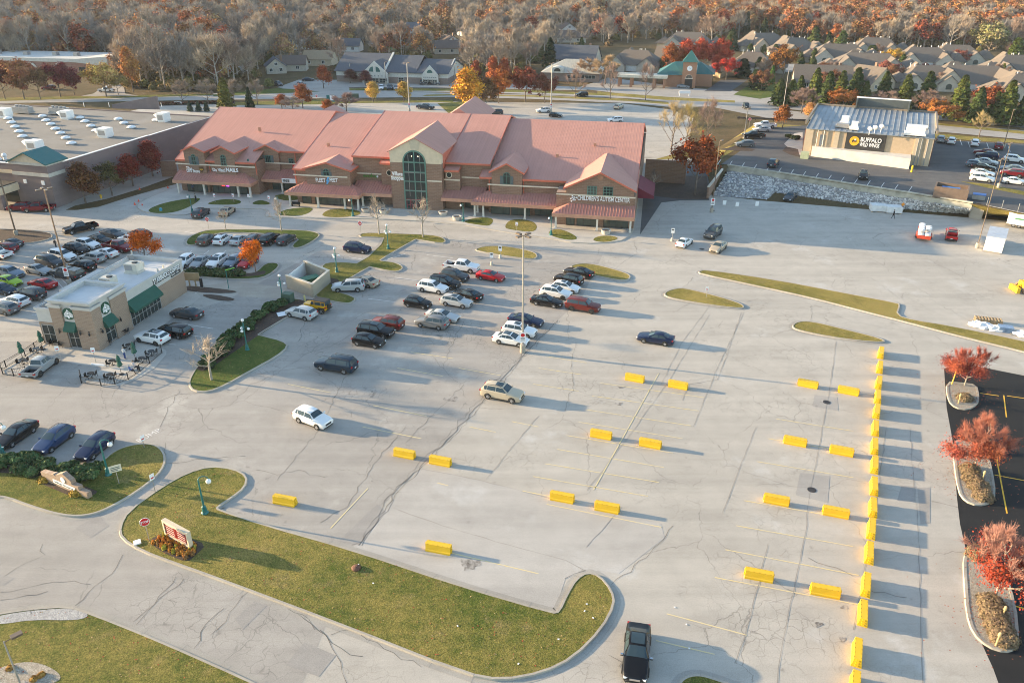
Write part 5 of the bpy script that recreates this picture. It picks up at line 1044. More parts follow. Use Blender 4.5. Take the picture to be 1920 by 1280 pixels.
TG=[(1192,118,22,15,-20,'taupe hip-roofed house nearest the teal bank roof on its left',0),(1258,112,11,13,62,'cream gabled house end just left of the red tree clump',1),(1290,80,24,15,-15,'taupe roofed house behind the red tree clump',0),(1432,82,24,17,15,'large taupe house at the back, left of the round oak',0),(1490,92,20,16,10,'taupe roofed house second from the woods, left of the pines',0),
      (1410,122,18,15,-20,'taupe house behind the small grey bare tree and wooden fence',0),(1572,105,26,16,-10,'cream walled taupe house in the middle of the back row',0),(1640,92,22,14,-12,'taupe roof at the back close under the orange woods',0),(1625,124,30,18,-14,'broad taupe roofed house in the middle of the estate',0),(1540,150,20,13,-14,'twin gabled taupe house behind the left evergreens',2),
      (1630,152,14,12,30,'stepped gabled taupe house behind the central evergreens',1),(1730,112,24,16,-10,'taupe house with white arched gable, right of the estate middle',0),(1790,107,22,15,-12,'taupe roofed house with a pink tree before it',0),(1818,150,32,19,-12,'largest taupe house with arched porches behind the right evergreens',0),(1735,150,20,15,-10,'taupe roof low behind the bare street trees',0),(1900,128,20,15,-8,'cream house with chimney at the right edge of the estate',0),(1925,168,22,16,-10,'taupe roofed house at the far right edge behind evergreens',0),(1080,108,20,14,-18,'grey shingled house partly behind the pale hip roofed bank',2)]
for px,py,w,d,rz,lab,sty in TG:house(px,py,w,d,rz,lab,0,sty,M_SHINGLE_T if px>1100 else M_SHINGLE_G,M_SIDING if sty!=1 else M_SIDING_T)
far=[(560,80,10,9,20,'white house with grey roof beside the road in the left woods',1,M_SHINGLE_G,M_SIDING_W),(516,122,8,9,20,'pale gabled house among bare trunks left of the office',1,M_SHINGLE_G,M_SIDING),(548,118,12,8,5,'dark roofed house second left of the office in the trees',2,M_SHINGLE_B,M_SIDING),(600,108,13,10,-5,'tan roofed house close left of the office',2,shingle('sandy_shingles',(.33,.24,.15)),M_SIDING_T),
       (655,84,12,8,-5,'low white house behind the left end of the office',2,M_SHINGLE_G,M_SIDING_W),(785,52,14,9,0,'pale grey house by the far street behind the office',2,M_SHINGLE_G,M_SIDING_W),(815,48,10,9,0,'blue-grey two storey house by the far street',1,M_SHINGLE_G,M_SIDING_B),(842,78,10,10,30,'sunlit white gabled house behind the office right end',1,M_SHINGLE_B,M_SIDING_W),(836,88,12,9,10,'sunlit cream house low behind the office right end',2,M_SHINGLE_B,M_SIDING),
       (872,57,7,8,25,'small white gable in the woods, left one of a close pair',1,M_SHINGLE_B,M_SIDING_W),(898,52,7,8,30,'small white gable in the woods, right one of a close pair',1,M_SHINGLE_B,M_SIDING_W),(996,72,9,9,10,'white gabled house in the woods above the tall dark spruce',1,M_SHINGLE_B,M_SIDING_W),(1064,53,9,9,12,'bright white gabled house in the woods right of the spruce',1,M_SHINGLE_B,M_SIDING_W),(1072,68,16,9,-5,'long low cream house below the bright white gable',2,M_SHINGLE_B,M_SIDING),
       (1128,38,16,11,-8,'slate roofed grey house on the wooded rise',2,M_SHINGLE_G,M_SIDING_W),(1170,44,13,9,-5,'low slate roofed house beside the one on the wooded rise',2,M_SHINGLE_G,M_SIDING),(1010,8,12,10,0,'far house roof at the top edge of the woods',1,M_SHINGLE_B,M_SIDING_W),(523,38,8,7,20,'small distant white house high in the left woods',1,M_SHINGLE_G,M_SIDING_W),(1250,15,12,9,0,'far white house near the top edge above the red trees',2,M_SHINGLE_G,M_SIDING_W),(668,30,7,7,0,'tiny pale gable between grey trees left of the far street',1,M_SHINGLE_G,M_SIDING_W)]
for px,py,w,d,rz,lab,sty,rf_,wl__ in far:house(px,py,w,d,rz,lab,0,sty,rf_,wl__,3.0,3.0)
M_PAINT=carpaint()
M_CGLASS=glassy('car_glass',(.035,.058,.072),.04);M_TYRE=plain('tyre_rubber',(.02,.02,.02),.85);M_RIM=plain('alloy_rim',(.52,.52,.53),.3,.6);M_RIMD=plain('dark_rim',(.06,.06,.06),.35,.5)
M_TRIMB=plain('black_plastic_trim',(.018,.018,.019),.6);M_CHROME=plain('chrome',(.7,.7,.7),.12,1.0,var=.02);M_HEAD=plain('headlamp_lens',(.75,.77,.78),.12,var=.03);M_TAIL=plain('taillamp_red',(.42,.012,.012),.2,var=.05);M_PLATE=plain('plate_white',(.7,.7,.7),.5)
CARS={
 'sedan':[(2.42,.34,.60,.56,.50,.62),(2.34,.22,.80,.64,.66,.72),(1.95,.19,.89,.74,.78,.83),(1.10,.18,.91,.88,.78,.97),(.92,.18,.915,.91,.72,1.01),(.12,.18,.92,.94,.58,1.40),(-.45,.18,.92,.95,.60,1.45),(-1.05,.18,.92,.96,.57,1.40),(-1.78,.18,.91,.98,.68,1.06),(-2.15,.2,.88,.97,.72,1.03),(-2.36,.24,.82,.86,.70,.98),(-2.42,.34,.74,.62,.60,.72)],
 'hatch':[(2.05,.34,.60,.56,.50,.62),(1.98,.22,.79,.66,.64,.74),(1.65,.2,.86,.78,.75,.88),(1.05,.19,.88,.92,.72,1.02),(.85,.19,.88,.95,.68,1.07),(.12,.19,.885,.98,.57,1.46),(-.55,.19,.885,1.0,.59,1.51),(-1.35,.19,.88,1.03,.56,1.47),(-1.62,.19,.87,1.04,.55,1.38),(-1.92,.22,.84,1.02,.62,1.05),(-2.0,.26,.8,.85,.66,.9),(-2.05,.36,.72,.6,.58,.7)],
 'suv':[(2.36,.38,.66,.66,.54,.74),(2.28,.26,.84,.78,.68,.88),(1.95,.24,.92,.90,.80,1.0),(1.15,.23,.94,1.02,.78,1.12),(.95,.23,.945,1.04,.72,1.17),(.30,.23,.95,1.07,.62,1.62),(-.5,.23,.95,1.08,.64,1.69),(-1.55,.23,.95,1.10,.61,1.65),(-1.92,.23,.94,1.11,.60,1.56),(-2.22,.26,.91,1.10,.68,1.15),(-2.32,.3,.87,.92,.70,.98),(-2.36,.4,.78,.66,.62,.78)],
 'bigsuv':[(2.58,.42,.72,.76,.60,.86),(2.52,.30,.90,.90,.74,1.02),(2.2,.28,.98,1.02,.86,1.12),(1.3,.27,1.0,1.10,.84,1.2),(1.1,.27,1.0,1.12,.78,1.25),(.55,.27,1.0,1.16,.68,1.78),(-.5,.27,1.0,1.17,.70,1.86),(-2.0,.27,1.0,1.18,.68,1.83),(-2.3,.27,.99,1.19,.67,1.74),(-2.52,.3,.97,1.18,.74,1.22),(-2.56,.34,.92,.98,.76,1.04),(-2.6,.44,.84,.7,.7,.82)],
 'van':[(2.52,.36,.64,.64,.54,.72),(2.44,.24,.86,.76,.70,.86),(2.1,.21,.95,.90,.82,1.0),(1.45,.2,.98,1.02,.78,1.12),(1.25,.2,.985,1.04,.74,1.18),(.35,.2,.99,1.06,.64,1.66),(-.5,.2,.99,1.07,.66,1.74),(-1.9,.2,.99,1.08,.64,1.71),(-2.2,.2,.98,1.09,.63,1.62),(-2.45,.23,.95,1.08,.70,1.14),(-2.52,.28,.9,.92,.72,.98),(-2.56,.38,.82,.66,.66,.76)],
 'pickup':[(2.9,.46,.74,.84,.62,.94),(2.84,.34,.92,.98,.78,1.08),(2.5,.32,1.0,1.08,.88,1.18),(1.55,.31,1.0,1.16,.84,1.26),(1.35,.31,1.0,1.18,.78,1.31),(.75,.31,1.0,1.2,.66,1.82),(.1,.31,1.0,1.2,.68,1.88),(-.65,.31,1.0,1.2,.66,1.85),(-.92,.31,1.0,1.2,.74,1.26),(-1.0,.31,1.0,1.18,.88,1.2),(-1.02,.33,.99,1.1,.9,1.12),(-1.03,.4,.96,.8,.9,.9)],
 'jeep':[(1.95,.5,.55,.86,.50,.96),(1.92,.45,.62,.98,.58,1.08),(1.75,.45,.68,1.04,.62,1.12),(.85,.45,.76,1.1,.7,1.16),(.72,.45,.78,1.12,.72,1.18),(.42,.45,.79,1.12,.70,1.80),(0,.45,.79,1.12,.71,1.82),(-1.2,.45,.79,1.12,.71,1.82),(-1.72,.45,.79,1.12,.70,1.80),(-1.8,.45,.78,1.12,.72,1.16),(-1.84,.48,.76,.98,.7,1.0),(-1.86,.52,.72,.8,.66,.84)],
}
WHEEL={'sedan':(1.45,-1.38,.33),'hatch':(1.28,-1.25,.32),'suv':(1.42,-1.38,.365),'bigsuv':(1.6,-1.52,.40),'van':(1.6,-1.48,.345),'pickup':(1.85,-1.75,.42),'jeep':(1.25,-1.2,.42)}
NPT=8
def car_shell(T):
 """one closed loft: sill, door side, belt, roof edge, roof"""
 rings=[]
 for x,zb,w,bz,rw,rz in T:
  half=[(w*.90,zb),(w*.985,zb+.12),(w,zb+(bz-zb)*.55),(w*.985,bz-.03),(w*.955,bz+.015),(rw,rz-.035 if rz-bz>.2 else rz-.015),(rw*.82,rz),(0,rz+.015)]
  ring=[(x,-y,z)for y,z in half]+[(x,y,z)for y,z in reversed(half[:-1])]
  rings.append(ring)
 return rings
def patch(mb,a,b,c,d,u0,u1,v0,v1,off,mi=0,nu=1):
 """panel lying on the quad a-b (bottom) d-c (top), set off a little along its outward normal"""
 a,b,c,d=map(Vector,(a,b,c,d));nn=((b-a).cross(d-a)).normalized()
 P=lambda u,v:(a.lerp(b,u)).lerp(d.lerp(c,u),v)+nn*off
 return mb.add([P(u0,v0),P(u1,v0),P(u1,v1),P(u0,v1)],[(0,1,2,3)],mi)
PROTO={}
def wheel_meshes(r,dark):
 key=(r,dark)
 if key in PROTO:return PROTO[key]
 t=MB();n=18;prof=[(r*.66,-.11),(r*.93,-.115),(r,-.07),(r,.07),(r*.93,.115),(r*.66,.11)];vs=[];fs=[]
 for rr,y in prof:
  for k in range(n):a=2*math.pi*k/n;vs.append((rr*math.cos(a),y,rr*math.sin(a)))
 for i in range(len(prof)-1):
  for k in range(n):fs.append((i*n+k,(i+1)*n+k,(i+1)*n+(k+1)%n,i*n+(k+1)%n))
 t.add(vs,fs);m1=t.mesh('tyre',M_TYRE,True,50)
 d=MB();rr=r*.67
 for sg in(-1,1):
  y=sg*.085;vs=[(0,y+sg*.012,0)]+[(rr*(1 if k%2 else 1)*math.cos(2*math.pi*k/20),y,rr*math.sin(2*math.pi*k/20))for k in range(20)]
  f=[(0,1+(k+1)%20,1+k)for k in range(20)];d.add(vs,f if sg>0 else[tuple(reversed(q))for q in f],1)
  for k in range(5):
   a=2*math.pi*k/5;c,s_=math.cos(a),math.sin(a);h=.16*r
   q=[(.1*r*c-h*s_,y+sg*.02,.1*r*s_+h*c),(.1*r*c+h*s_,y+sg*.02,.1*r*s_-h*c),(.64*r*c+h*.6*s_,y+sg*.016,.64*r*s_-h*.6*c),(.64*r*c-h*.6*s_,y+sg*.016,.64*r*s_+h*.6*c)]
   d.add(q,[(0,1,2,3)]if sg>0 else[(3,2,1,0)],0)
 m2=d.mesh('rim',[M_RIMD if dark else M_RIM,M_TRIMB],False);PROTO[key]=(m1,m2);return m1,m2
def car_proto(kind,roof='body',rails=False,sun=False,simple=False,dark_rim=False,cap=False,open_door=False,clad=False,chrome=False):
 """a parked vehicle built once; later ones are copies sharing the meshes"""
 T=CARS[kind];rings=car_shell(T);n=len(rings[0])
 root=bpy.data.objects.new('parked_car',None);COL.objects.link(root);root.empty_display_size=.3
 b=MB();vs=[p for r in rings for p in r];fs=[]
 for i in range(len(rings)-1):
  for k in range(n-1):fs.append((i*n+k,i*n+k+1,(i+1)*n+k+1,(i+1)*n+k))
  fs.append((i*n+n-1,i*n,(i+1)*n,(i+1)*n+n-1))
 fs.append(tuple(range(n-1,-1,-1)));fs.append(tuple((len(rings)-1)*n+k for k in range(n)))
 b.add(vs,[tuple(reversed(f))for f in fs])
 xf,xr,wr=WHEEL[kind];w0=T[4][2]
 if kind=='pickup':
  for sg in(-1,1):b.box(-2.86,-1.02,min(sg*1.0,sg*.9),max(sg*1.0,sg*.9),.5,1.14)
  b.box(-2.92,-2.86,-1.0,1.0,.48,1.14);b.box(-2.86,-1.02,-.9,.9,.5,.62)
 b.build('body',M_PAINT,root,True,sharp=28)
 t=MB()
 for sg in(-1,1):
  for x in(xf,xr):
   r=wr*1.18;vs=[(x+r*math.cos(math.pi*k/10),sg*(w0*(1.0 if kind!='jeep' else 1.16)+.012),wr*.95+r*math.sin(math.pi*k/10))for k in range(11)]
   v2=[(p[0],sg*.5,p[2])for p in vs]
   f=[tuple(range(11))];t.add(vs+v2,([f[0]]if sg<0 else[tuple(reversed(f[0]))])+[(k,k+1,12+k,11+k)for k in range(10)])
  t.box(xr+wr,xf-wr,sg*w0-.015,sg*w0+.015,T[4][1]-.04,T[4][1]+(.24 if clad or kind in('jeep',)else.08))
 x0,x1=T[0][0],T[-1][0]if kind!='pickup' else-2.92
 hz=T[1][3];wn=T[1][2]
 t.box(x0-.06,x0+.015,-wn*.52,wn*.52,hz-.26,hz-.04);t.box(x0-.10,x0+.02,-wn*.85,wn*.85,T[1][1]+.02,T[1][1]+.12)
 t.box(x1-.02,x1+.10,-wn*.9,wn*.9,T[-2][1]+(.0 if kind!='pickup' else.12),T[-2][1]+(.16 if kind!='pickup' else.30))
 if kind=='pickup':t.box(-2.84,-1.05,-.89,.89,.62,.66)
 if kind=='jeep':
  for sg in(-1,1):
   for x in(xf,xr):t.box(x-.52,x+.52,min(sg*.78,sg*.95),max(sg*.78,sg*.95),.82,.9)
  t.box(1.95,2.1,-.8,.8,.5,.66);t.box(-1.98,-1.86,-.8,.8,.5,.64)
 if rails:
  for sg in(-1,1):
   y=sg*T[6][4]*.93;t.tube([(T[5][0]-.15,y,T[5][5]),(T[5][0]-.4,y,T[6][5]+.07),(T[7][0]+.1,y,T[7][5]+.08),(T[8][0]+.1,y,T[8][5]+.03)],.025,5)
 t.build('trim',M_TRIMB,root)
 if roof=='black' or sun:
  m=MB();zr=lambda x:np.interp(-x,[-q[0]for q in T[5:9]],[q[5]for q in T[5:9]])+.022
  xa,xb=(T[5][0]-.12,T[7][0]+.05)if roof=='black' else(T[5][0]-.15,T[6][0]+.05-.25)
  hw=T[6][4]*(.80 if roof=='black' else.62);xs=[xa+(xb-xa)*i/4 for i in range(5)]
  vs=[(x,y,float(zr(x)))for x in xs for y in(-hw,hw)];m.add(vs,[(2*i+1,2*i+3,2*i+2,2*i)[::-1]for i in range(4)]);m.build('roof_panel',M_CGLASS,root)
 if kind=='jeep':
  m=MB();m.box(-1.78,.42,-.72,.72,1.80,1.88);m.build('hard_top',M_TRIMB,root)
  m=MB();m.tube([(-1.86,0,1.0),(-2.08,0,1.0)],.38,16);m.build('spare_wheel',M_TYRE,root)
 R_=rings;g=MB();mid=NPT-1
 def quad(i,j,k0,k1):return R_[i][k0],R_[i][k1],R_[j][k1],R_[j][k0]
 i0=4;i1=5
 g.add([Vector(R_[i0][k]).lerp(Vector(R_[i1][k]),v)+Vector((.010,0,.014))for v in(.06,.95)for k in(5,6,7,8,9)],[(q,q+1,5+q+1,5+q)for q in range(4)]);g.build('windscreen',M_CGLASS,root)
 g=MB();ja,jb=(7,8)if kind in('sedan','pickup')else(8,9)
 g.add([Vector(R_[ja][k]).lerp(Vector(R_[jb][k]),v)+Vector((-.010,0,.014))for v in(.08,.92)for k in(5,6,7,8,9)],[(5+q,5+q+1,q+1,q)for q in range(4)]);g.build('rear_window',M_CGLASS,root)
 for sg in(0,1):
  g=MB();kb,kt=(4,5)if sg==0 else(n-5,n-6);o=-.012 if sg==0 else.012
  last=7 if kind in('sedan','pickup')else 8
  def pan(i,j,u0,u1,v0=.12,v1=.90):
   a,bq,c,d=Vector(R_[i][kb]),Vector(R_[j][kb]),Vector(R_[j][kt]),Vector(R_[i][kt])
   P=lambda u,v:a.lerp(bq,u).lerp(d.lerp(c,u),v)+Vector((0,o,.004))
   f=(0,1,2,3)if sg==1 else(3,2,1,0);g.add([P(u0,v0),P(u1,v0),P(u1,v1),P(u0,v1)],[f])
  a,d=Vector(R_[4][kb]),Vector(R_[5][kt]);c=Vector(R_[5][kb]);off=Vector((0,o,.004))
  g.add([a.lerp(c,.25).lerp(d,.12)+off,c.lerp(d,.12)+off,c.lerp(d,.9)+off],[(0,1,2)if sg==1 else(2,1,0)])
  pan(5,6,.0,.92);pan(6,7,.02 if kind!='jeep' else.06,.93)
  if last==8:pan(7,8,.0,.9)
  elif kind=='sedan':
   a,d,c=Vector(R_[7][kb]),Vector(R_[7][kt]),Vector(R_[8][kb]);g.add([a.lerp(d,.12)+off,a.lerp(c,.6).lerp(d,.10)+off,a.lerp(d,.88)+off],[(0,1,2)if sg==1 else(2,1,0)])
  g.build('side_window',M_CGLASS,root)
 for sg in(-1,1):
  m=MB();m.add([(x0-.20,sg*wn*.62,hz+.02),(x0-.02,sg*wn*.55,hz-.02),(x0-.02,sg*wn*.55,hz-.14),(x0-.26,sg*(wn+.035),hz+.03),(x0-.12,sg*(wn*.93),hz-.12),(x0-.05,sg*wn*.8,hz+.03)],[(1,2,4,5)if sg>0 else(5,4,2,1),(5,4,3)if sg>0 else(3,4,5),(0,1,5,3)if sg>0 else(3,5,1,0)]);m.obox((x0-.10,sg*wn*.76,hz-.035),(.10,.17,.055),((1,sg*-.35,0),(sg*.35,1,0),(0,0,1)));m.build('headlight',M_HEAD,root)
  tz=T[9][3]-.06 if kind!='pickup' else.98;tx=T[10][0]if kind!='pickup' else-2.9;ty=T[10][2]-.10 if kind!='pickup' else.93
  m=MB();m.box(tx-.055,tx+.16,sg*ty-.13,sg*ty+.13,tz-.16,tz+.03);m.build('taillight',M_TAIL,root)
  if not simple:
   m=MB();m.obox((T[4][0]-.15,sg*(w0+.10),T[4][3]+.06),(.06,.11,.075),((1,0,0),(0,1,0),(0,0,1)));m.build('mirror',M_PAINT,root)
 if not simple:
  m=MB();m.box(x1-.06,x1+.02,-.17,.17,.62 if kind not in('sedan','hatch')else.60,.76);m.build('licence_plate',M_PLATE,root)
  if kind in('bigsuv','pickup'):m=MB();m.box(x0-.03,x0+.03,-wn*.5,wn*.5,hz-.24,hz-.05);m.build('grille',M_CHROME,root)
 if chrome:
  m=MB();m.box(x0-.05,x0+.02,-wn*.45,wn*.45,hz-.2,hz-.02);m.box(x0-.12,x0,-wn*.8,wn*.8,T[1][1]+.13,T[1][1]+.17);m.build('grille',M_CHROME,root)
  for sg in(-1,1):MB().box(-1.7,.9,sg*(w0*.965)-.012,sg*(w0*.965)+.012,T[4][3]-.01,T[4][3]+.03).build('chrome_strip',M_CHROME,root);MB().obox((T[4][0]-.15,sg*(w0+.12),T[4][3]+.11),(.07,.09,.03),((1,0,0),(0,1,0),(0,0,1))).build('mirror_cap',M_CHROME,root)
 if cap:
  m=MB();m.add([(-1.03,-.98,1.15),(-1.03,.98,1.15),(-2.9,.98,1.15),(-2.9,-.98,1.15),(-1.05,-.7,1.80),(-1.05,.7,1.80),(-2.75,.7,1.78),(-2.75,-.7,1.78)],[(4,7,6,5),(0,3,7,4),(1,5,6,2),(3,2,6,7),(0,4,5,1)]);m.build('bed_cap',M_PAINT,root)
  m=MB();m.add([(-2.93,-.8,1.25),(-2.93,.8,1.25),(-2.80,.6,1.7),(-2.80,-.6,1.7)],[(0,3,2,1)[::-1]]);m.build('cap_window',M_CGLASS,root)
 if open_door:
  m=MB();hx=.95;m.obox((hx-.25,-w0-.46,.62),(.05,.5,.38),((1,.5,0),(-.5,1,0),(0,0,1)));m.build('open_door',M_PAINT,root)
  m=MB();m.box(-.05,.85,-w0-.03,-w0-.005,.32,1.35);m.build('door_opening',M_DARK,root)
 t1,t2=wheel_meshes(wr,dark_rim)
 for x in(xf,xr):
  for sg in(-1,1):
   wo_=put('wheel',t1,root,(x,sg*(w0-.06 if kind!='jeep' else w0+.08),wr));put('rim',t2,wo_)
 return root
CPROT={}
def set_col(o,c):
 o.color=(*c,1)
 for ch in o.children:set_col(ch,c)
CC=dict(black=(.008,.008,.009),white=(.78,.78,.77),silver=(.45,.46,.46),grey=(.16,.165,.17),dgrey=(.06,.063,.068),navy=(.012,.022,.06),blue=(.025,.05,.12),red=(.42,.012,.016),dred=(.16,.014,.02),tan=(.42,.35,.26),champ=(.50,.43,.32),green=(.33,.50,.03),yellow=(.70,.36,.01),bronze=(.13,.105,.085),lgrey=(.30,.31,.315),maroon=(.13,.022,.018),bluegrey=(.16,.20,.25),dblue=(.02,.035,.055))
def car(kind,col,px,py,dx,dy,label,name='parked_car',cat='car',group=None,z=0.0,scale=None,**opt):
 key=(kind,tuple(sorted(opt.items())));loc=G(px,py,z);a=heading(px,py,dx,dy,z)
 jit=rnd.uniform(.965,1.02)
 if key not in CPROT:
  o=car_proto(kind,**opt);CPROT[key]=o
 else:o=copy_tree(CPROT[key])
 o.name=name;o.location=loc;o.rotation_euler=(0,0,a);o.scale=scale or(jit,rnd.uniform(.98,1.01),rnd.uniform(.97,1.02));tag(o,label,cat,group or 'parked cars');set_col(o,CC[col]);return o
RR=(36,6);RL=(-36,-6)
g1='cars parked in the centre bays'
car('pickup','white',866,507,39,5,'white crew cab pickup at the top of the centre bays, black bed open','pickup_truck','pickup truck',g1)
car('suv','dgrey',853,524,*RR,'dark grey boxy SUV between the white pickup and the black minivan',group=g1,rails=True)
car('van','black',834,537,*RR,'black minivan just behind the white crossover in the centre bays','minivan','minivan',g1)
car('suv','white',812,546,*RR,'white crossover in front of the black minivan',group=g1)
car('sedan','red',920,524,*RR,'bright red sedan beside the white pickup',group=g1,scale=(.95,.98,1.0))
car('sedan','black',877,559,-36,-10,'black sedan nose-in left behind the silver wagon',group=g1)
car('suv','silver',856,572,*RR,'silver estate car with roof rails facing right near the black sedan',group=g1,rails=True,sun=True,scale=(1.0,.96,.92))
car('hatch','black',784,574,*RR,'small black hatchback standing alone left of the silver estate car',group=g1)
car('sedan','silver',830,599,*RR,'silver sedan behind the grey crossover with red rear lamps',group=g1)
car('suv','grey',811,612,*RL,'grey crossover facing left, red rear lamps toward the aisle, beside the silver sedan',group=g1)
car('suv','maroon',727,613,*RL,'dark brown-red crossover facing left behind the black SUV with chrome grille',group=g1,rails=True)
car('bigsuv','black',706,628,*RR,'large black SUV with chrome grille and panoramic roof, between two dark cars',group=g1,sun=True,scale=(.96,.97,.96))
car('hatch','black',692,646,*RR,'black hatchback nearest the camera in the left cluster of the centre bays',group=g1,scale=(1.04,1.0,1.02))
car('bigsuv','dblue',631,692,-38,-6,'long black-green SUV driving left across the open lot','moving_car',rails=True,scale=(1.02,1.0,1.0))
car('suv','silver',654,544,-34,1,'silver SUV backed to the grass, right of the refuse enclosure',group=g1,rails=True,scale=(1.05,1.02,1.04))
car('sedan','tan',684,534,-34,-8,'tan sedan partly behind the silver SUV by the grass',group=g1)
car('jeep','yellow',596,582,-34,-6,'yellow off-roader with black hard top and spare wheel','off_roader','car',g1)
car('suv','silver',566,594,-34,-8,'silver crossover parked left of the yellow off-roader',group=g1,scale=(.98,1,1))
car('suv','navy',671,472,36,4,'navy SUV with roof rails by the lamp island, bonnet glinting white',group=g1,rails=True)
car('sedan','black',1085,517,-36,-8,'black sedan tucked against the grass island, farthest up the right bays',group=g1)
car('suv','black',1066,531,-36,-8,'black SUV between the black sedan and the white cars',group=g1)
car('hatch','white',1061,545,*RR,'white hatchback with dark sunroof behind the white crossover of the right bays',group=g1,sun=True,scale=(1.05,1,1))
car('suv','white',1042,556,*RR,'white crossover with a dark sunroof, behind the black sedan of the right bays',group=g1,sun=True,dark_rim=True)
car('sedan','black',1025,571,36,6,'black sedan nose to nose with nothing, left of the maroon SUV',group=g1)
car('bigsuv','maroon',1093,581,*RR,'maroon SUV at the head of the right bays',group=g1,dark_rim=True,scale=(.97,.96,.96))
car('sedan','navy',986,607,*RR,'navy sedan on the far side of the white SUV by the tall lamp pole',group=g1)
car('suv','white',974,627,*RR,'white SUV between the navy sedan and the white sedan by the pole',group=g1,sun=True)
car('sedan','white',958,643,36,6,'white sedan with black roof nearest the tall lamp pole',group=g1,roof='black')
car('sedan','navy',1229,641,-38,-6,'dark blue sedan driving left alone in the empty lot','moving_car',scale=(1.0,1.0,1.02))
car('suv','champ',942,745,41,8,'champagne SUV driving right across the open lot','moving_car',sun=True,rails=True,scale=(1.06,1.02,1.04))
car('suv','white',588,792,34,13,'white crossover alone in the open lot near the left barriers','moving_car',scale=(.97,.98,.98))
car('sedan','black',1193,1232,-6,80,'black sedan with chrome grille driving toward the camera at the bottom','moving_car',scale=(1.04,1.03,1.02),roof='black',chrome=True)
g2='cars standing in the upper right lot'
car('sedan','white',1283,460,20,-14,'small white sedan left of the two cars by the lot sign',group=g2,scale=(.92,.95,1))
car('bigsuv','dgrey',1336,443,-18,14,'dark grey SUV facing the camera near the edge of the building shade',group=g2)
car('sedan','tan',1346,469,-18,14,'tan sedan in front of the dark grey SUV',group=g2)
car('sedan','dgrey',1481,374,-16,12,'dark sedan parked at the foot of the stone slope',group=g2)
g3='cars on the restaurant terrace'
car('van','dblue',1449,311,12,-14,'dark minivan on the terrace behind the retaining wall','minivan','minivan',g3,UZ)
car('suv','black',1618,334,-1,12,'black crossover on the terrace below the wings sign',group=g3,z=UZ)
for x,y,k,c,l in((1434,240,'pickup','white','white pickup heading the row left of the restaurant'),(1428,247,'sedan','silver','silver sedan next to the white pickup left of the restaurant'),(1412,259,'pickup','black','black pickup with bed cover in the row left of the restaurant'),(1396,275,'suv','grey','grey crossover at the near end of the row left of the restaurant')):
 car(k,c,x,y,-30,0,l,'pickup_truck' if k=='pickup' else 'parked_car','pickup truck' if k=='pickup' else 'car',g3,UZ)
for x,y,k,c,l in((1763,266,'suv','lgrey','grey car half hidden behind the restaurant corner'),(1783,269,'suv','white','white SUV seen from behind, right of the restaurant corner'),(1827,273,'suv','white','white crossover seen from behind in the middle of the top row'),(1872,279,'suv','dred','dark red crossover seen from behind beside the lamp post')):
 car(k,c,x,y,3,-14,l,group=g3,z=UZ)
for x,y,k,c,d,l in((1846,290,'sedan','dred',-1,'dark red sedan at the top of the terrace double row'),(1850,297,'suv','navy',-1,'navy SUV under the dark red sedan on the terrace'),(1848,308,'sedan','silver',1,'silver sedan facing right in the middle of the terrace row'),(1829,313,'hatch','bluegrey',1,'blue-grey hatchback peeking out left of the black sedan on the terrace'),(1843,318,'sedan','black',1,'black sedan in the middle of the terrace row'),(1841,329,'sedan','white',1,'white sedan behind the white SUV on the terrace'),(1840,340,'suv','white',1,'white SUV at the near end of the terrace row'),
                         (1901,304,'suv','white',1,'white boxy SUV alone in the right terrace row'),(1897,321,'sedan','bluegrey',-1,'blue-grey sedan in the right terrace row'),(1897,330,'suv','dred',-1,'dark red crossover in the right terrace row'),(1902,345,'sedan','white',1,'white sedan nearest the grass strip in the right terrace row')):
 car(k,c,x,y,34*d,4*d,l,group=g3,z=UZ)
g4='cars parked before the shops'
car('suv','dgrey',378,405,17,-11,'dark grey crossover with lit rear lamps parked at the shops kerb',group=g4)
car('sedan','tan',427,401,17,-12,'pale tan sedan parked at the shops kerb',group=g4)
for x,k,c,l,op in((390,'van','bronze','bronze minivan at the left end of the row of six',{}),(419,'suv','white','white crossover second in the row of six',dict(sun=True)),(450,'sedan','silver','silver sedan third in the row of six',{}),(479,'suv','grey','grey SUV fourth in the row of six',dict(rails=True)),(507,'bigsuv','black','black SUV with chrome bumper fifth in the row of six',{}),(537,'suv','dgrey','charcoal crossover at the right end of the row of six',{})):
 car(k,c,x,455,22,-14,l,'minivan' if k=='van' else 'parked_car','minivan' if k=='van' else 'car',g4,scale=(.95,.97,.98),**op)
for x,k,c,l,op in((347,'suv','white','white crossover beside the coffee shop roof corner',{}),(377,'sedan','lgrey','pale grey sedan between the two white crossovers by the hedge',{}),(408,'suv','white','white crossover with sunroof in front of the low hedge',dict(sun=True)),(440,'suv','bluegrey','blue-grey crossover left of the orange tree',{}),(466,'sedan','red','red car mostly hidden behind the orange tree',{})):
 car(k,c,x,497,-21,14,l,group=g4,scale=(.95,.97,.98),**op)
g5='cars parked left of the coffee shop'
car('pickup','black',152,434,-36,8,'black pickup with bed cover driving along the top aisle','pickup_truck','pickup truck')
car('pickup','dred',74,396,-38,1,'dark red pickup stopped at the store pick-up canopy','pickup_truck','pickup truck')
car('suv','dred',38,394,-30,1,'dark red car under the store pick-up canopy',group=g5)
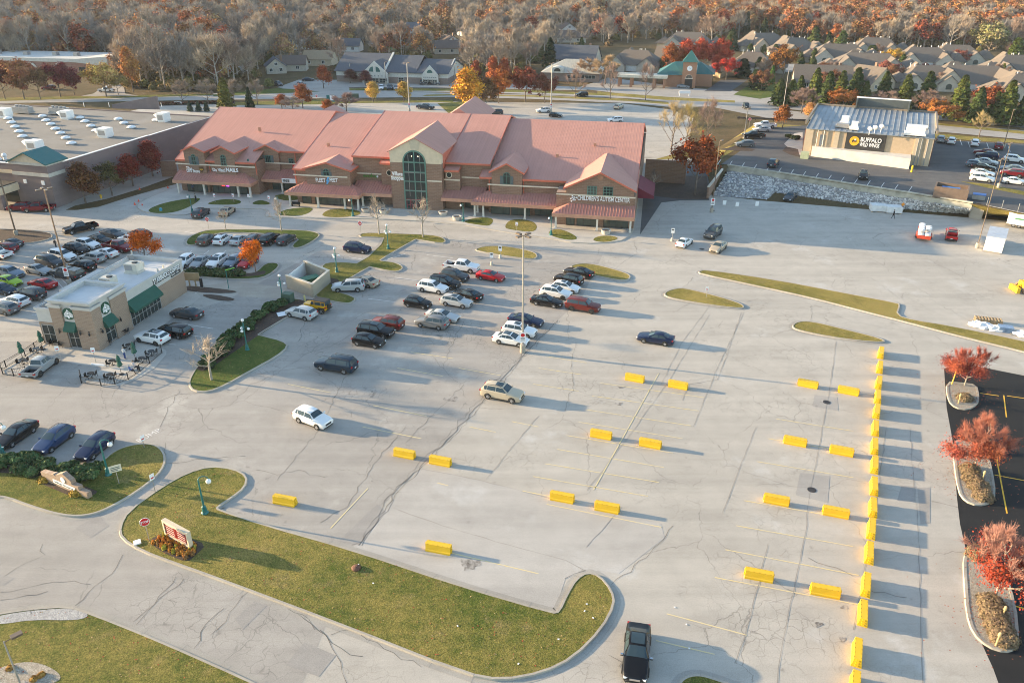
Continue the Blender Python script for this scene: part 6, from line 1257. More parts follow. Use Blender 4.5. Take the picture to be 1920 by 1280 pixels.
for x,y,k,c,d,l in((213,444,'sedan','dgrey',1,'charcoal sedan at the top of the left rows'),(189,455,'sedan','black',1,'black sedan second from the top of the left rows'),(166,464,'suv','white',1,'white crossover left of the dark red pickup'),(263,446,'suv','black',-1,'black crossover behind the orange tree at the row end'),(245,455,'suv','white',-1,'white SUV behind the dark red pickup'),(224,469,'pickup','dred',1,'dark red pickup facing the orange tree'),(199,480,'sedan','white',-1,'white sedan behind the coffee shop roof'),
                         (145,474,'suv','black',1,'black crossover above the white minivan'),(119,486,'van','white',1,'white minivan crossed by the tall lamp pole'),(175,490,'suv','lgrey',-1,'grey crossover below the white sedan'),(96,497,'van','dgrey',1,'dark grey minivan left of the tall lamp pole'),(156,505,'suv','black',-1,'black SUV with open tailgate lamps right of the tall pole'),(74,512,'sedan','lgrey',1,'grey sedan below the dark grey minivan'),(22,518,'suv','bluegrey',1,'blue-grey estate car above the green hatchback'),
                         (20,534,'hatch','green',1,'lime green hatchback in the left rows'),(81,538,'sedan','red',-1,'red sedan at the left rows'),(9,549,'hatch','dblue',1,'dark blue hatchback at the left photo edge under the green one'),(58,557,'van','dgrey',-1,'charcoal minivan beside the red sedan'),(30,572,'suv','white',-1,'white SUV seen from behind near the left edge'),(8,585,'suv','grey',-1,'grey crossover at the left edge nearest the patio'),(22,461,'sedan','dgrey',-1,'dark sedan by the mulch island at the left'),(12,471,'suv','dred',-1,'dark red SUV below the mulch island'),(-4,482,'pickup','white',-1,'white truck cut by the left edge')):
 car(k,c,x,y,30*d,6*d,l,{'van':'minivan','pickup':'pickup_truck'}.get(k,'parked_car'),{'van':'minivan','pickup':'pickup truck'}.get(k,'car'),g5)
car('pickup','dgrey',128,520,-30,-6,'dark truck with matching bed cap beside the tall lamp pole base','pickup_truck','pickup truck',g5,cap=True)
g6='cars around the coffee shop'
car('sedan','dgrey',351,594,-32,-5,'dark sedan farthest up the coffee shop side',group=g6)
car('van','black',328,628,-32,-6,'black minivan between the dark sedan and the white car with open door','minivan','minivan',g6)
car('suv','white',287,640,-34,-7,'white crossover with black roof and its front door open',group=g6,roof='black',open_door=True,dark_rim=True)
car('pickup','lgrey',79,694,27,-21,'light grey pickup parked between the two patio halves','pickup_truck','pickup truck',g6,dark_rim=True,scale=(.92,.95,.95))
car('sedan','black',32,822,-38,26,'black sedan at the left of the row of three by the hedge',group=g6)
car('hatch','blue',104,832,-34,25,'blue crossover hatchback in the middle of the row of three by the hedge',group=g6,scale=(1.12,1.02,1.04),rails=True)
car('hatch','navy',180,845,-32,26,'dark navy rounded car at the right of the row of three by the hedge',group=g6,scale=(1.1,1.02,1.02))
g7='cars behind the shops'
for x,y,k,c,dx,dy,l,z in((798,205,'pickup','dblue',30,2,'dark pickup driving behind the shop roofs',0),(930,215,'suv','dgrey',-30,0,'dark SUV right of the orange trees behind the roof',0),(1019,211,'suv','white',-30,1,'white SUV by the lamp pole behind the roof',0),(1042,220,'hatch','black',30,2,'black car just in front of the white SUV behind the roof',0),(1160,204,'suv','champ',14,-6,'pale SUV seen from behind in the far lot',0),(1153,229,'suv','white',-30,1,'white SUV peeking over the right end of the salmon roof',0),
                              (1090,181,'suv','black',-30,2,'black SUV driving on the road behind the autumn trees',0),(1399,204,'jeep','dblue',14,10,'dark off-roader at the road junction near the bank lawn',0),(792,158,'suv','dgrey',-3,10,'dark SUV leftmost of three by the office right gable',0),(806,158,'suv','black',-3,10,'black SUV in the middle of three by the office right gable',0),(821,158,'suv','grey',-3,10,'grey SUV rightmost of three by the office right gable',0),
                              (701,168,'sedan','white',-2,10,'white car leftmost of four before the office left gable',0),(715,168,'suv','white',-2,10,'white SUV second of four before the office left gable',0),(731,168,'pickup','dblue',-2,10,'dark blue pickup third of four before the office left gable',0),(743,168,'sedan','lgrey',-2,10,'grey car rightmost of four before the office left gable',0),(523,161,'suv','dgrey',16,6,'dark car at the left end of the office drive',0),(563,163,'pickup','lgrey',20,-5,'pale pickup on the office drive',0),(578,152,'sedan','dblue',26,-1,'dark car near the trees at the office drive',0),
                              (245,156,'pickup','white',26,2,'white truck by the orange trees at the left',0),(200,173,'pickup','white',26,0,'white pickup on the road behind the yellow tree at the left',0),(92,168,'suv','dred',-26,1,'dark red car behind the maroon trees at the left',0),(866,161,'suv','white',26,0,'white car behind the rust coloured trees',0),(738,49,'sedan','white',26,-4,'white car on the distant street behind the office',0),(1281,165,'sedan','lgrey',30,2,'pale car parked in front of the clock tower bank',0)):
 car(k,c,x,y,dx,dy,l,'pickup_truck' if k=='pickup' else 'parked_car','pickup truck' if k=='pickup' else 'car',g7,z,simple=True)
M_YEL=plain('barrier_yellow',(.76,.465,.014),.5,var=.06);M_LAMPG=plain('lamp_teal_green',(.02,.15,.14),.45);M_GLOBE=plain('milk_glass_globe',(.80,.80,.78),.25,var=.03);M_POLE=plain('galvanised_pole',(.36,.34,.31),.5,.3);M_POLEB=plain('bronze_pole',(.16,.12,.09),.5,.3);M_WOOD=plain('weathered_wood',(.40,.29,.17),.85);M_SRED=plain('sign_face_red',(.55,.01,.015),.4,var=.03)
def barrier_proto():
 o=bpy.data.objects.new('water_barrier',None);COL.objects.link(o)
 m=MB();L2=1.12;pr=[(-.37,0.0),(-.37,.18),(-.32,.26),(-.29,.5),(-.26,.78),(.26,.78),(.29,.5),(.32,.26),(.37,.18),(.37,0)]
 xprism(m,pr,-L2,L2)
 for z in(.12,.36,.60):m.box(L2,L2+.08,-.10,.10,z-.07,z+.07);m.box(-L2-.08,-L2,-.10,.10,z+.02,z+.14)
 for x in(-.9,-.45,0,.45,.9):
  for sg in(-1,1):m.box(x-.06,x+.06,sg*.24-.03,sg*.24+.03,.776,.784,1)
 m.build('shell',[M_YEL,plain('barrier_slot',(.45,.25,.012),.7)],o);return o
bp=None
ROWB=[(1190,713,'left barrier of the farthest centre pair'),(1271,726,'right barrier of the farthest centre pair'),(1514,724,'left barrier of the farthest right pair'),(1590,737,'right barrier of the farthest right pair'),(1127,819,'left barrier of the second centre pair'),(1219,836,'right barrier of the second centre pair'),(1490,832,'left barrier of the second right pair'),(1577,850,'right barrier of the second right pair'),(759,855,'left barrier of the pair beside the cracked pavement seam'),(826,869,'right barrier of the pair beside the cracked pavement seam'),
  (1054,937,'left barrier of the third centre pair'),(1138,956,'right barrier of the third centre pair'),(1455,942,'left barrier of the pair by the dark manhole patch'),(1566,965,'right barrier of the pair by the dark manhole patch'),(535,943,'single barrier near the lamp post and grass end'),(823,1032,'single barrier beside the dark wet stain'),(1422,1083,'left barrier of the nearest right pair'),(1546,1113,'right barrier of the nearest right pair')]
for x,y,l in ROWB:
 loc=G(x,y);a=heading(x,y,50,9.5)
 if bp is None:bp=barrier_proto();o=bp;o.location=loc;o.rotation_euler=(0,0,a)
 else:o=dup(bp,loc,a)
 tag(o,'yellow water-filled '+l,'barrier','yellow barriers in pairs across the lot')
CB=[(1651,666),(1649,693),(1647,722),(1645,749),(1643,776),(1640.5,808),(1639,842),(1639,877),(1638,917),(1636,957),(1633,997),(1629,1042),(1623,1102),(1617,1155),(1606,1229),(1602,1292)]
words=['first','second','third','fourth','fifth','sixth','seventh','eighth','ninth','tenth','eleventh','twelfth','thirteenth','fourteenth','fifteenth','sixteenth']
for i,(x,y)in enumerate(CB):
 a=heading(1625,1060,12,-200);o=dup(bp,G(x,y),a+rnd.gauss(0,.03));tag(o,'yellow barrier in the long right column, %s from the far end'%words[i],'barrier','yellow barriers in the long right column')
def tall_light(px,py,h,label,m=M_POLE,heads=4,basec=M_KERB,sign=False,z=0.0,bh=.9,thin=1.0):
 o=thing('light_pole',label,'light pole',G(px,py,z),0,'tall car park lights')
 b=MB();b.lathe([(.36,-.02),(.36,bh),(.30,bh+.04)],n=16);b.build('concrete_base',basec,o)
 p=MB();p.tube([(0,0,bh+.04),(0,0,h)],[.15*thin,.09*thin],8);p.build('pole',m,o)
 for k in range(heads):
  a=R(45+360/heads*k);d=Vector((math.cos(a),math.sin(a),0));f=MB();f.tube([(0,0,h-.1),tuple(d*.5+Vector((0,0,h-.05)))],.04,6);f.obox(d*.8+Vector((0,0,h)),(.36,.2,.09),(d,(-d.y,d.x,0),(0,0,1)));f.build('lamp_head',M_POLEB,o)
 if sign:
  s=MB();s.box(-.38,.38,-.2,-.17,1.5,2.9);sp=s.build('sign_panel',M_SIGNW,o);s=MB();s.yprism([(.26*math.cos(2*math.pi*i/16),2.55+.26*math.sin(2*math.pi*i/16))for i in range(16)],-.215,-.2);s.build('red_disc',M_SRED,sp);s=MB();s.box(-.28,.28,-.21,-.2,2.1,2.16).box(-.28,.28,-.21,-.2,1.95,2.01).box(-.28,.28,-.21,-.2,1.75,1.83);s.build('sign_text_bar',M_BLACK,sp)
 return o
tall_light(980,660,15.9,'tall steel light pole on a round tan base in the middle of the lot',sign=True,bh=1.1)
tall_light(131,534,15.2,'tall rusty light pole leaning over the left parking rows',plain('rusty_pole',(.26,.16,.10),.7),sign=True)
tall_light(31,441,15.0,'tall dark light pole on the mulch island at the left',M_POLEB)
tall_light(1832,465,15.5,'tall dark light pole beside the white storage box',M_POLEB,2,thin=.6)
tall_light(768,211,15.0,'tall pale light pole behind the salmon roof near the dark pickup',M_POLE,2,sign=True,thin=1.4)
tall_light(1033,212,15.0,'tall pale light pole behind the salmon roof near the white SUV',M_POLE,2,sign=True,thin=1.4)
tall_light(1334,398,14.0,'thin light pole with white notice in front of the brick wing wall',M_POLEB,1,sign=True,thin=.7)
tall_light(1468,206,12.0,'thin pale pole on the verge by the round rust bush',M_POLE,1,z=0,thin=.8)
tall_light(1881,277,9.0,'light post behind the terrace top row of cars',M_POLEB,1,z=UZ,thin=.7)
tall_light(1872,352,9.0,'light post on the grass strip at the terrace right',M_POLEB,2,z=UZ,thin=.6)
tall_light(1395,260,7.5,'short light post between the grass bank and the black pickup',M_POLE,1,z=UZ)
tall_light(724,158,8.0,'slim light post before the office left gable',M_POLE,1,thin=1.2);tall_light(658,152,6.5,'slim light post at the office left end',M_POLE,1,thin=1.2);tall_light(853,155,7.0,'slim light post at the office right end',M_POLE,1,thin=1.2)
o=tall_light(40,1286,4.4,'short grey lamp post rising from the corner gravel pad',M_POLE,1,bh=.15,thin=.5)
def globe_lamp(px,py,h,label,n=4):
 o=thing('street_lamp',label,'street lamp',G(px,py),R(20),'green globe street lamps')
 b=MB();b.lathe([(.30,0),(.30,.18),(.22,.28),(.20,.75),(.13,.85)],n=12);b.build('base',M_LAMPG,o)
 p=MB();p.lathe([(.10,.85),(.085,1.2),(.07,h-.7),(.06,h-.45)],n=10)
 for k in range(n-1):a=2*math.pi*k/(n-1);p.tube([(0,0,h-1.25),(.35*math.cos(a),.35*math.sin(a),h-1.15),(.55*math.cos(a),.55*math.sin(a),h-1.35)],.035,6)
 p.build('post',M_LAMPG,o)
 for k in range(n-1):a=2*math.pi*k/(n-1);g=MB();g.ball((.55*math.cos(a),.55*math.sin(a),h-1.55),.19,12,8);g.build('globe',M_GLOBE,o,True)
 g=MB();g.ball((0,0,h-.25),.21,12,8);g.build('globe',M_GLOBE,o,True);return o
globe_lamp(464,657,4.6,'green lamp with four white globes on the hedge median near the coffee shop');globe_lamp(632,511,4.4,'green four-globe lamp on the grass right of the refuse enclosure');globe_lamp(728,467,4.6,'green four-globe lamp on the narrow grass neck by the navy SUV');globe_lamp(530,563,4.2,'green four-globe lamp at the left side of the refuse enclosure')
def hook_lamp(px,py,h,label,hook=1.0,rz=15):
 o=thing('street_lamp',label,'street lamp',G(px,py),R(rz),'green single street lamps')
 b=MB();b.lathe([(.34,0),(.34,.2),(.24,.32),(.20,.85),(.12,.95)],n=12);b.build('base',M_LAMPG,o)
 p=MB()
 if hook>.5:p.tube([(0,0,.9),(0,0,h),(.12,0,h+.18),(.45,0,h+.28),(.78,0,h+.15),(.85,0,h-.1)],[.10,.07,.055,.045,.04,.04],8)
 else:p.tube([(0,0,.9),(0,0,h),(.3,0,h+.05),(.42,0,h-.1)],[.09,.06,.04,.04],8)
 p.build('post',M_LAMPG,o);x=.85 if hook>.5 else.42;g=MB();g.ball((x,0,h-.36),.25 if hook>.5 else.2,12,8);g.build('globe',M_GLOBE,o,True);return o
hook_lamp(204,891,3.9,'green hooked lamp beside the low brick sign and hedge');hook_lamp(385,963,3.9,'green hooked lamp standing on the large front lawn');hook_lamp(6,853,3.6,'green hooked lamp cut by the left edge at the hedge')
for x,y,l in((869,416,'slim green lamp by the planter right of the arched entrance'),(1033,441,'slim green lamp on the oval lawn below the corner canopy'),(361,399,'slim green lamp by the dark crossover at the shops kerb'),(525,403,'slim green lamp at the round end of the shops walk'),(662,406,'slim green lamp on the sunlit oval lawn before the left gable')):hook_lamp(x,y,3.6,l,.4,190)
def post_sign(px,py,h,label,kind='no_entry',z=0.0,rz=-15,base=False,cat='sign'):
 o=thing('sign_post',label,cat,G(px,py,z),R(rz))
 p=MB();p.tube([(0,0,0),(0,0,h)],.035,6);p.build('post',M_POLE,o)
 if base:b=MB();b.lathe([(.28,0),(.24,.5),(.12,.62)],n=8);b.build('concrete_base',M_CONC,o)
 s=MB();t=MB()
 if kind=='no_entry':
  s.box(-.38,.38,-.07,-.04,h-.72,h+.04);a=s.build('plate',M_SIGNW,o);t.yprism([(.35*math.cos(2*math.pi*i/18),h-.34+.35*math.sin(2*math.pi*i/18))for i in range(18)],-.085,-.07);t.build('red_disc',M_SRED,a);t=MB();t.box(-.24,.24,-.095,-.085,h-.40,h-.28);t.build('white_bar',M_SIGNW,a)
 elif kind=='stop':
  r=.44;oc=[(r*math.cos(math.pi/8+k*math.pi/4),h-.3+r*math.sin(math.pi/8+k*math.pi/4))for k in range(8)];ic=[(.91*(x),h-.3+.91*(zz-h+.3))for x,zz in oc]
  s.yprism(oc,-.07,-.045);a=s.build('plate',M_SIGNW,o);t.yprism(ic,-.08,-.07);t.build('red_face',M_SRED,a);lettering('STOP',.32,M_SIGNW,a,(0,-.085,h-.41),90,0,.006,.006,'CENTER',.66)
 elif kind=='plate':s.box(-.24,.24,-.06,-.035,h-.65,h);a=s.build('plate',M_SIGNW,o);t.box(-.15,.15,-.066,-.06,h-.5,h-.36);t.build('sign_text_bar',M_SRED,a)
 elif kind=='wide':s.box(-.55,.55,-.06,-.035,h-.75,h);a=s.build('plate',plain('sign_face_cream',(.66,.62,.48),.5),o);t.box(-.4,.4,-.066,-.06,h-.28,h-.2).box(-.4,.4,-.066,-.06,h-.45,h-.37).box(-.4,.2,-.066,-.06,h-.62,h-.54);t.build('sign_text_bar',M_SHUT,a)
 else:s.box(-.30,.30,-.06,-.035,h-.9,h);a=s.build('plate',M_SIGNW,o);t.box(-.2,.2,-.066,-.06,h-.4,h-.15);t.build('sign_text_bar',M_BLACK,a)
 return o
post_sign(392,432,2.5,'round red no-entry sign at the left end of the island with six cars');post_sign(677,440,2.5,'round red no-entry sign by the bare tree on the lamp island')
post_sign(281,1016,2.6,'red octagonal stop sign beside the flower bed','stop',rz=28);post_sign(224,908,2.3,'cream notice sign on a post right of the low brick sign','wide',rz=30);post_sign(292,925,2.3,'small tilted sign on the lawn edge at the drive mouth','plate',rz=60);post_sign(271,840,1.6,'thin marker post on the rounded grass tip','plate',rz=60)
post_sign(1260,452,2.4,'white sign on a concrete footing left of the white sedan','tall',base=True);post_sign(938,484,2.2,'white sign on concrete footing just below the middle grass island','tall',base=True);post_sign(922,497,2.2,'white sign on concrete footing between the red sedan and the grass island','tall',base=True)
post_sign(1324,558,1.8,'small dark sign on the right grass wedge','plate');post_sign(1404,240,2.6,'distant red and white stop sign at the junction','stop',UZ);post_sign(595,193,2.6,'distant red sign by the junction left of the roof','no_entry')
for x,y,l in((404,380,'leftmost of four white parking signs on the shops lawns'),(439,380,'second from the left of four white parking signs on the shops lawns'),(468,381,'third from the left of four white parking signs on the shops lawns'),(506,384,'rightmost of four white parking signs, below the white banner'),(969,435,'white parking sign on the oval lawn by the right canopy')):post_sign(x,y,1.9,l,'plate')
post_sign(113,676,2.1,'white disabled bay sign in front of the light grey pickup','plate',rz=20);post_sign(180,679,2.1,'white disabled bay sign in front of the coffee shop corner','plate',rz=20)
o=thing('monument_sign','red tenant board in a cream frame above the mulch flower bed','sign',G(337,1018),heading(337,1018,50,28));o.scale=(.9,.9,.9)
m=MB();m.box(-1.75,1.75,-.25,.25,0,.45);m.build('brick_plinth',M_BRICK_TAN,o);m=MB();m.box(-1.9,1.9,-.22,.22,.45,.62).box(-1.9,1.9,-.22,.22,1.95,2.2).box(-1.9,-1.7,-.22,.22,.62,1.95).box(1.7,1.9,-.22,.22,.62,1.95).box(-1.7,1.7,-.1,.1,.62,1.95);m.build('cream_frame',M_CREAM,o)
m=MB()
for c in(-.86,.86):
 for r in range(5):m.box(c-.82,c+.82,-.15,-.1,.66+r*.258,.88+r*.258)
 pn=None
pn=m.build('red_panels',plain('tenant_red',(.25,.018,.018),.5),o);m=MB()
for c in(-.86,.86):
 for r in range(5):
  x=c-.62
  while x<c+.5:w_=rnd.uniform(.05,.13);m.box(x,x+w_,-.158,-.15,.72+r*.258,.82+r*.258);x+=w_+.035
m.build('tenant_names',plain('tenant_text_pale',(.70,.60,.55),.5),o)
o=thing('monument_sign','long low brick sign with stepped peak and white name plate','sign',G(127,916),heading(127,916,95,40))
m=MB();m.yprism([(-3.3,0),(3.3,0),(3.3,.75),(2.2,.75),(2.2,1.1),(1.3,1.1),(1.3,1.5),(.25,2.05),(-.9,1.5),(-.9,1.3),(-1.3,1.45),(-1.7,1.3),(-3.3,1.1)],-.25,.25);m.build('brick_body',M_BRICK_TAN,o)
m=MB();m.box(-1.5,1.7,-.31,-.25,.45,.85);pl=m.build('name_plate',M_SIGNW,o);lettering('Village Shoppes',.26,M_SHUT,pl,(.1,-.318,.57),90,0,.004,.004,'CENTER',2.7);m=MB();m.yprism([(.1+.32*math.cos(2*math.pi*i/20),1.25+.32*math.sin(2*math.pi*i/20))for i in range(20)],-.30,-.25);m.build('medallion',M_SIGNW,o)
for x,y,l in((686,398,'white round planter left of the pair before the left canopy'),(720,401,'white round planter just left of the arched entrance'),(831,404,'white round planter just right of the arched entrance'),(857,413,'white round planter beside the slim green lamp'),(1136,439,'white round planter below the right end canopy')):
 o=thing('planter',l,'planter',G(x,y)+V((0,0,.12)),0,'round planters on the shops walk');m=MB();m.lathe([(.78,0),(.86,.55),(.92,.6),(.92,.72),(.74,.72),(.72,.6)],n=20);m.build('bowl',M_CONC,o);m=MB();m.lathe([(.71,.55),(.4,.64),(.05,.68)],n=14);m.build('soil',M_MULCH,o)
o=thing('waste_bin','dark waste bin under the right end canopy','bin',G(1068,420)+V((0,0,.12)));m=MB();m.lathe([(.3,0),(.33,.8),(.3,.9),(.18,1.0)],n=12);m.build('drum',M_BLACK,o)
o=thing('bench','dark metal bench on the shops walk by the oval lawn','bench',G(555,388)+V((0,0,.12)),R(-12));m=MB();m.box(-.9,.9,-.22,.22,.42,.47);m.build('seat',M_BLACK,o);m=MB();m.box(-.9,.9,.2,.25,.47,.9);m.build('backrest',M_BLACK,o)
for x in(-.75,.75):m=MB();m.box(x-.04,x+.04,-.2,.2,0,.42);m.build('leg',M_BLACK,o)
o=thing('menu_board','brown wooden-backed menu board beside the drive-through lane','menu board',G(362,536),R(-8));m=MB();m.box(-1.3,1.3,-.08,.08,.9,2.2);m.build('board',M_WOOD,o)
for x in(-.5,.5):m=MB();m.box(x-.1,x+.1,-.06,.06,0,.9);m.build('leg',M_WOOD,o)
o=thing('order_speaker','dark order point post right of the wooden menu board','speaker post',G(379,539));m=MB();m.box(-.25,.25,-.2,.2,0,.1);m.build('base',M_CONC,o);m=MB();m.box(-.2,.2,-.12,.12,.1,1.5);m.build('cabinet',M_BLACK,o)
o=thing('clearance_post','dark height post with lime green bar over the drive-through lane','clearance bar',G(429,541));m=MB();m.tube([(0,0,0),(0,0,3.0)],.06,6);m.build('post',M_LAMPG,o);m=MB();m.tube([(-.1,0,3.0),(1.2,.6,3.2)],.07,6);m.build('bar',plain('lime_bar',(.25,.60,.08),.5),o)
o=thing('utility_cabinet','green transformer cabinet beside the refuse enclosure','utility box',G(541,566),R(-20));m=MB();m.box(-.75,.75,-.55,.55,.12,1.45);m.build('cabinet',plain('cabinet_green',(.06,.11,.075),.6),o);m=MB();m.box(-.95,.95,-.75,.75,0,.12);m.build('pad',M_CONC,o)
o=thing('concrete_pad','flat white concrete pad at the end of the hedge','pad',G(531,590),R(25));m=MB();m.box(-.8,.8,-.7,.7,0,.2);m.build('slab',M_SIGNW,o)
o=thing('bollard','pale yellow bollard between the refuse enclosure and the yellow off-roader','bollard',G(572,566));m=MB();m.lathe([(.14,0),(.14,1.0),(.08,1.08)],n=10);m.build('post',plain('bollard_yellow',(.62,.55,.22),.6),o)
o=thing('bollard','bright yellow bollard at the restaurant dock corner','bollard',G(1709,323,UZ));m=MB();m.lathe([(.2,0),(.2,1.4),(.1,1.5)],n=10);m.build('post',M_YEL,o)
for i,x in enumerate((6,13)):o=thing('bollard',['left','right'][i]+' yellow bollard of the pair at the store canopy','bollard',G(x,392));m=MB();m.lathe([(.14,0),(.14,1.1),(.08,1.16)],n=10);m.build('post',M_YEL,o)
o=thing('hydrant','small orange-yellow hydrant on the mulch strip by the dark red tree','hydrant',G(190,372));m=MB();m.lathe([(.16,0),(.14,.6),(.2,.62),(.16,.8),(.04,.9)],n=10);m.build('body',M_YEL,o);m=MB();m.tube([(-.26,0,.5),(.26,0,.5)],.09,8);m.build('outlet',M_YEL,o)
o=thing('utility_box','small blue lidded box on the left oval lawn of the shops','utility box',G(302,396)+V((0,0,.1)));m=MB();m.lathe([(.3,0),(.3,.45),(.2,.55)],n=10);m.build('cap',plain('utility_blue',(.05,.30,.42),.5),o)
o=thing('yellow_stake','leaning yellow stake beside the farthest red tree','stake',G(1784,722));m=MB();m.tube([(0,0,0),(.55,.7,1.5)],.07,6);m.build('post',M_YEL,o)
o=thing('utility_box','pale green transformer by the restaurant kerb','utility box',G(1508,297,UZ),R(-25));m=MB();m.box(-.9,.9,-.7,.7,0,1.5);m.build('cabinet',plain('pale_green_cabinet',(.42,.46,.30),.6),o)
o=thing('road_sign','green street sign board at the far junction left of the office','sign',G(621,197));m=MB();m.tube([(0,0,0),(0,0,1.2)],.1,6);m.build('post',M_POLE,o);m=MB();m.box(-1.3,1.3,-.1,.1,1.0,3.2);m.build('board',M_LAMPG,o);m=MB();m.box(-.2,1.2,-.14,-.1,1.5,3.1);m.build('panel',M_SIGNW,o)
o=thing('monument_sign','dark green low sign on the verge before the office lot','sign',G(661,187));m=MB();m.box(-2.2,2.2,-.3,.3,.4,2.0);m.build('board',plain('verge_sign_green',(.06,.10,.07),.6),o);m=MB();m.box(-2.4,2.4,-.4,.4,0,.4);m.build('plinth',M_CONC,o)
o=thing('monument_sign','white framed low sign on the verge before the clock tower bank','sign',G(1283,181));m=MB();m.box(-2,2,-.2,.2,1.0,1.9);m.build('board',M_SIGNW,o)
for x in(-1.7,1.7):m=MB();m.box(x-.12,x+.12,-.15,.15,0,1.0);m.build('leg',M_SIGNW,o)
o=thing('guard_rail','dark timber guard rail between the road and the restaurant car park','guard rail',G(1416,226,UZ),R(-12));m=MB();m.box(-5,16,-.12,.12,.35,.85);m.build('rail',plain('dark_timber',(.06,.05,.045),.8),o)
for x in(-4.5,0,5,10,15.5):m=MB();m.box(x-.1,x+.1,.12,.3,0,.95);m.build('post',M_BLACK,o)
wall_run('board_fence','tan timber fence behind the clock tower bank','fence',[(1328,140),(1350,147),(1362,142),(1412,146)],1.8,.1,M_WOOD)
wall_run('chain_fence','thin grey post fence at the right end of the terrace','fence',[(1850,385),(1920,400),(1990,414)],.06,.05,M_GREY,z=UZ+1.2)
for i,x in enumerate((1850,1878,1908)):o=thing('fence_post',['left','middle','right'][i]+' grey post on the terrace edge above the grass bank','post',G(x,385+(x-1850)*.21,UZ));m=MB();m.tube([(0,0,0),(0,0,1.6)],.05,6);m.build('post',M_GREY,o)
o=thing('storage_container','white box container with grey lid beside the dark light pole','container',G(1863,464),heading(1863,464,14,-46));m=MB();m.box(-3.2,3.2,-1.4,1.4,.2,2.7)
for k in range(20):m.box(-3.15+k*.33,-3.0+k*.33,-1.43,1.43,.3,2.6)
m.build('box',M_WHITE,o);m=MB();m.box(-3.25,3.25,-1.46,1.46,2.7,2.8);m.build('roof',plain('container_roof',(.42,.46,.52),.5),o);m=MB();m.box(-3.0,3.0,-1.2,1.2,0,.2);m.build('skid',M_KERB,o)
o=thing('box_trailer','white trailer with green stripe lettering cut by the right edge','trailer',G(1928,428),heading(1928,428,60,10));m=MB();m.box(-3.6,3.6,-1.25,1.25,.6,2.9);m.build('box',M_WHITE,o);m=MB();m.box(-2.4,3.5,-1.28,-1.25,1.6,1.9);m.build('stripe',plain('trailer_green',(.10,.28,.14),.5),o)
t1,t2=wheel_meshes(.36,False)
for x in(-2.4,-1.5):
 for sg in(-1,1):w_=put('wheel',t1,o,(x,sg*1.05,.36));put('rim',t2,w_)
for i,(x,y)in enumerate(((1645,395),(1674,398))):
 o=thing('wrapped_pallet',['left','right'][i]+' of two low white wrapped pallet stacks by the stone slope','pallet stack',G(x,y),R(-12));m=MB();m.box(-1.45,1.45,-1.1,1.1,.15,1.25).box(-1.4,1.4,-1.05,1.05,1.25,1.32);m.build('stack',plain('wrapped_white',(.66,.67,.66),.5),o);m=MB()
 for q in(-1.2,0,1.2):m.box(q-.12,q+.12,-1.1,1.1,0,.15)
 m.build('pallet',M_WOOD,o)
o=thing('sign_post','orange work sign at the end of the white pallet stacks','sign',G(1690,397));m=MB();m.tube([(0,0,0),(0,0,1.6)],.04,6);m.build('post',M_WOOD,o);m=MB();m.yprism([(-.4,1.5),(0,1.1),(.4,1.5),(0,1.9)],-.05,-.02);m.build('plate',plain('work_orange',(.75,.28,.03),.5),o)
o=thing('flatbed_trailer','orange flatbed trailer piled with white sacks','trailer',G(1731,446),heading(1731,446,3,-30));m=MB();m.box(-2.4,2.4,-1.1,1.1,.5,.7).box(2.4,3.6,-.06,.06,.5,.62).box(-2.4,-2.3,-1.1,1.1,.7,1.1).box(2.3,2.4,-1.1,1.1,.7,1.5)
for sg in(-1,1):m.box(-1.2,1.0,sg*1.1,sg*1.32,.55,.8)if sg>0 else m.box(-1.2,1.0,-1.32,-1.1,.55,.8)
m.build('deck',plain('trailer_orange',(.50,.06,.025),.5),o)
for x in(-.5,.45):
 for sg in(-1,1):w_=put('wheel',t1,o,(x,sg*1.22,.36));put('rim',t2,w_)
n_=0
for r in range(3):
 for c in range(4):
  for l in range(2):
   s=MB();s.ball((0,0,.45),.58,12,8,1,1,.8);b_=s.v
   for q,p_ in enumerate(b_):s.v[q]=(max(-.5,min(.5,p_[0]))+rnd.gauss(0,.02),max(-.5,min(.5,p_[1]))+rnd.gauss(0,.02),max(0,min(.75,p_[2])))
   if l==1 and(r==0 or c==3)and rnd.random()<.4:continue
   if r<2:sk=s.build('white_sack',plain('woven_white',(.74,.73,.72),.8),None,True,o.location+V((0,0,.7)),0);a_=o.rotation_euler.z;d_=V((math.cos(a_),math.sin(a_),0));e_=V((-d_.y,d_.x,0));sk.location=o.location+d_*(-1.7+c*1.08)+e_*(-.53+r*1.06)+V((0,0,.72+l*.74));sk.rotation_euler=(0,0,a_+rnd.gauss(0,.05));tag(sk,'plump white sack in the pile on the orange trailer','sack','white sacks on the orange trailer');n_+=1
o=car('pickup','red',1783,446,2,-30,'bright red pickup with ladder rack seen from behind','pickup_truck','pickup truck','cars standing in the upper right lot',scale=(.92,.95,.95));m=MB()
for x in(-1.1,-2.7):
 for sg in(-1,1):m.tube([(x,sg*.92,1.1),(x,sg*.92,2.1)],.035,6)
 m.tube([(x,-.95,2.1),(x,.95,2.1)],.035,6)
for sg in(-1,1):m.tube([(-1.1,sg*.92,2.1),(-2.7,sg*.92,2.1)],.035,6)
m.build('ladder_rack',M_GREY,o)
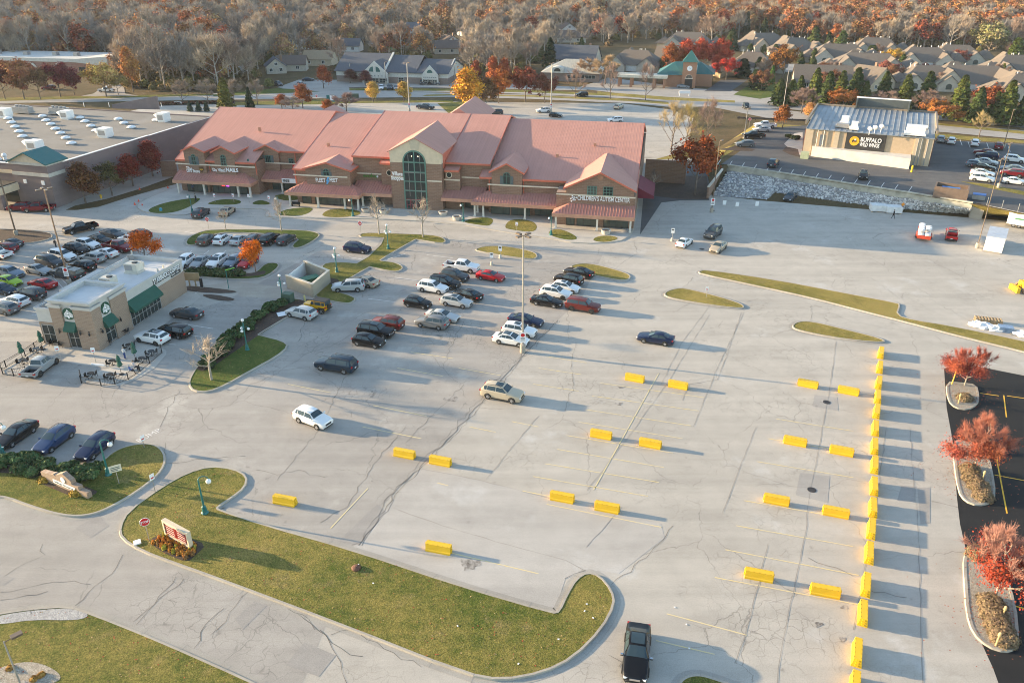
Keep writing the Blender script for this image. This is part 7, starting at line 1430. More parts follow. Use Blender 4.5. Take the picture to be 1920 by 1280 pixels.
o=thing('wheel_loader','yellow wheel loader cut off by the right edge','loader',G(1926,546),R(0));m=MB();m.box(-1.2,1.6,-.8,.8,.7,1.6).box(-.6,.8,-.7,.7,1.6,2.6);m.build('body',M_YEL,o);m=MB();m.box(-.62,.82,-.72,.72,1.7,2.4);m.build('cab_glass',M_CGLASS,o);m=MB();m.box(-.7,.9,-.8,.8,2.6,2.7);m.build('cab_roof',M_YEL,o);m=MB();m.tube([(-1.0,0,1.2),(-1.9,0,.8)],.14,6).box(-2.3,-1.8,-1.1,1.1,.1,.9);m.build('bucket',M_YEL,o)
t3=MB().tube([(0,-.2,0),(0,.2,0)],.6,18).mesh('tyre',plain('dusty_tyre',(.20,.15,.10),.9));
for x in(-.85,1.0):
 for sg in(-1,1):put('wheel',t3,o,(x,sg*1.0,.6))
for i,(x,y,s_)in enumerate(((1838,612,1.2),(1866,618,1.0),(1924,630,1.1))):
 o=thing('tarpaulin_heap',['left crumpled white tarpaulin heap on the grass strip edge','right crumpled white tarpaulin heap beside the blue pallet','white heap cut by the right edge by the grass strip'][i],'tarpaulin',G(x,y),R(-20));m=MB();m.ball((0,0,.1),1.0*s_,18,10,1.3,.8,.5)
 for q,p_ in enumerate(m.v):k_=1+.22*math.sin(p_[0]*5+i)*math.cos(p_[1]*6)+rnd.gauss(0,.06);m.v[q]=(p_[0]*k_,p_[1]*k_,max(0.01,p_[2]*k_))
 m.build('sheet',plain('tarp_white',(.72,.72,.74),.5),o)
def pallet(px,py,rz,label,col,n=1,w=1.2):
 o=thing('pallet',label,'pallet',G(px,py),R(rz));m=MB()
 for k in range(n):
  z=k*.16
  for y in(-.5,0,.5):m.box(-w,w,y-.06,y+.06,z,z+.09)
  for q in range(9):x=-w+q*(2*w-.2)/8;m.box(x,x+.18,-.6,.6,z+.09,z+.12)
 m.build('boards',col,o)
pallet(1852,604,-18,'stack of brown timber pallets above the white tarpaulin',M_WOOD,4,1.7);pallet(1884,621,-18,'pale blue pallet beside the white tarpaulin',plain('pallet_blue',(.20,.30,.45),.7),5,.9);pallet(1908,627,-18,'grey pallet near the right edge by the grass strip',M_GREY,1,.9)
def fence_run(label,px):
 P=[G(*p)for p in px];o=thing('patio_fence',label,'fence',P[0]);L0=P[0];rail=MB();bars=MB()
 for a,b in zip(P,P[1:]):
  n=max(1,int((b-a).length/1.6))
  for k in range(n):
   p=a.lerp(b,k/n)-L0;m=MB();m.box(p.x-.04,p.x+.04,p.y-.04,p.y+.04,0,1.05);m.build('post',M_BLACK,o)
  for z in(.12,.95):rail.tube([a-L0+V((0,0,z)),b-L0+V((0,0,z))],.03,5)
  nb=int((b-a).length/.16)
  for k in range(nb):p=a.lerp(b,(k+.5)/nb)-L0;bars.tube([p+V((0,0,.12)),p+V((0,0,.95))],.012,4,False)
 p=P[-1]-L0;m=MB();m.box(p.x-.04,p.x+.04,p.y-.04,p.y+.04,0,1.05);m.build('post',M_BLACK,o)
 rail.build('rail',M_BLACK,o);bars.build('bars',M_BLACK,o)
fence_run('black railing round the left half of the patio',[(84,643),(48,668),(12,689),(3,694),(6,702),(26,705),(50,700)]);fence_run('black railing curving round the right half of the patio',[(152,707),(153,718),(190,724),(216,721),(241,712),(263,697),(281,682),(304,662),(303,658)])
wall_run('low_wall','low tan kerb wall from the patio railing up the coffee shop left side','wall',[(84,643),(97,636),(100,640)],.35,.3,M_BAND)
def cafe_table(px,py,label):
 o=thing('patio_table',label,'table',G(px,py),0,'patio tables');m=MB();m.lathe([(.42,.70),(.42,.74)],n=14);m.build('top',M_BLACK,o);m=MB();m.lathe([(.28,0),(.05,.06),(.04,.70)],n=8);m.build('pedestal',M_BLACK,o)
chp=None
def cafe_chair(px,py,rz,label):
 global chp
 if chp is None:
  o=bpy.data.objects.new('patio_chair',None);COL.objects.link(o);m=MB();m.box(-.23,.23,-.23,.23,.43,.46);m.build('seat',M_BLACK,o);m=MB();m.box(-.23,.23,.2,.24,.46,.9);m.build('backrest',M_BLACK,o)
  for x in(-.2,.2):
   for y in(-.2,.2):m=MB();m.tube([(x,y,0),(x,y,.43)],.022,5);m.build('leg',M_BLACK,o)
  chp=o;o.location=G(px,py);o.rotation_euler=(0,0,R(rz))
 else:o=dup(chp,G(px,py),R(rz))
 tag(o,label,'chair','black patio chairs')
TB=[(70,662,'near the left umbrellas'),(44,683,'in the railing corner of the left patio'),(199,648,'at the foot of the brick corner pier'),(232,628,'under the side awning'),(243,655,'beside the umbrella by the white car'),(212,685,'under the lower umbrella'),(285,667,'at the railing by the parked white car'),(267,680,'at the railing above the two seated people'),(172,709,'in the lower left corner of the right patio'),(105,646,'below the front window'),(123,649,'left of the café door'),(208,711,'at the lower railing curve')]
for x,y,l in TB:
 cafe_table(x,y,'small round black table '+l)
 for j,(dx,dy,a)in enumerate(((-7,2,90),(7,-2,-90))):cafe_chair(x+dx,y+dy,a,('left' if j==0 else 'right')+' black chair at the small table '+l)
for x,y,l in((81,655,'closed dark green umbrella near the low wall of the left patio'),(44,676,'closed dark green umbrella by the left railing'),(255,677,'closed dark green umbrella beside the standing person'),(228,702,'closed dark green umbrella in the middle of the right patio')):
 o=thing('umbrella',l,'umbrella',G(x,y),0,'closed patio umbrellas');m=MB();m.lathe([(.3,0),(.28,.1),(.06,.14)],n=12);m.build('base',M_BLACK,o);m=MB();m.tube([(0,0,.1),(0,0,2.7)],.03,6);m.build('pole',M_POLEB,o);m=MB();m.lathe([(.22,1.15),(.34,1.3),(.26,1.6),(.20,1.9),(.27,2.05),(.16,2.5),(.03,2.75)],n=9)
 for q,p_ in enumerate(m.v):k_=1+.25*math.sin(q*2.1);m.v[q]=(p_[0]*k_,p_[1]*k_,p_[2])
 m.build('canopy',M_AWN,o)
for i,(x,y)in enumerate(((180,683),)):o=thing('wheel_stop','white concrete wheel stop before the coffee shop','wheel stop',G(x+4,y+1),heading(180,683,30,3));m=MB();xprism(m,[(-.13,0),(.13,0),(.08,.14),(-.08,.14)],-.95,.95);m.build('block',M_SIGNW,o)
def person(px,py,label,shirt,pants,pose='stand',rz=0,z=0.0,hair=(.05,.04,.03)):
 o=thing('person',label,'person',G(px,py,z),R(rz));sk=(.50,.32,.24)
 V_=[];E_=[];Rr=[]
 def j(p,r,par=None):
  V_.append(p);Rr.append(r)
  if par is not None:E_.append((par,len(V_)-1))
  return len(V_)-1
 if pose=='sit':
  hp=j((0,0,.52),.15);ch_=j((0,.06,.95),.16,hp);nk=j((0,.03,1.14),.07,ch_);hd=j((0,0,1.28),.105,nk)
  for sg in(-1,1):k=j((sg*.11,-.42,.52),.08,hp);f=j((sg*.11,-.44,.09),.05,k);j((sg*.11,-.60,.05),.04,f);s=j((sg*.2,.04,1.05),.07,ch_);e=j((sg*.25,-.12,.80),.05,s);j((sg*.12,-.36,.78),.04,e)
 else:
  st=.20 if pose=='walk' else.02;hp=j((0,0,.93),.14);ch_=j((0,0,1.30),.155,hp);nk=j((0,0,1.50),.065,ch_);hd=j((0,-.02,1.65),.105,nk)
  for sg in(-1,1):k=j((sg*.10,-sg*st*.6-.02,.50),.075,hp);f=j((sg*.10,-sg*st*1.3+.02,.09),.05,k);j((sg*.11,-sg*st*1.3-.14,.05),.04,f);s=j((sg*.19,0,1.40),.065,ch_);e=j((sg*.25,sg*st*.6,1.13),.05,s);w_=j((sg*.23,sg*st*.8-.12,.90),.036,e);j((sg*.22,sg*st*.8-.18,.82),.03,w_)
 me=bpy.data.meshes.new('body');me.from_pydata(V_,E_,[]);b=put('body',me,o)
 md=b.modifiers.new('skin','SKIN');
 sv=me.skin_vertices[0].data if me.skin_vertices else None
 if sv is None:
  bm=bmesh.new();bm.from_mesh(me);ly=bm.verts.layers.skin.verify();
  for v in bm.verts:v[ly].radius=(Rr[v.index],Rr[v.index]*.8)
  bm.verts.ensure_lookup_table();bm.verts[0][ly].use_root=True;bm.to_mesh(me);bm.free()
 else:
  for i,s in enumerate(sv):s.radius=(Rr[i],Rr[i]*.8);s.use_root=i==0
 ss=b.modifiers.new('smooth','SUBSURF');ss.levels=2;ss.render_levels=2
 dg=bpy.context.evaluated_depsgraph_get();dg.update();fin=bpy.data.meshes.new_from_object(b.evaluated_get(dg));b.modifiers.clear();b.data=fin;fin.materials.clear()
 for m_ in(plain('cloth_%02d%02d%02d'%tuple(int(c*99)for c in shirt),shirt,.9),plain('trouser_%02d%02d%02d'%tuple(int(c*99)for c in pants),pants,.9),plain('skin',sk,.6),plain('shoe',(.03,.03,.03),.7)):fin.materials.append(m_)
 hz_=.62 if pose=='sit' else.95;tz=1.13 if pose=='sit' else 1.49
 for p in fin.polygons:
  c=p.center;p.material_index=2 if c.z>tz or(abs(c.x)>.17 and c.z<.90 and pose!='sit')else 3 if c.z<.10 else 1 if c.z<hz_ and not(pose=='sit' and abs(c.x)>.2)else 0;p.use_smooth=True
 h_=V_[hd];m=MB();m.ball((h_[0],h_[1]+.03,h_[2]+.05),.125,10,6,1,1,.85);m.build('hair',plain('hair_%d'%int(hair[0]*100),hair,.8),o,True)
 return o
person(235,673,'person in white shirt and blue jeans standing on the patio',(.62,.62,.64),(.03,.07,.22),'stand',160,hair=(.35,.33,.31));person(246,702,'seated person in blue top at the lower patio railing',(.10,.16,.36),(.04,.04,.05),'sit',120,hair=(.5,.48,.45));person(253,694,'seated person in pale top just above the blue one at the railing',(.55,.48,.47),(.03,.03,.04),'sit',90,hair=(.15,.10,.07))
person(1674,410,'person in black walking before the white pallet stacks',(.012,.012,.014),(.012,.012,.014),'walk',40);person(368,379,'person in dark clothes walking over the left oval lawn of the shops',(.04,.035,.03),(.02,.02,.025),'walk',120,z=.12);person(363,360,'person in blue jacket under the left canopy of the shops',(.05,.08,.16),(.03,.03,.04),'stand',20,z=.12);person(77,566,'person in dark top walking behind the charcoal minivan',(.05,.05,.055),(.30,.28,.26),'walk',60);person(106,466,'person in black standing by the tall lamp pole in the left lot',(.015,.015,.017),(.02,.02,.02),'stand',0)
person(1403,231,'tiny dark figure by the guard rail near the restaurant',(.02,.02,.025),(.02,.02,.025),'stand',0,z=UZ)
for x,y,l in((668,1067,'round brown drain stub in the front lawn'),):o=thing('drain_stub',l,'drain',G(x,y)+V((0,0,.1)));m=MB();m.lathe([(.38,0),(.40,.12),(.3,.22),(.1,.28)],n=14);m.build('cap',plain('rusty_cap',(.14,.06,.035),.8),o)
o=thing('white_box','white utility lid in the grass by the stop sign','utility lid',G(258,1019)+V((0,0,.12)),R(30));m=MB();m.box(-.3,.3,-.3,.3,0,.12);m.build('lid',M_SIGNW,o)
for i,(x,y)in enumerate(((1100,1134),(1096,1147),(1112,1160),(1047,1200),(972,1246),(858,1175),(700,1095),(672,1060))):o=tag(MB().box(-.07,.07,-.05,.05,0,.03).build('litter',M_SIGNW,None,loc=G(x,y)+V((0,0,.13)),rz=i),'scrap of white litter on the front lawn','litter','white litter scraps on the front lawn')
for i,(x,y)in enumerate(((1265,1138),(1287,1170),(1292,1215))):o=tag(MB().box(-.06,.06,-.05,.05,0,.02).build('litter',M_SIGNW,None,loc=G(x,y)+V((0,0,.02)),rz=i),'scrap of white litter on the bare asphalt near the black sedan','litter','white litter scraps near the black sedan')
for i,(x,y)in enumerate(((1358,384),(1382,387),(1419,386))):o=tag(MB().box(-.35,.35,-.03,.03,0,.9).build('notice_board',M_SIGNW,None,loc=G(x,y)),['left','middle','right'][i]+' small white notice standing before the stone slope','notice')
for i,(x,y)in enumerate(((262,356),(315,353),(267,386),(253,384),(260,378))):o=thing('traffic_cone',['small orange cone in the drive near the brown gap wall','small orange cone by the left end of the shops walk','small orange cone near the round kerb, right of two','small orange cone near the round kerb, left of two','small orange cone just above the pair at the round kerb'][i],'cone',G(x,y));m=MB();m.lathe([(.18,.04),(.04,.5),(.02,.52)],n=10).box(-.2,.2,-.2,.2,0,.04);m.build('cone',plain('cone_orange',(.75,.10,.04),.6),o)
nr=np.random.default_rng(11)
M_BARK=plain('bark_grey_brown',(.16,.125,.10),.95,var=.3);M_BARKP=plain('bark_pale',(.36,.31,.25),.95,var=.3);M_LEAF=tinted('leaf');M_TWIG=tinted('twig')
def quads_mesh(name,cen,nrm,size,tint,mat,aspect=1.0,jag=True):
 """many small leaf faces at cen, facing nrm"""
 n=len(cen);nrm=nrm/(np.linalg.norm(nrm,axis=1,keepdims=True)+1e-9);r=nr.normal(size=(n,3));a=np.cross(nrm,r);a/=np.linalg.norm(a,axis=1,keepdims=True)+1e-9;b=np.cross(nrm,a)
 s=size if hasattr(size,'__len__')else np.full(n,size);s=(s*nr.uniform(.6,1.3,n))[:,None]*.5
 A=a*s*aspect;B=b*s;v=np.stack([cen-A*.5-B,cen+A-B*.4,cen+A*.4+B,cen-A+B*.3],1).reshape(-1,3)
 me=bpy.data.meshes.new(name);me.vertices.add(4*n);me.vertices.foreach_set('co',v.ravel());me.loops.add(4*n);me.loops.foreach_set('vertex_index',np.arange(4*n));me.polygons.add(n);me.polygons.foreach_set('loop_start',np.arange(0,4*n,4))
 at=me.attributes.new('tint','FLOAT_COLOR','FACE');c=np.ones((n,4));c[:,:3]=tint;at.data.foreach_set('color',c.ravel());me.materials.append(mat);me.update();return me
def limbs(seed,H,clear,spread,levels=3,up=.5,nmain=7,lean=0):
 """trunk with tapering limbs; returns the bark mesh builder and twig ends"""
 r_=random.Random(seed);mb=MB();tips=[]
 def grow(p,d,L,rad,lv):
  pts=[p];q=p.copy();dd=d.copy();k=3
  for i in range(k):dd=(dd+Vector((r_.gauss(0,.13),r_.gauss(0,.13),up*.12))).normalized();q=q+dd*(L/k);pts.append(q.copy())
  mb.tube(pts,[rad,rad*.8,rad*.6,rad*.35],5 if lv<2 else 3,False)
  if lv>=levels:tips.append((pts[-1],dd));tips.append((pts[-2],dd));return
  for i in range(r_.choice((2,3,3))):
   f=r_.uniform(.35,1);b=pts[0].lerp(pts[-1],f)if f<.9 else pts[-1];a=r_.uniform(0,6.28);side=Vector((math.cos(a),math.sin(a),r_.uniform(-.1,.5)))
   grow(b,(dd*.75+side*.65).normalized(),L*r_.uniform(.5,.72),rad*.5,lv+1)
  tips.append((pts[-1],dd))
 top=Vector((r_.gauss(0,.02)*H,r_.gauss(0,.02)*H,H*.72));R0=H*.016
 tp=[Vector((0,0,-.1)),Vector((0,0,H*clear)),top*.75+Vector((r_.gauss(0,.015)*H,0,0)),top];mb.tube(tp,[R0*1.25,R0,R0*.6,R0*.25],7,False);tips.append((top,Vector((0,0,1))))
 for i in range(nmain):
  f=(i+.5)/nmain;z=H*(clear+(.70-clear)*f);a=i*2.4+r_.uniform(-.4,.4);el=.35+.9*f*up+r_.uniform(-.15,.2);d=Vector((math.cos(a)*math.cos(el),math.sin(a)*math.cos(el),math.sin(el)))
  grow(Vector((0,0,z)),d,H*spread*(1.05-.55*f),R0*.55,1)
 return mb,tips
def finish(mb,m,name='trunk'):
 me=mb.mesh(name,m,True,60);return me
def crown_leaves(seed,tips,H,nleaf,leaf,rc,mat=None,zmin=0,hue=.12,keep=1.0,bright=.28):
 g=np.random.default_rng(seed);T=np.array([list(t[0])for t in tips]);T=T[g.random(len(T))<keep];ci=g.integers(0,len(T),nleaf);ct=g.uniform(1-bright,1+bright,len(T));hu=g.normal(0,hue,len(T))
 cen=T[ci]+g.normal(0,rc,(nleaf,3))*np.array([1,1,.8]);cen[:,2]=np.maximum(cen[:,2],zmin);mid=np.array([0,0,H*.55]);out=cen-mid;out/=np.linalg.norm(out,axis=1,keepdims=True)+1e-6
 nrm=out*.8+np.array([0,0,.5])+g.normal(0,.55,(nleaf,3));k=ct[ci]*g.uniform(.78,1.22,nleaf);h_=hu[ci]+g.normal(0,.05,nleaf);tint=np.stack([k*(1+.3*h_),k*(1+h_),k*(1-.3*h_)],1).clip(.05,2.5)
 return quads_mesh('crown',cen,nrm,leaf,tint,mat or M_LEAF)
def twig_mesh(seed,tips,n,ln,w,mat=None,spread=.55,droop=0):
 g=np.random.default_rng(seed);T=np.array([list(t[0])for t in tips]);D=np.array([list(t[1])for t in tips]);ci=g.integers(0,len(T),n);d=D[ci]+g.normal(0,spread,(n,3))+np.array([0,0,.25-droop]);d/=np.linalg.norm(d,axis=1,keepdims=True)
 st=T[ci]-d*g.uniform(0,.4,(n,1))*ln+g.normal(0,.12*ln,(n,3));L=(ln*g.uniform(.5,1.3,n))[:,None];r=g.normal(size=(n,3));a=np.cross(d,r);a/=np.linalg.norm(a,axis=1,keepdims=True)+1e-9;a*=w
 v=np.stack([st-a*.5,st+a*.5,st+d*L+a*.15,st+d*L-a*.15],1).reshape(-1,3);me=bpy.data.meshes.new('crown');me.vertices.add(4*n);me.vertices.foreach_set('co',v.ravel());me.loops.add(4*n);me.loops.foreach_set('vertex_index',np.arange(4*n));me.polygons.add(n);me.polygons.foreach_set('loop_start',np.arange(0,4*n,4))
 at=me.attributes.new('tint','FLOAT_COLOR','FACE');c=np.ones((n,4));c[:,:3]=g.uniform(.75,1.3,(n,1));at.data.foreach_set('color',c.ravel());me.materials.append(mat or M_TWIG);me.update();return me
def conifer_mesh(seed,H,Rb,n=3600,leaf=.42,power=1.0,base=.06):
 g=np.random.default_rng(seed);nl=22;z=g.random(n)**.72;lay=np.floor(z*nl)/nl;rr=Rb*(1-lay)**power*(.85+.15*np.sin(lay*40))+.12
 nb=9;br=g.integers(0,nb,n);ang=br*2*math.pi/nb+lay*17+g.normal(0,.16,n);f=g.random(n)**.55;ln=g.uniform(.78,1.1,(nl+1,nb));rad=rr*f*ln[(lay*nl).astype(int),br]
 zz=H*(base+(1-base)*lay)+H/nl*.9*(1-f*1.3)+g.normal(0,.08,n);cen=np.stack([np.cos(ang)*rad,np.sin(ang)*rad,zz],1);nrm=np.stack([np.cos(ang)*.6,np.sin(ang)*.6,np.full(n,.8)],1)+g.normal(0,.4,(n,3))
 k=g.uniform(.7,1.25,n)*(.8+.35*f);tint=np.stack([k*g.uniform(.85,1.2,n),k,k*g.uniform(.8,1.1,n)],1);return quads_mesh('crown',cen,nrm,leaf,tint,M_LEAF,1.4)  # tint is darker near the trunk, lighter toward the branch tips
TP={}
def proto(kind):
 if kind in TP:return TP[kind]
 if kind=='oval':mb,t=limbs(3,10,.16,.24,3,.9,12);r=(finish(mb,M_BARK),crown_leaves(3,t,10,7000,.32,.55))
 elif kind=='round':mb,t=limbs(5,10,.20,.36,3,.5,9);r=(finish(mb,M_BARK),crown_leaves(5,t,10,6500,.38,.5))
 elif kind=='wide':mb,t=limbs(8,10,.20,.46,3,.35,9);r=(finish(mb,M_BARK),crown_leaves(8,t,10,7000,.42,.55))
 elif kind=='sparse':mb,t=limbs(9,10,.16,.30,3,.7,9);r=(finish(mb,M_BARK),crown_leaves(9,t,10,2300,.36,.5,keep=.6))
 elif kind=='maple':mb,t=limbs(12,10,.24,.42,3,.5,9);r=(finish(mb,M_BARK),crown_leaves(12,t,10,6500,.34,.62,bright=.3))
 elif kind=='halfbare':
  mb,t=limbs(14,10,.16,.46,3,.5,10);lowt=[q for q in t if q[0].z<6.2];a=crown_leaves(14,lowt,10,9500,.21,.9,bright=.3);b=twig_mesh(14,[q for q in t if q[0].z>3.6],5200,1.3,.05);r=(finish(mb,M_BARKP),a,b)
 elif kind=='bare':mb,t=limbs(21,10,.22,.36,3,.6,9);r=(finish(mb,M_BARK),twig_mesh(21,t,1700,1.2,.05))
 elif kind=='vase':mb,t=limbs(23,10,.12,.50,3,.9,8);r=(finish(mb,M_BARK),twig_mesh(23,t,1500,1.4,.045))
 elif kind=='sapling':mb,t=limbs(25,10,.30,.28,2,.7,9);r=(finish(mb,M_BARKP),twig_mesh(25,t,260,1.5,.07))
 elif kind=='dense_bare':mb,t=limbs(27,10,.16,.40,3,.6,10);r=(finish(mb,M_BARK),twig_mesh(27,t,4200,1.1,.07))
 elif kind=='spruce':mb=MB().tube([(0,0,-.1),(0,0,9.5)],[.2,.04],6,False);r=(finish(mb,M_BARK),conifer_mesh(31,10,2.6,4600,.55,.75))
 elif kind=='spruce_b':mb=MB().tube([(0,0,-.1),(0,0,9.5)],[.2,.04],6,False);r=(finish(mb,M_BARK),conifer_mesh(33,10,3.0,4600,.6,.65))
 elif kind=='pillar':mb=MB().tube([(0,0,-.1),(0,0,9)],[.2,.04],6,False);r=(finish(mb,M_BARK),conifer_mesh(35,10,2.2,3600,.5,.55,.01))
 TP[kind]=r;return r
NTREE=[0]
TREES=[]
def tree(kind,px,py,h,w,col,label,cat='tree',group=None,name=None,z=0.0,twig=None,rz=None):
 """tree with base at px,py, height h and crown width w in metres"""
 P=proto(kind);o=thing(name or{'spruce':'conifer','spruce_b':'conifer','pillar':'conifer','bare':'bare_tree','vase':'bare_tree','sapling':'bare_tree','dense_bare':'bare_tree'}.get(kind,'autumn_tree'),label,cat,G(px,py,z),rnd.uniform(0,6.28)if rz is None else rz,group)
 w0={'oval':5.2,'round':7.0,'wide':8.5,'sparse':6.2,'maple':7.8,'halfbare':8.6,'bare':7.4,'vase':9.0,'sapling':6.0,'dense_bare':7.8,'spruce':4.8,'spruce_b':5.6,'pillar':4.2}[kind]
 sh=h/(9.6 if 'spruce' in kind or kind=='pillar' else 9.3);o.scale=(w/w0,w/w0,sh)
 put('trunk',P[0],o);c=put('crown',P[1],o);c.color=(*col,1)
 if len(P)>2:c=put('bare_twigs',P[2],o);c.color=(*(twig or(.34,.20,.15)),1)
 NTREE[0]+=1;TREES.append((o.location.x,o.location.y));return o
RED=(.34,.035,.022);DRED=(.15,.022,.016);RUST=(.26,.075,.022);ORG=(.46,.12,.018);YEL=(.56,.27,.035);GOLD=(.50,.31,.07);BRN=(.20,.105,.05);GRN=(.055,.085,.022);DGR=(.020,.038,.016);OLV=(.10,.095,.03);TWG=(.30,.24,.19);TWP=(.27,.19,.16);TWY=(.36,.28,.15);PINK=(.30,.10,.075)
tree('oval',161,381,8.2,5.2,(.13,.055,.022),'conical tree by the store wall, orange tip fading to green below');tree('sparse',211,367,7.2,5.0,(.09,.075,.028),'thin olive-brown tree between the conical and the dark red tree');tree('oval',250,349,6.8,5.0,(.20,.028,.018),'dark red tree, nearer of the two by the store wall');tree('oval',287,331,8.0,5.2,(.17,.025,.018),'dark red tree with bare pale top next to the gap wall')
tree('maple',275,500,5.2,4.3,(.62,.13,.012),'orange tree behind the far end of the coffee shop roof');tree('maple',480,512,4.8,3.6,(.64,.15,.012),'orange tree in front of the hidden red car');tree('sapling',397,713,6.0,5.2,(.46,.37,.28),'bare pale young tree at the lower end of the hedge median')
for x,y,h,l in((424,432,4.2,'bare young tree behind the white crossover of the row of six'),(528,434,5.6,'bare young tree behind the black SUV of the row of six'),(711,440,7.2,'bare young tree left on the lamp island, before the round planters'),(793,445,7.4,'bare young tree right on the lamp island, before the arched entrance'),(521,404,3.6,'small bare yellowish tree on the oval lawn left of the left gable canopy')):tree('sapling',x,y,h,h*.62,(.36,.30,.24),l)
tree('round',1303,366,11.4,8.2,(.30,.072,.025),'large rust red tree beside the brick loading yard');tree('sapling',1225,366,5.5,4,(.18,.14,.12),'thin bare tree in the shaded loading yard')
tree('halfbare',1808,724,4.5,3.9,(.25,.055,.035),'red tree on the farthest gravel island',twig=(.36,.10,.07));tree('halfbare',1826,878,5.1,4.3,(.28,.07,.04),'red-orange tree on the middle gravel island',twig=(.42,.17,.12));tree('halfbare',1864,1122,6.0,4.8,(.31,.05,.028),'scarlet tree with bare pink top on the nearest gravel island',twig=(.42,.22,.17))
tree('oval',877,214,13.4,9.5,YEL,'bright golden yellow tree behind the shop roof');tree('round',909,212,10,7,BRN,'dull brown tree right of the golden tree');tree('wide',935,194,9.5,8,(.38,.12,.03),'orange-brown tree, left of three round ones on the verge');tree('wide',985,192,10,8.5,(.22,.055,.03),'dark russet tree, middle of three round ones on the verge');tree('wide',1021,193,8.2,8,(.18,.06,.035),'dark brown-red tree, right of three round ones on the verge')
tree('oval',925,160,10,5.0,(.34,.09,.035),'rust column tree, left of the pair behind the round trees');tree('oval',946,160,9.4,5.0,(.36,.09,.035),'rust column tree, right of the pair behind the round trees');tree('oval',893,156,8,4.2,(.28,.07,.03),'rust column tree above the golden one')
for x,y,h,w,c,l in((700,191,6.4,5,GOLD,'small pale yellow tree, left of two on the road verge'),(757,192,6.6,5,GOLD,'small pale yellow tree, right of two on the road verge'),(568,203,7.5,5.0,(.33,.095,.03),'rust oval tree above the left roof ridge'),(607,166,8,5,(.34,.08,.03),'rust tree at the office drive'),(529,206,4.8,4.5,(.36,.10,.03),'low orange bush tree just behind the left ridge'),(615,216,4.6,4,(.36,.10,.03),'low orange bush tree at the ridge step'),(657,156,5,5,(.13,.05,.04),'dark maroon small tree, left of two at the office'),(686,162,5.6,5,(.16,.05,.045),'dark maroon small tree, right of two at the office'),(759,92,5,4.5,(.60,.33,.03),'small bright yellow tree behind the office roof')):tree('oval',x,y,h,w,c,l)
tree('dense_bare',650,212,5.5,9,(.26,.18,.16),'spreading bare purple-brown tree behind the roof step');tree('dense_bare',550,212,4.5,7,(.34,.25,.2),'low bare tan tree between the orange bushes behind the ridge')
tree('spruce_b',426,215,10.5,6.2,(.12,.115,.028),'golden-green conifer behind the left end of the salmon roof');tree('spruce',470,208,7,3.4,DGR,'narrow dark conifer behind the left ridge');
for i,x in enumerate((357,373,388)):tree('spruce',x,209,3.0,2.2,(.045,.075,.05),['left','middle','right'][i]+' of three small blue-green conifers behind the big store')
for i,x in enumerate((343,391,440,483)):tree('dense_bare',x,196,7.2,6.2,TWG,['first','second','third','fourth'][i]+' bare street tree from the left along the road behind the store')
tree('vase',1258,286,10.4,9.5,TWY,'yellowish bare tree with many stems right of the salmon roof');tree('vase',1285,280,9.6,8,(.36,.29,.12),'yellow-green thin tree between the two big bare trees');tree('vase',1325,277,10,9.5,TWP,'purple-grey bare tree by the grass bank of the restaurant')
for x,y,h,l in((1078,184,8.0,'bare tree by the road right of the russet trees'),(1144,186,9.4,'bare tree on the road median before the drive-through canopy'),(1210,188,10,'tall bare tree on the road median before the clock tower')):tree('vase',x,y,h,8,TWP,l)
tree('dense_bare',1135,158,9.5,11,(.42,.30,.18),'broad tan willow-like tree beside the hip roofed bank');tree('dense_bare',1100,152,7.5,9,(.40,.27,.17),'tan leafless tree close to the hip roof');tree('spruce_b',1031,126,11.5,7,DGR,'tall dark spruce behind the hip roofed bank');tree('spruce',1090,100,7,5,GRN,'dark pine behind the grey shingled house')
for x,y,h,w,c,l in((10,186,9.5,7,(.20,.045,.04),'maroon tree at the left edge'),(46,186,11.5,11,(.30,.13,.06),'broad orange-brown tree before the low white building'),(76,186,9,8,(.22,.11,.055),'brown tree right of the broad orange-brown one'),(114,182,10,10,(.17,.03,.035),'large maroon tree before the low white building'),(140,178,7,6,(.16,.028,.032),'small maroon tree right of the large maroon one'),(200,182,10,9.5,(.50,.33,.11),'broad pale yellow tree by the side street'),(222,178,6.5,6,(.36,.27,.10),'dull yellow bush tree right of the broad yellow one')):tree('wide',x,y,h,w,c,l)
tree('oval',250,172,15,6,(.42,.19,.06),'tall orange poplar left of the grey woods');tree('oval',405,142,9,4.4,(.36,.14,.05),'small orange tree beside the grey side street');tree('spruce',419,140,10,5,(.05,.07,.025),'green conifer beside the grey side street')
EV=[(1459,198,8.0),(1481,198,7.8),(1497,190,8.0),(1525,192,10.5),(1547,204,11.0),(1572,198,10.5),(1598,204,12.0),(1617,206,8.5),(1652,200,10.5),(1691,212,11.0),(1730,212,12.0),(1792,226,12.5),(1826,232,10.0),(1880,234,12.0),(1912,236,9.5),(1860,226,8.0)]
for i,(x,y,h)in enumerate(EV):tree('spruce' if i%3 else 'spruce_b',x,y,h,h*.64 if i>1 else 6.5,(.085,.105,.028)if i%2 else(.055,.078,.026),'dark green conifer in the evergreen row behind the restaurant, %s from its left end'%words[i],group='conifers in the evergreen row')
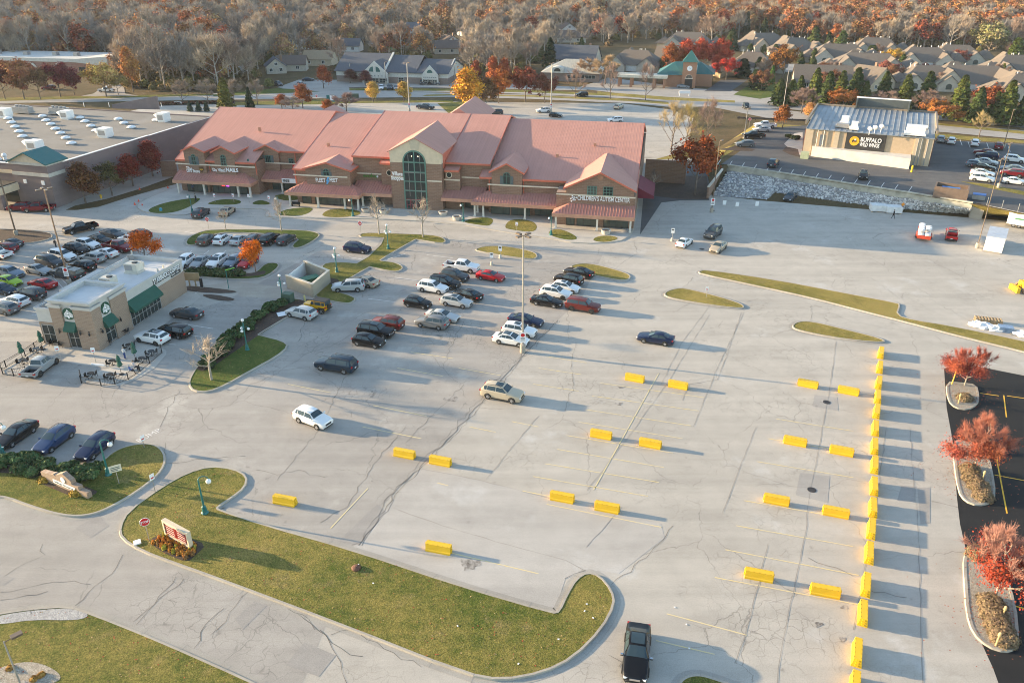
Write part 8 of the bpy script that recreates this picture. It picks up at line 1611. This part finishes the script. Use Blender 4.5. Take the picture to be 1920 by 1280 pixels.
for x,y,h,w,c,k,l in((1502,213,7.2,8.5,TWP,'dense_bare','round purple-brown bare tree in front of the left evergreens'),(1580,212,6.2,9,(.33,.125,.035),'wide','round orange-brown tree in front of the evergreens behind the restaurant roof'),(1660,212,6.0,10,TWP,'dense_bare','broad purple-brown bare tree behind the restaurant screen'),(1738,220,7.2,9,TWP,'dense_bare','purple-brown bare tree right of the restaurant screen'),(1757,234,6.0,8,(.36,.14,.035),'wide','orange-brown tree at the right end of the restaurant roof'),(1847,222,9.0,8.0,(.34,.10,.04),'round','rust orange tree standing among the right evergreens'),(1467,240,5.8,4.2,(.27,.10,.03),'oval','oval rust bush tree at the restaurant car park corner'),(1518,222,4.5,4.5,(.50,.25,.09),'oval','small tan-orange tree at the back left corner of the restaurant'),(1835,258,6.5,5,(.42,.33,.16),'bare','thin yellowish street tree beyond the terrace top row')):tree(k,x,y,h,w,c,l,z=UZ if(x,y)==(1467,240)else 0)
for x,y,h,w,c,k,l in((1262,143,11,9,RUST,'wide','orange-red tree leftmost in the red clump behind the clock tower'),(1290,141,12,10,(.36,.06,.03),'wide','red tree second in the red clump behind the clock tower'),(1318,140,12,10,(.40,.07,.035),'wide','red tree third in the red clump behind the clock tower'),(1345,141,12,10,(.34,.055,.03),'wide','red tree rightmost in the red clump behind the clock tower'),(1361,150,7.2,7.5,(.48,.05,.035),'wide','small scarlet tree at the end of the bank car park'),(1392,146,7,8,DGR,'pillar','dark round evergreen right of the scarlet tree'),(1415,164,6.2,6,(.035,.06,.02),'pillar','dark green rounded conifer on the bank lawn'),(1446,158,6.5,2.8,(.06,.12,.02),'pillar','bright green column conifer on the bank lawn'),(1430,150,7.5,6,TWG,'dense_bare','grey bare tree between the two lawn conifers'),(1467,150,12,8.5,(.26,.11,.03),'round','tall round brown-orange oak left of the estate'),(1244,134,6,7,GRN,'pillar','green bush tree at the left of the clock tower'),
                             (1524,96,11,9,(.07,.09,.03),'spruce_b','green pine at the back of the estate, left one'),(1550,98,9,5,(.05,.07,.03),'spruce','narrow dark pine beside the left green pine'),(1577,92,8.5,8,(.06,.10,.03),'pillar','round green tree behind the estate roofs'),(1635,112,6,6,GRN,'pillar','green tree against the back estate roof'),(1672,124,6.5,7,GOLD,'wide','yellow tree among the estate houses'),(1690,128,5.5,5,GRN,'pillar','green bush between estate houses right of the yellow tree'),(1661,152,6.5,7,PINK,'wide','pinkish tree in the middle of the estate'),(1795,122,5.5,7,PINK,'wide','pink-red tree in front of a right estate roof'),(1735,140,4,5,(.26,.12,.1),'wide','small dull pink tree on the estate lawn'),(1526,116,4.5,5.5,PINK,'wide','small pink tree left in the estate'),
                             (1850,110,14,14,(.23,.21,.10),'wide','large pale willow at the edge of the woods on the right'),(1900,116,10,9,(.07,.10,.025),'pillar','green rounded tree behind the right estate houses'),(1370,95,10,8,(.05,.07,.03),'spruce_b','dark pine left of the large taupe house'),(1430,80,12,7,(.045,.06,.03),'spruce','dark pine behind the large taupe house'),(1398,70,13,6,(.04,.055,.03),'spruce','tall dark pine in the woods edge left'),(1500,118,4.5,4,(.08,.10,.05),'pillar','grey-green bush before the second taupe house'),(1765,158,4.5,2.4,(.05,.10,.02),'pillar','narrow green arborvitae in the estate'),(1876,150,6,3,(.16,.17,.03),'pillar','yellow-green column shrub in the right estate')):tree(k,x,y,h,w,c,l,z=UZ if(x,y)==(1467,240)else 0)
for i in range(9):tree('pillar',1172+i*7,133+i*.3,3.2,1.5,(.03,.055,.025),'small clipped conifer in the hedge line above the drive-through canopy',group='clipped conifers above the drive-through',name='clipped_conifer')
for i,(x,y)in enumerate(((-105,116),(-106,129),(-117,137),(-115,146),(-124,125),(-99,108))):  # unseen trees, added outside the view to cast shade on the left lot
 o=tree('round',480,512,15.5,11,RUST,'unseen leafy tree added beyond the left edge to shade the left parking rows',group='unseen trees added beyond the left edge for shade');o.location=(x,y,0);TREES.pop()
ge=random.Random(4)
for i in range(34):
 x,y=ge.uniform(1400,1915),ge.uniform(104,176);q=ge.random();kd,cl=('pillar',(.06,.085,.03))if q<.4 else('wide',(.24,.11,.06))if q<.7 else('dense_bare',TWP);h_=ge.uniform(3.5,6.5)
 tree(kd,x,y,h_,h_*ge.uniform(.7,1.1),cl,'small garden tree or bush standing between the taupe houses',group='garden trees between the taupe houses',name='garden_tree')
def mound(name,label,px,rad,h,col,n=900,leaf=.16,z=.1,cat='shrub',group=None,zz=0.0,wide=1.0,stuffy=False):
 o=thing(name,label,cat,G(*px,zz)+V((0,0,z)),rnd.uniform(0,6),group);k=('mound',n,leaf)
 if k not in TP:
  g=np.random.default_rng(n);d=g.normal(size=(n,3));d[:,2]=np.abs(d[:,2]);d/=np.linalg.norm(d,axis=1,keepdims=True);rr=g.uniform(.72,1.05,(n,1))*(1+.12*np.sin(d[:,:1]*5)*np.cos(d[:,1:2]*6));c=d*rr;kk=g.uniform(.7,1.3,n);TP[k]=quads_mesh('foliage',c,d+g.normal(0,.5,(n,3)),leaf,np.stack([kk,kk*g.uniform(.9,1.1,n),kk],1),M_LEAF,1.6)
 c=put('foliage',TP[k],o);c.color=(*col,1);o.scale=(rad,rad*wide,h)
 if('core',)not in TP:TP[('core',)]=MB().ball((0,0,0),.82,12,8).mesh('stems',plain('shrub_core',(.035,.03,.02),.95),True)
 put('stems',TP[('core',)],o);return o
BRG=(.24,.175,.105)
for px,r,h,l in(((1808,749),.95,.7,'round brown shrub on the farthest gravel island'),((1818,884),1.0,.8,'round brown shrub closest to the trunk on the middle gravel island'),((1822,900),1.0,.8,'round brown shrub second from the trunk on the middle gravel island'),((1834,916),1.05,.85,'round brown shrub third from the trunk on the middle gravel island'),((1842,933),1.0,.8,'round brown shrub at the near end of the middle gravel island'),((1857,1136),1.1,.85,'round brown shrub closest to the scarlet tree'),((1862,1156),1.1,.85,'round brown shrub second from the scarlet tree'),((1870,1178),1.1,.85,'round brown shrub third from the scarlet tree'),((1880,1200),1.1,.85,'round brown shrub at the near end of the nearest gravel island'),((1832,1042),1.0,.8,'brown shrub at the far end of the nearest gravel island'),((1857,845),.7,.5,'small brown shrub at the far right of the middle gravel island')):mound('shrub',l,px,r,h,BRG,3000,.085,group='brown shrubs on the gravel islands')
for i,(x,y)in enumerate(((1840,905),(1877,1162),(1866,1212),(1796,758))):o=thing('marker_light',['small tan path light in the middle gravel island shrubs','small tan path light among the nearest gravel island shrubs','small tan path light at the near tip of the nearest gravel island','small tan path light on the farthest gravel island'][i],'path light',G(x,y)+V((0,0,.1)));m=MB();m.lathe([(.06,0),(.06,1.0),(.12,1.02),(.10,1.3),(.02,1.38)],n=8);m.build('post',plain('path_light_tan',(.55,.42,.2),.5),o)
for r in range(5):
 for c in range(9-(r>2)):
  f=(c+.5+(r%2)*.4)/9;a=G(282,1020).lerp(G(352,1052),f);b=G(310,1003).lerp(G(385,1026),f);p=a.lerp(b,.08+r*.2)+V((rnd.gauss(0,.08),rnd.gauss(0,.08),0))
  k_=rnd.random();col=(.62,.28,.06)if k_<.6 else(.44,.38,.06)if k_<.85 else(.30,.16,.06)
  o=mound('flower_clump','withered orange and yellow perennial in the mulch bed under the red tenant board',(0,0),.17,.38,col,160,.4,.1,'flower','withered perennials under the red tenant board');o.location=V((p.x,p.y,.12));o.scale=(rnd.uniform(.14,.22),rnd.uniform(.14,.22),rnd.uniform(.28,.48))
for px,l in(((88,900),'yellow grassy clump at the left foot of the low brick sign'),((147,926),'yellow grassy clump at the right foot of the low brick sign')):mound('shrub',l,px,.75,.55,(.38,.25,.05),700,.2)
for i,(x,y)in enumerate(((65,1275),(78,1268),(20,1255))):mound('shrub',['orange low clump in the corner gravel pad, left one','orange low clump in the corner gravel pad, right one','straw clump by the lamp in the corner gravel pad'][i],(x,y),.3,.25,(.40,.22,.06),160,.4)
def hedge(label,px,wid,h,n,col):
 P=[G(*p)for p in px];o=thing('juniper_hedge',label,'hedge',P[0]+V((0,0,.1)));g=np.random.default_rng(n);L_=[0]
 for a,b in zip(P,P[1:]):L_.append(L_[-1]+(b-a).length)
 tot=L_[-1];nc=int(tot/.55)*2;C=[];core=MB()
 for i in range(nc):
  s=g.random()*tot;k=max(j for j in range(len(L_))if L_[j]<=s)if s<tot else len(P)-2;k=min(k,len(P)-2);p=P[k].lerp(P[k+1],(s-L_[k])/(L_[k+1]-L_[k]));d=(P[k+1]-P[k]).normalized();nn=V((-d.y,d.x,0));q=p+nn*float(g.normal(0,wid*.27))-P[0];C.append((q.x,q.y,h*g.uniform(.45,.85)))
 C=np.array(C);ci=g.integers(0,nc,n);dd=g.normal(size=(n,3));dd[:,2]=np.abs(dd[:,2])*.8;dd/=np.linalg.norm(dd,axis=1,keepdims=True);cen=C[ci]+dd*g.uniform(.25,.62,(n,1))*np.array([1.1,1.1,.7]);cen[:,2]=np.maximum(cen[:,2]-h*.25,.02);ct=g.uniform(.6,1.4,nc);kk=ct[ci]*g.uniform(.75,1.25,n)
 c=put('foliage',quads_mesh('foliage',cen,dd+g.normal(0,.6,(n,3)),.24,np.stack([kk*g.uniform(.8,1.25,n),kk,kk*.95],1),M_LEAF,1.8),o);c.color=(*col,1)
 for x,y,z in C[::2]:core.ball((x,y,z*.35),.5,8,5,1,1,.8)
 core.build('stems',plain('hedge_core',(.02,.026,.014),.95),o,True)
hedge('dark green spreading juniper hedge in front of the row of three cars',[(-40,866),(30,872),(90,882),(140,892),(185,888)],2.6,1.0,14000,(.075,.115,.048));hedge('long dark green juniper hedge on the median beside the coffee shop',[(382,694),(410,665),(440,632),(480,600),(515,576),(535,572)],2.0,1.1,14000,(.06,.098,.04));hedge('low juniper hedge in front of the four white and grey cars',[(358,512),(390,515),(425,517),(455,518)],2.0,.9,7000,(.062,.088,.038))
hedge('dark clipped hedge by the restaurant left corner',[(1470,280),(1492,284)],1.6,1.0,0 or 1200,(.03,.045,.02));TREES.append((0,0))
for o in bpy.data.objects:
 if o.get('label')=='dark clipped hedge by the restaurant left corner':o.location.z+=UZ;
hedge('low red-brown hedge along the road behind the big store',[(300,197),(370,195.5),(440,193.5)],1.2,1.0,2200,(.14,.06,.04))
FB=palette('woods_twigs',[(0,(.30,.26,.22)),(.18,(.20,.18,.165)),(.36,(.38,.30,.23)),(.54,(.25,.225,.205)),(.7,(.43,.345,.26)),(.86,(.28,.205,.165))]);FO=palette('woods_leaves',[(0,(.36,.15,.06)),(.2,(.42,.20,.08)),(.36,(.27,.12,.06)),(.52,(.38,.13,.05)),(.66,(.30,.17,.09)),(.8,(.40,.24,.12)),(.93,(.26,.07,.04))])
FU=palette('woods_undergrowth',[(0,(.17,.14,.06)),(.3,(.14,.14,.05)),(.55,(.24,.17,.075)),(.8,(.19,.13,.07))])
def fproto(seed,kind):
 mb,t=limbs(seed,16,.22 if kind=='b' else.2,.30 if kind=='b' else.34,2,.75,10);tr=finish(mb,plain('woods_bark',(.36,.31,.265),.95,var=.3))
 return(tr,twig_mesh(seed,t,1100,2.2,.13,FB,.6)if kind=='b' else crown_leaves(seed,t,16,1500,.95,1.05,FO))
WP=[fproto(41,'b'),fproto(42,'b'),fproto(43,'b'),fproto(44,'o'),fproto(45,'o')]
mbu=MB().tube([(0,0,0),(0,0,1.2)],[.08,.03],4,False);gu=np.random.default_rng(5);du=gu.normal(size=(420,3));du[:,2]=np.abs(du[:,2]);du/=np.linalg.norm(du,axis=1,keepdims=True);ku=gu.uniform(.7,1.3,(420,1))
WP.append((finish(mbu,M_BARK),quads_mesh('crown',du*gu.uniform(.6,1.1,(420,1))*np.array([1.8,1.8,2.6])+np.array([0,0,.6]),du+gu.normal(0,.5,(420,3)),.6,np.repeat(ku,3,1),FU)))
def inpoly(x,y,P):
 c=False;j=len(P)-1
 for i in range(len(P)):
  if(P[i][1]>y)!=(P[j][1]>y)and x<(P[j][0]-P[i][0])*(y-P[i][1])/(P[j][1]-P[i][1])+P[i][0]:c=not c
  j=i
 return c
WOOD=[tuple(G(*p)[:2])for p in[(-140,130),(0,124),(228,122),(236,158),(300,168),(420,168),(505,158),(545,150),(640,146),(640,112),(866,112),(872,145),(1000,140),(1012,118),(1060,104),(1165,84),(1200,76),(1280,72),(1330,84),(1420,62),(1480,72),(1560,84),(1700,92),(1920,96),(2080,100),(2080,-58),(-140,-58)]]
HOLES=[[tuple(G(*p)[:2])for p in q]for q in([(396,60),(424,58),(478,138),(430,140)],[(688,84),(716,60),(770,50),(770,85),(712,95)],[(720,95),(726,72),(770,60),(770,100)])]
pts=[];gf=random.Random(99)
y=215.0
while y<1350:
 st=6.2+max(0,y-300)*.0085;x=-y*.80
 while x<y*.80:
  xx=x+gf.uniform(-.45,.45)*st;yy=y+gf.uniform(-.45,.45)*st;x+=st
  if not inpoly(xx,yy,WOOD)or any(inpoly(xx,yy,h)for h in HOLES):continue
  bad=False
  for hx,hy,hr in HOUSES:
   if math.hypot(xx-hx,yy-hy)<hr+2 or(0<(hy-yy)<44+hr and abs(xx-hx*yy/max(hy,1))<hr*.95 and gf.random()<(.95 if hy-yy<22 else.8)):bad=True;break
  if bad or(-.34<xx/yy<.17 and yy<700 and gf.random()<.42):continue
  pts.append((xx,yy))
 y+=st*.9
pts.sort(key=lambda p:p[1])
print('wood points',len(pts))
def wkind(x,y):
 u=x/y;far=(y-350)/500
 po=.09+(.62 if u>.22 else.28 if u>.08 else.10)*min(1,max(.2,far*1.3+.2));po+=(.12 if u>-.1 else.05)*math.sin(x*.03)*math.sin(y*.021)
 if gf.random()<po:return 3+gf.randrange(2)
 return gf.randrange(3)
LAB={0:'grey-brown bare woodland tree at the front of the woods',3:'orange-brown leafed oak at the front of the woods',5:'low olive and tan undergrowth bush at the foot of the woods'}
NIND=150;rest=[];nb=no=0
for i,(x,y)in enumerate(pts):
 k=wkind(x,y);s=gf.uniform(.62,1.02)*(1.22 if x/y<-.26 else 1.0);a=gf.uniform(0,6.28);b=k>=3
 if i<230:
  o=thing('autumn_tree' if b else 'bare_tree',LAB[3 if b else 0],'tree',(x,y,0),a,'oaks at the front of the woods' if b else 'bare trees at the front of the woods');o.scale=(s,s,s*gf.uniform(.9,1.15));put('trunk',WP[k][0],o);put('crown',WP[k][1],o)
 else:rest.append((x,y,0,s,a,k))
for i,(x,y)in enumerate(pts):
 if i<230 or gf.random()<.35:
  for _ in range(2):rest.append((x+gf.uniform(-4,4),y-gf.uniform(1,6),0,gf.uniform(.6,1.3),gf.uniform(0,6.28),5))
me=bpy.data.meshes.new('woodland');me.from_pydata([r[:3]for r in rest],[],[])
for nm,ty,ix in(('size','FLOAT',3),('turn','FLOAT',4),('kind_index','INT',5)):
 at=me.attributes.new(nm,ty,'POINT');at.data.foreach_set('value',[r[ix]for r in rest])
wood=tag(put('woodland',me),'deep autumn woods of bare grey and orange trees filling the background','woods',None,'stuff')
ng=bpy.data.node_groups.new('plant_woods','GeometryNodeTree');ng.interface.new_socket('Geometry',in_out='INPUT',socket_type='NodeSocketGeometry');ng.interface.new_socket('Geometry',in_out='OUTPUT',socket_type='NodeSocketGeometry')
N=ng.nodes;gi=N.new('NodeGroupInput');go=N.new('NodeGroupOutput');jn=N.new('GeometryNodeJoinGeometry')
def attr(nm,ty):a=N.new('GeometryNodeInputNamedAttribute');a.data_type=ty;a.inputs[0].default_value=nm;return a.outputs[0]
sz=attr('size','FLOAT');tu=attr('turn','FLOAT');ki=attr('kind_index','INT');cx=N.new('ShaderNodeCombineXYZ');ng.links.new(tu,cx.inputs[2])
src={}
for o in list(bpy.data.objects):
 if o.parent is None and o.name.split('.')[0]in('bare_tree','autumn_tree')and o.get('group','').endswith('front of the woods'):
  for k in range(5):
   if any(c.data==WP[k][0]for c in o.children):src.setdefault(k,o)
ub=thing('undergrowth_bush','olive-tan bush at the road edge left of the office drive','bush',G(505,164));put('stems',WP[5][0],ub);put('foliage',WP[5][1],ub);src[5]=ub
for k,o in src.items():
 cmp_=N.new('FunctionNodeCompare');cmp_.data_type='INT';cmp_.operation='EQUAL';ng.links.new(ki,cmp_.inputs[2]);cmp_.inputs[3].default_value=k
 inst=N.new('GeometryNodeInstanceOnPoints');ng.links.new(gi.outputs[0],inst.inputs['Points']);ng.links.new(cmp_.outputs[0],inst.inputs['Selection']);ng.links.new(cx.outputs[0],inst.inputs['Rotation']);ng.links.new(sz,inst.inputs['Scale'])
 j2=N.new('GeometryNodeJoinGeometry')
 for ch in o.children:
  oi=N.new('GeometryNodeObjectInfo');oi.inputs[0].default_value=ch;oi.transform_space='ORIGINAL';ng.links.new(oi.outputs['Geometry'],j2.inputs[0])
 ng.links.new(j2.outputs[0],inst.inputs['Instance']);ng.links.new(inst.outputs[0],jn.inputs[0])
ng.links.new(jn.outputs[0],go.inputs[0]);md=wood.modifiers.new('plant','NODES');md.node_group=ng
print('trees',NTREE[0],'wood stuff',len(rest))
lv=MB();gl=random.Random(8)
for P_,z_ in GRASS_AREAS:
 xs=[p.x for p in P_];ys=[p.y for p in P_];x0,x1,y0,y1=max(min(xs),-45),min(max(xs),60),max(min(ys),36),max(ys);ar=max(0,x1-x0)*max(0,y1-y0);q_=[(p.x,p.y)for p in P_]
 if y0>110:continue
 for _ in range(int(min(1600,ar*1.6))):
  x,y=gl.uniform(x0,x1),gl.uniform(y0,y1)
  if inpoly(x,y,q_):a=gl.uniform(0,6.28);r=gl.uniform(.03,.075);c,s_=math.cos(a)*r,math.sin(a)*r;lv.add([(x+c,y+s_,z_+.02),(x-s_,y+c,z_+.05),(x-c,y-s_,z_+.02),(x+s_,y-c,z_+.03)],[(0,1,2,3)],gl.randrange(3))
for cx_,cy_ in((1815,745),(1830,905),(1862,1160)):
 c0=G(cx_,cy_)
 for _ in range(220):
  a=gl.uniform(0,6.28);d=abs(gl.gauss(0,2.6));x,y=c0.x+d*math.cos(a),c0.y+d*math.sin(a);a=gl.uniform(0,6.28);r=.06;c,s_=math.cos(a)*r,math.sin(a)*r;lv.add([(x+c,y+s_,.155),(x-s_,y+c,.17),(x-c,y-s_,.155),(x+s_,y-c,.16)],[(0,1,2,3)],2)
tag(lv.build('fallen_leaves',[plain('leaf_tan',(.42,.30,.14),.9),plain('leaf_brown',(.20,.11,.05),.9),plain('leaf_red',(.34,.07,.03),.9)]),kind='stuff')
hk=bpy.data.materials.new('thin_haze');hk.use_nodes=True;ht=hk.node_tree;ht.nodes.clear();ho=ht.nodes.new('ShaderNodeOutputMaterial');hv=ht.nodes.new('ShaderNodeVolumePrincipled')
hv.inputs['Color'].default_value=(.80,.88,1.0,1);hv.inputs['Density'].default_value=.00008;hv.inputs['Anisotropy'].default_value=.0;ht.links.new(hv.outputs[0],ho.inputs['Volume'])
tag(MB().box(-1400,1400,-60,1500,-1.2,58).build('haze',hk),kind='stuff')
print('objects',len(bpy.data.objects),'polys',sum(len(m.polygons)for m in bpy.data.meshes))
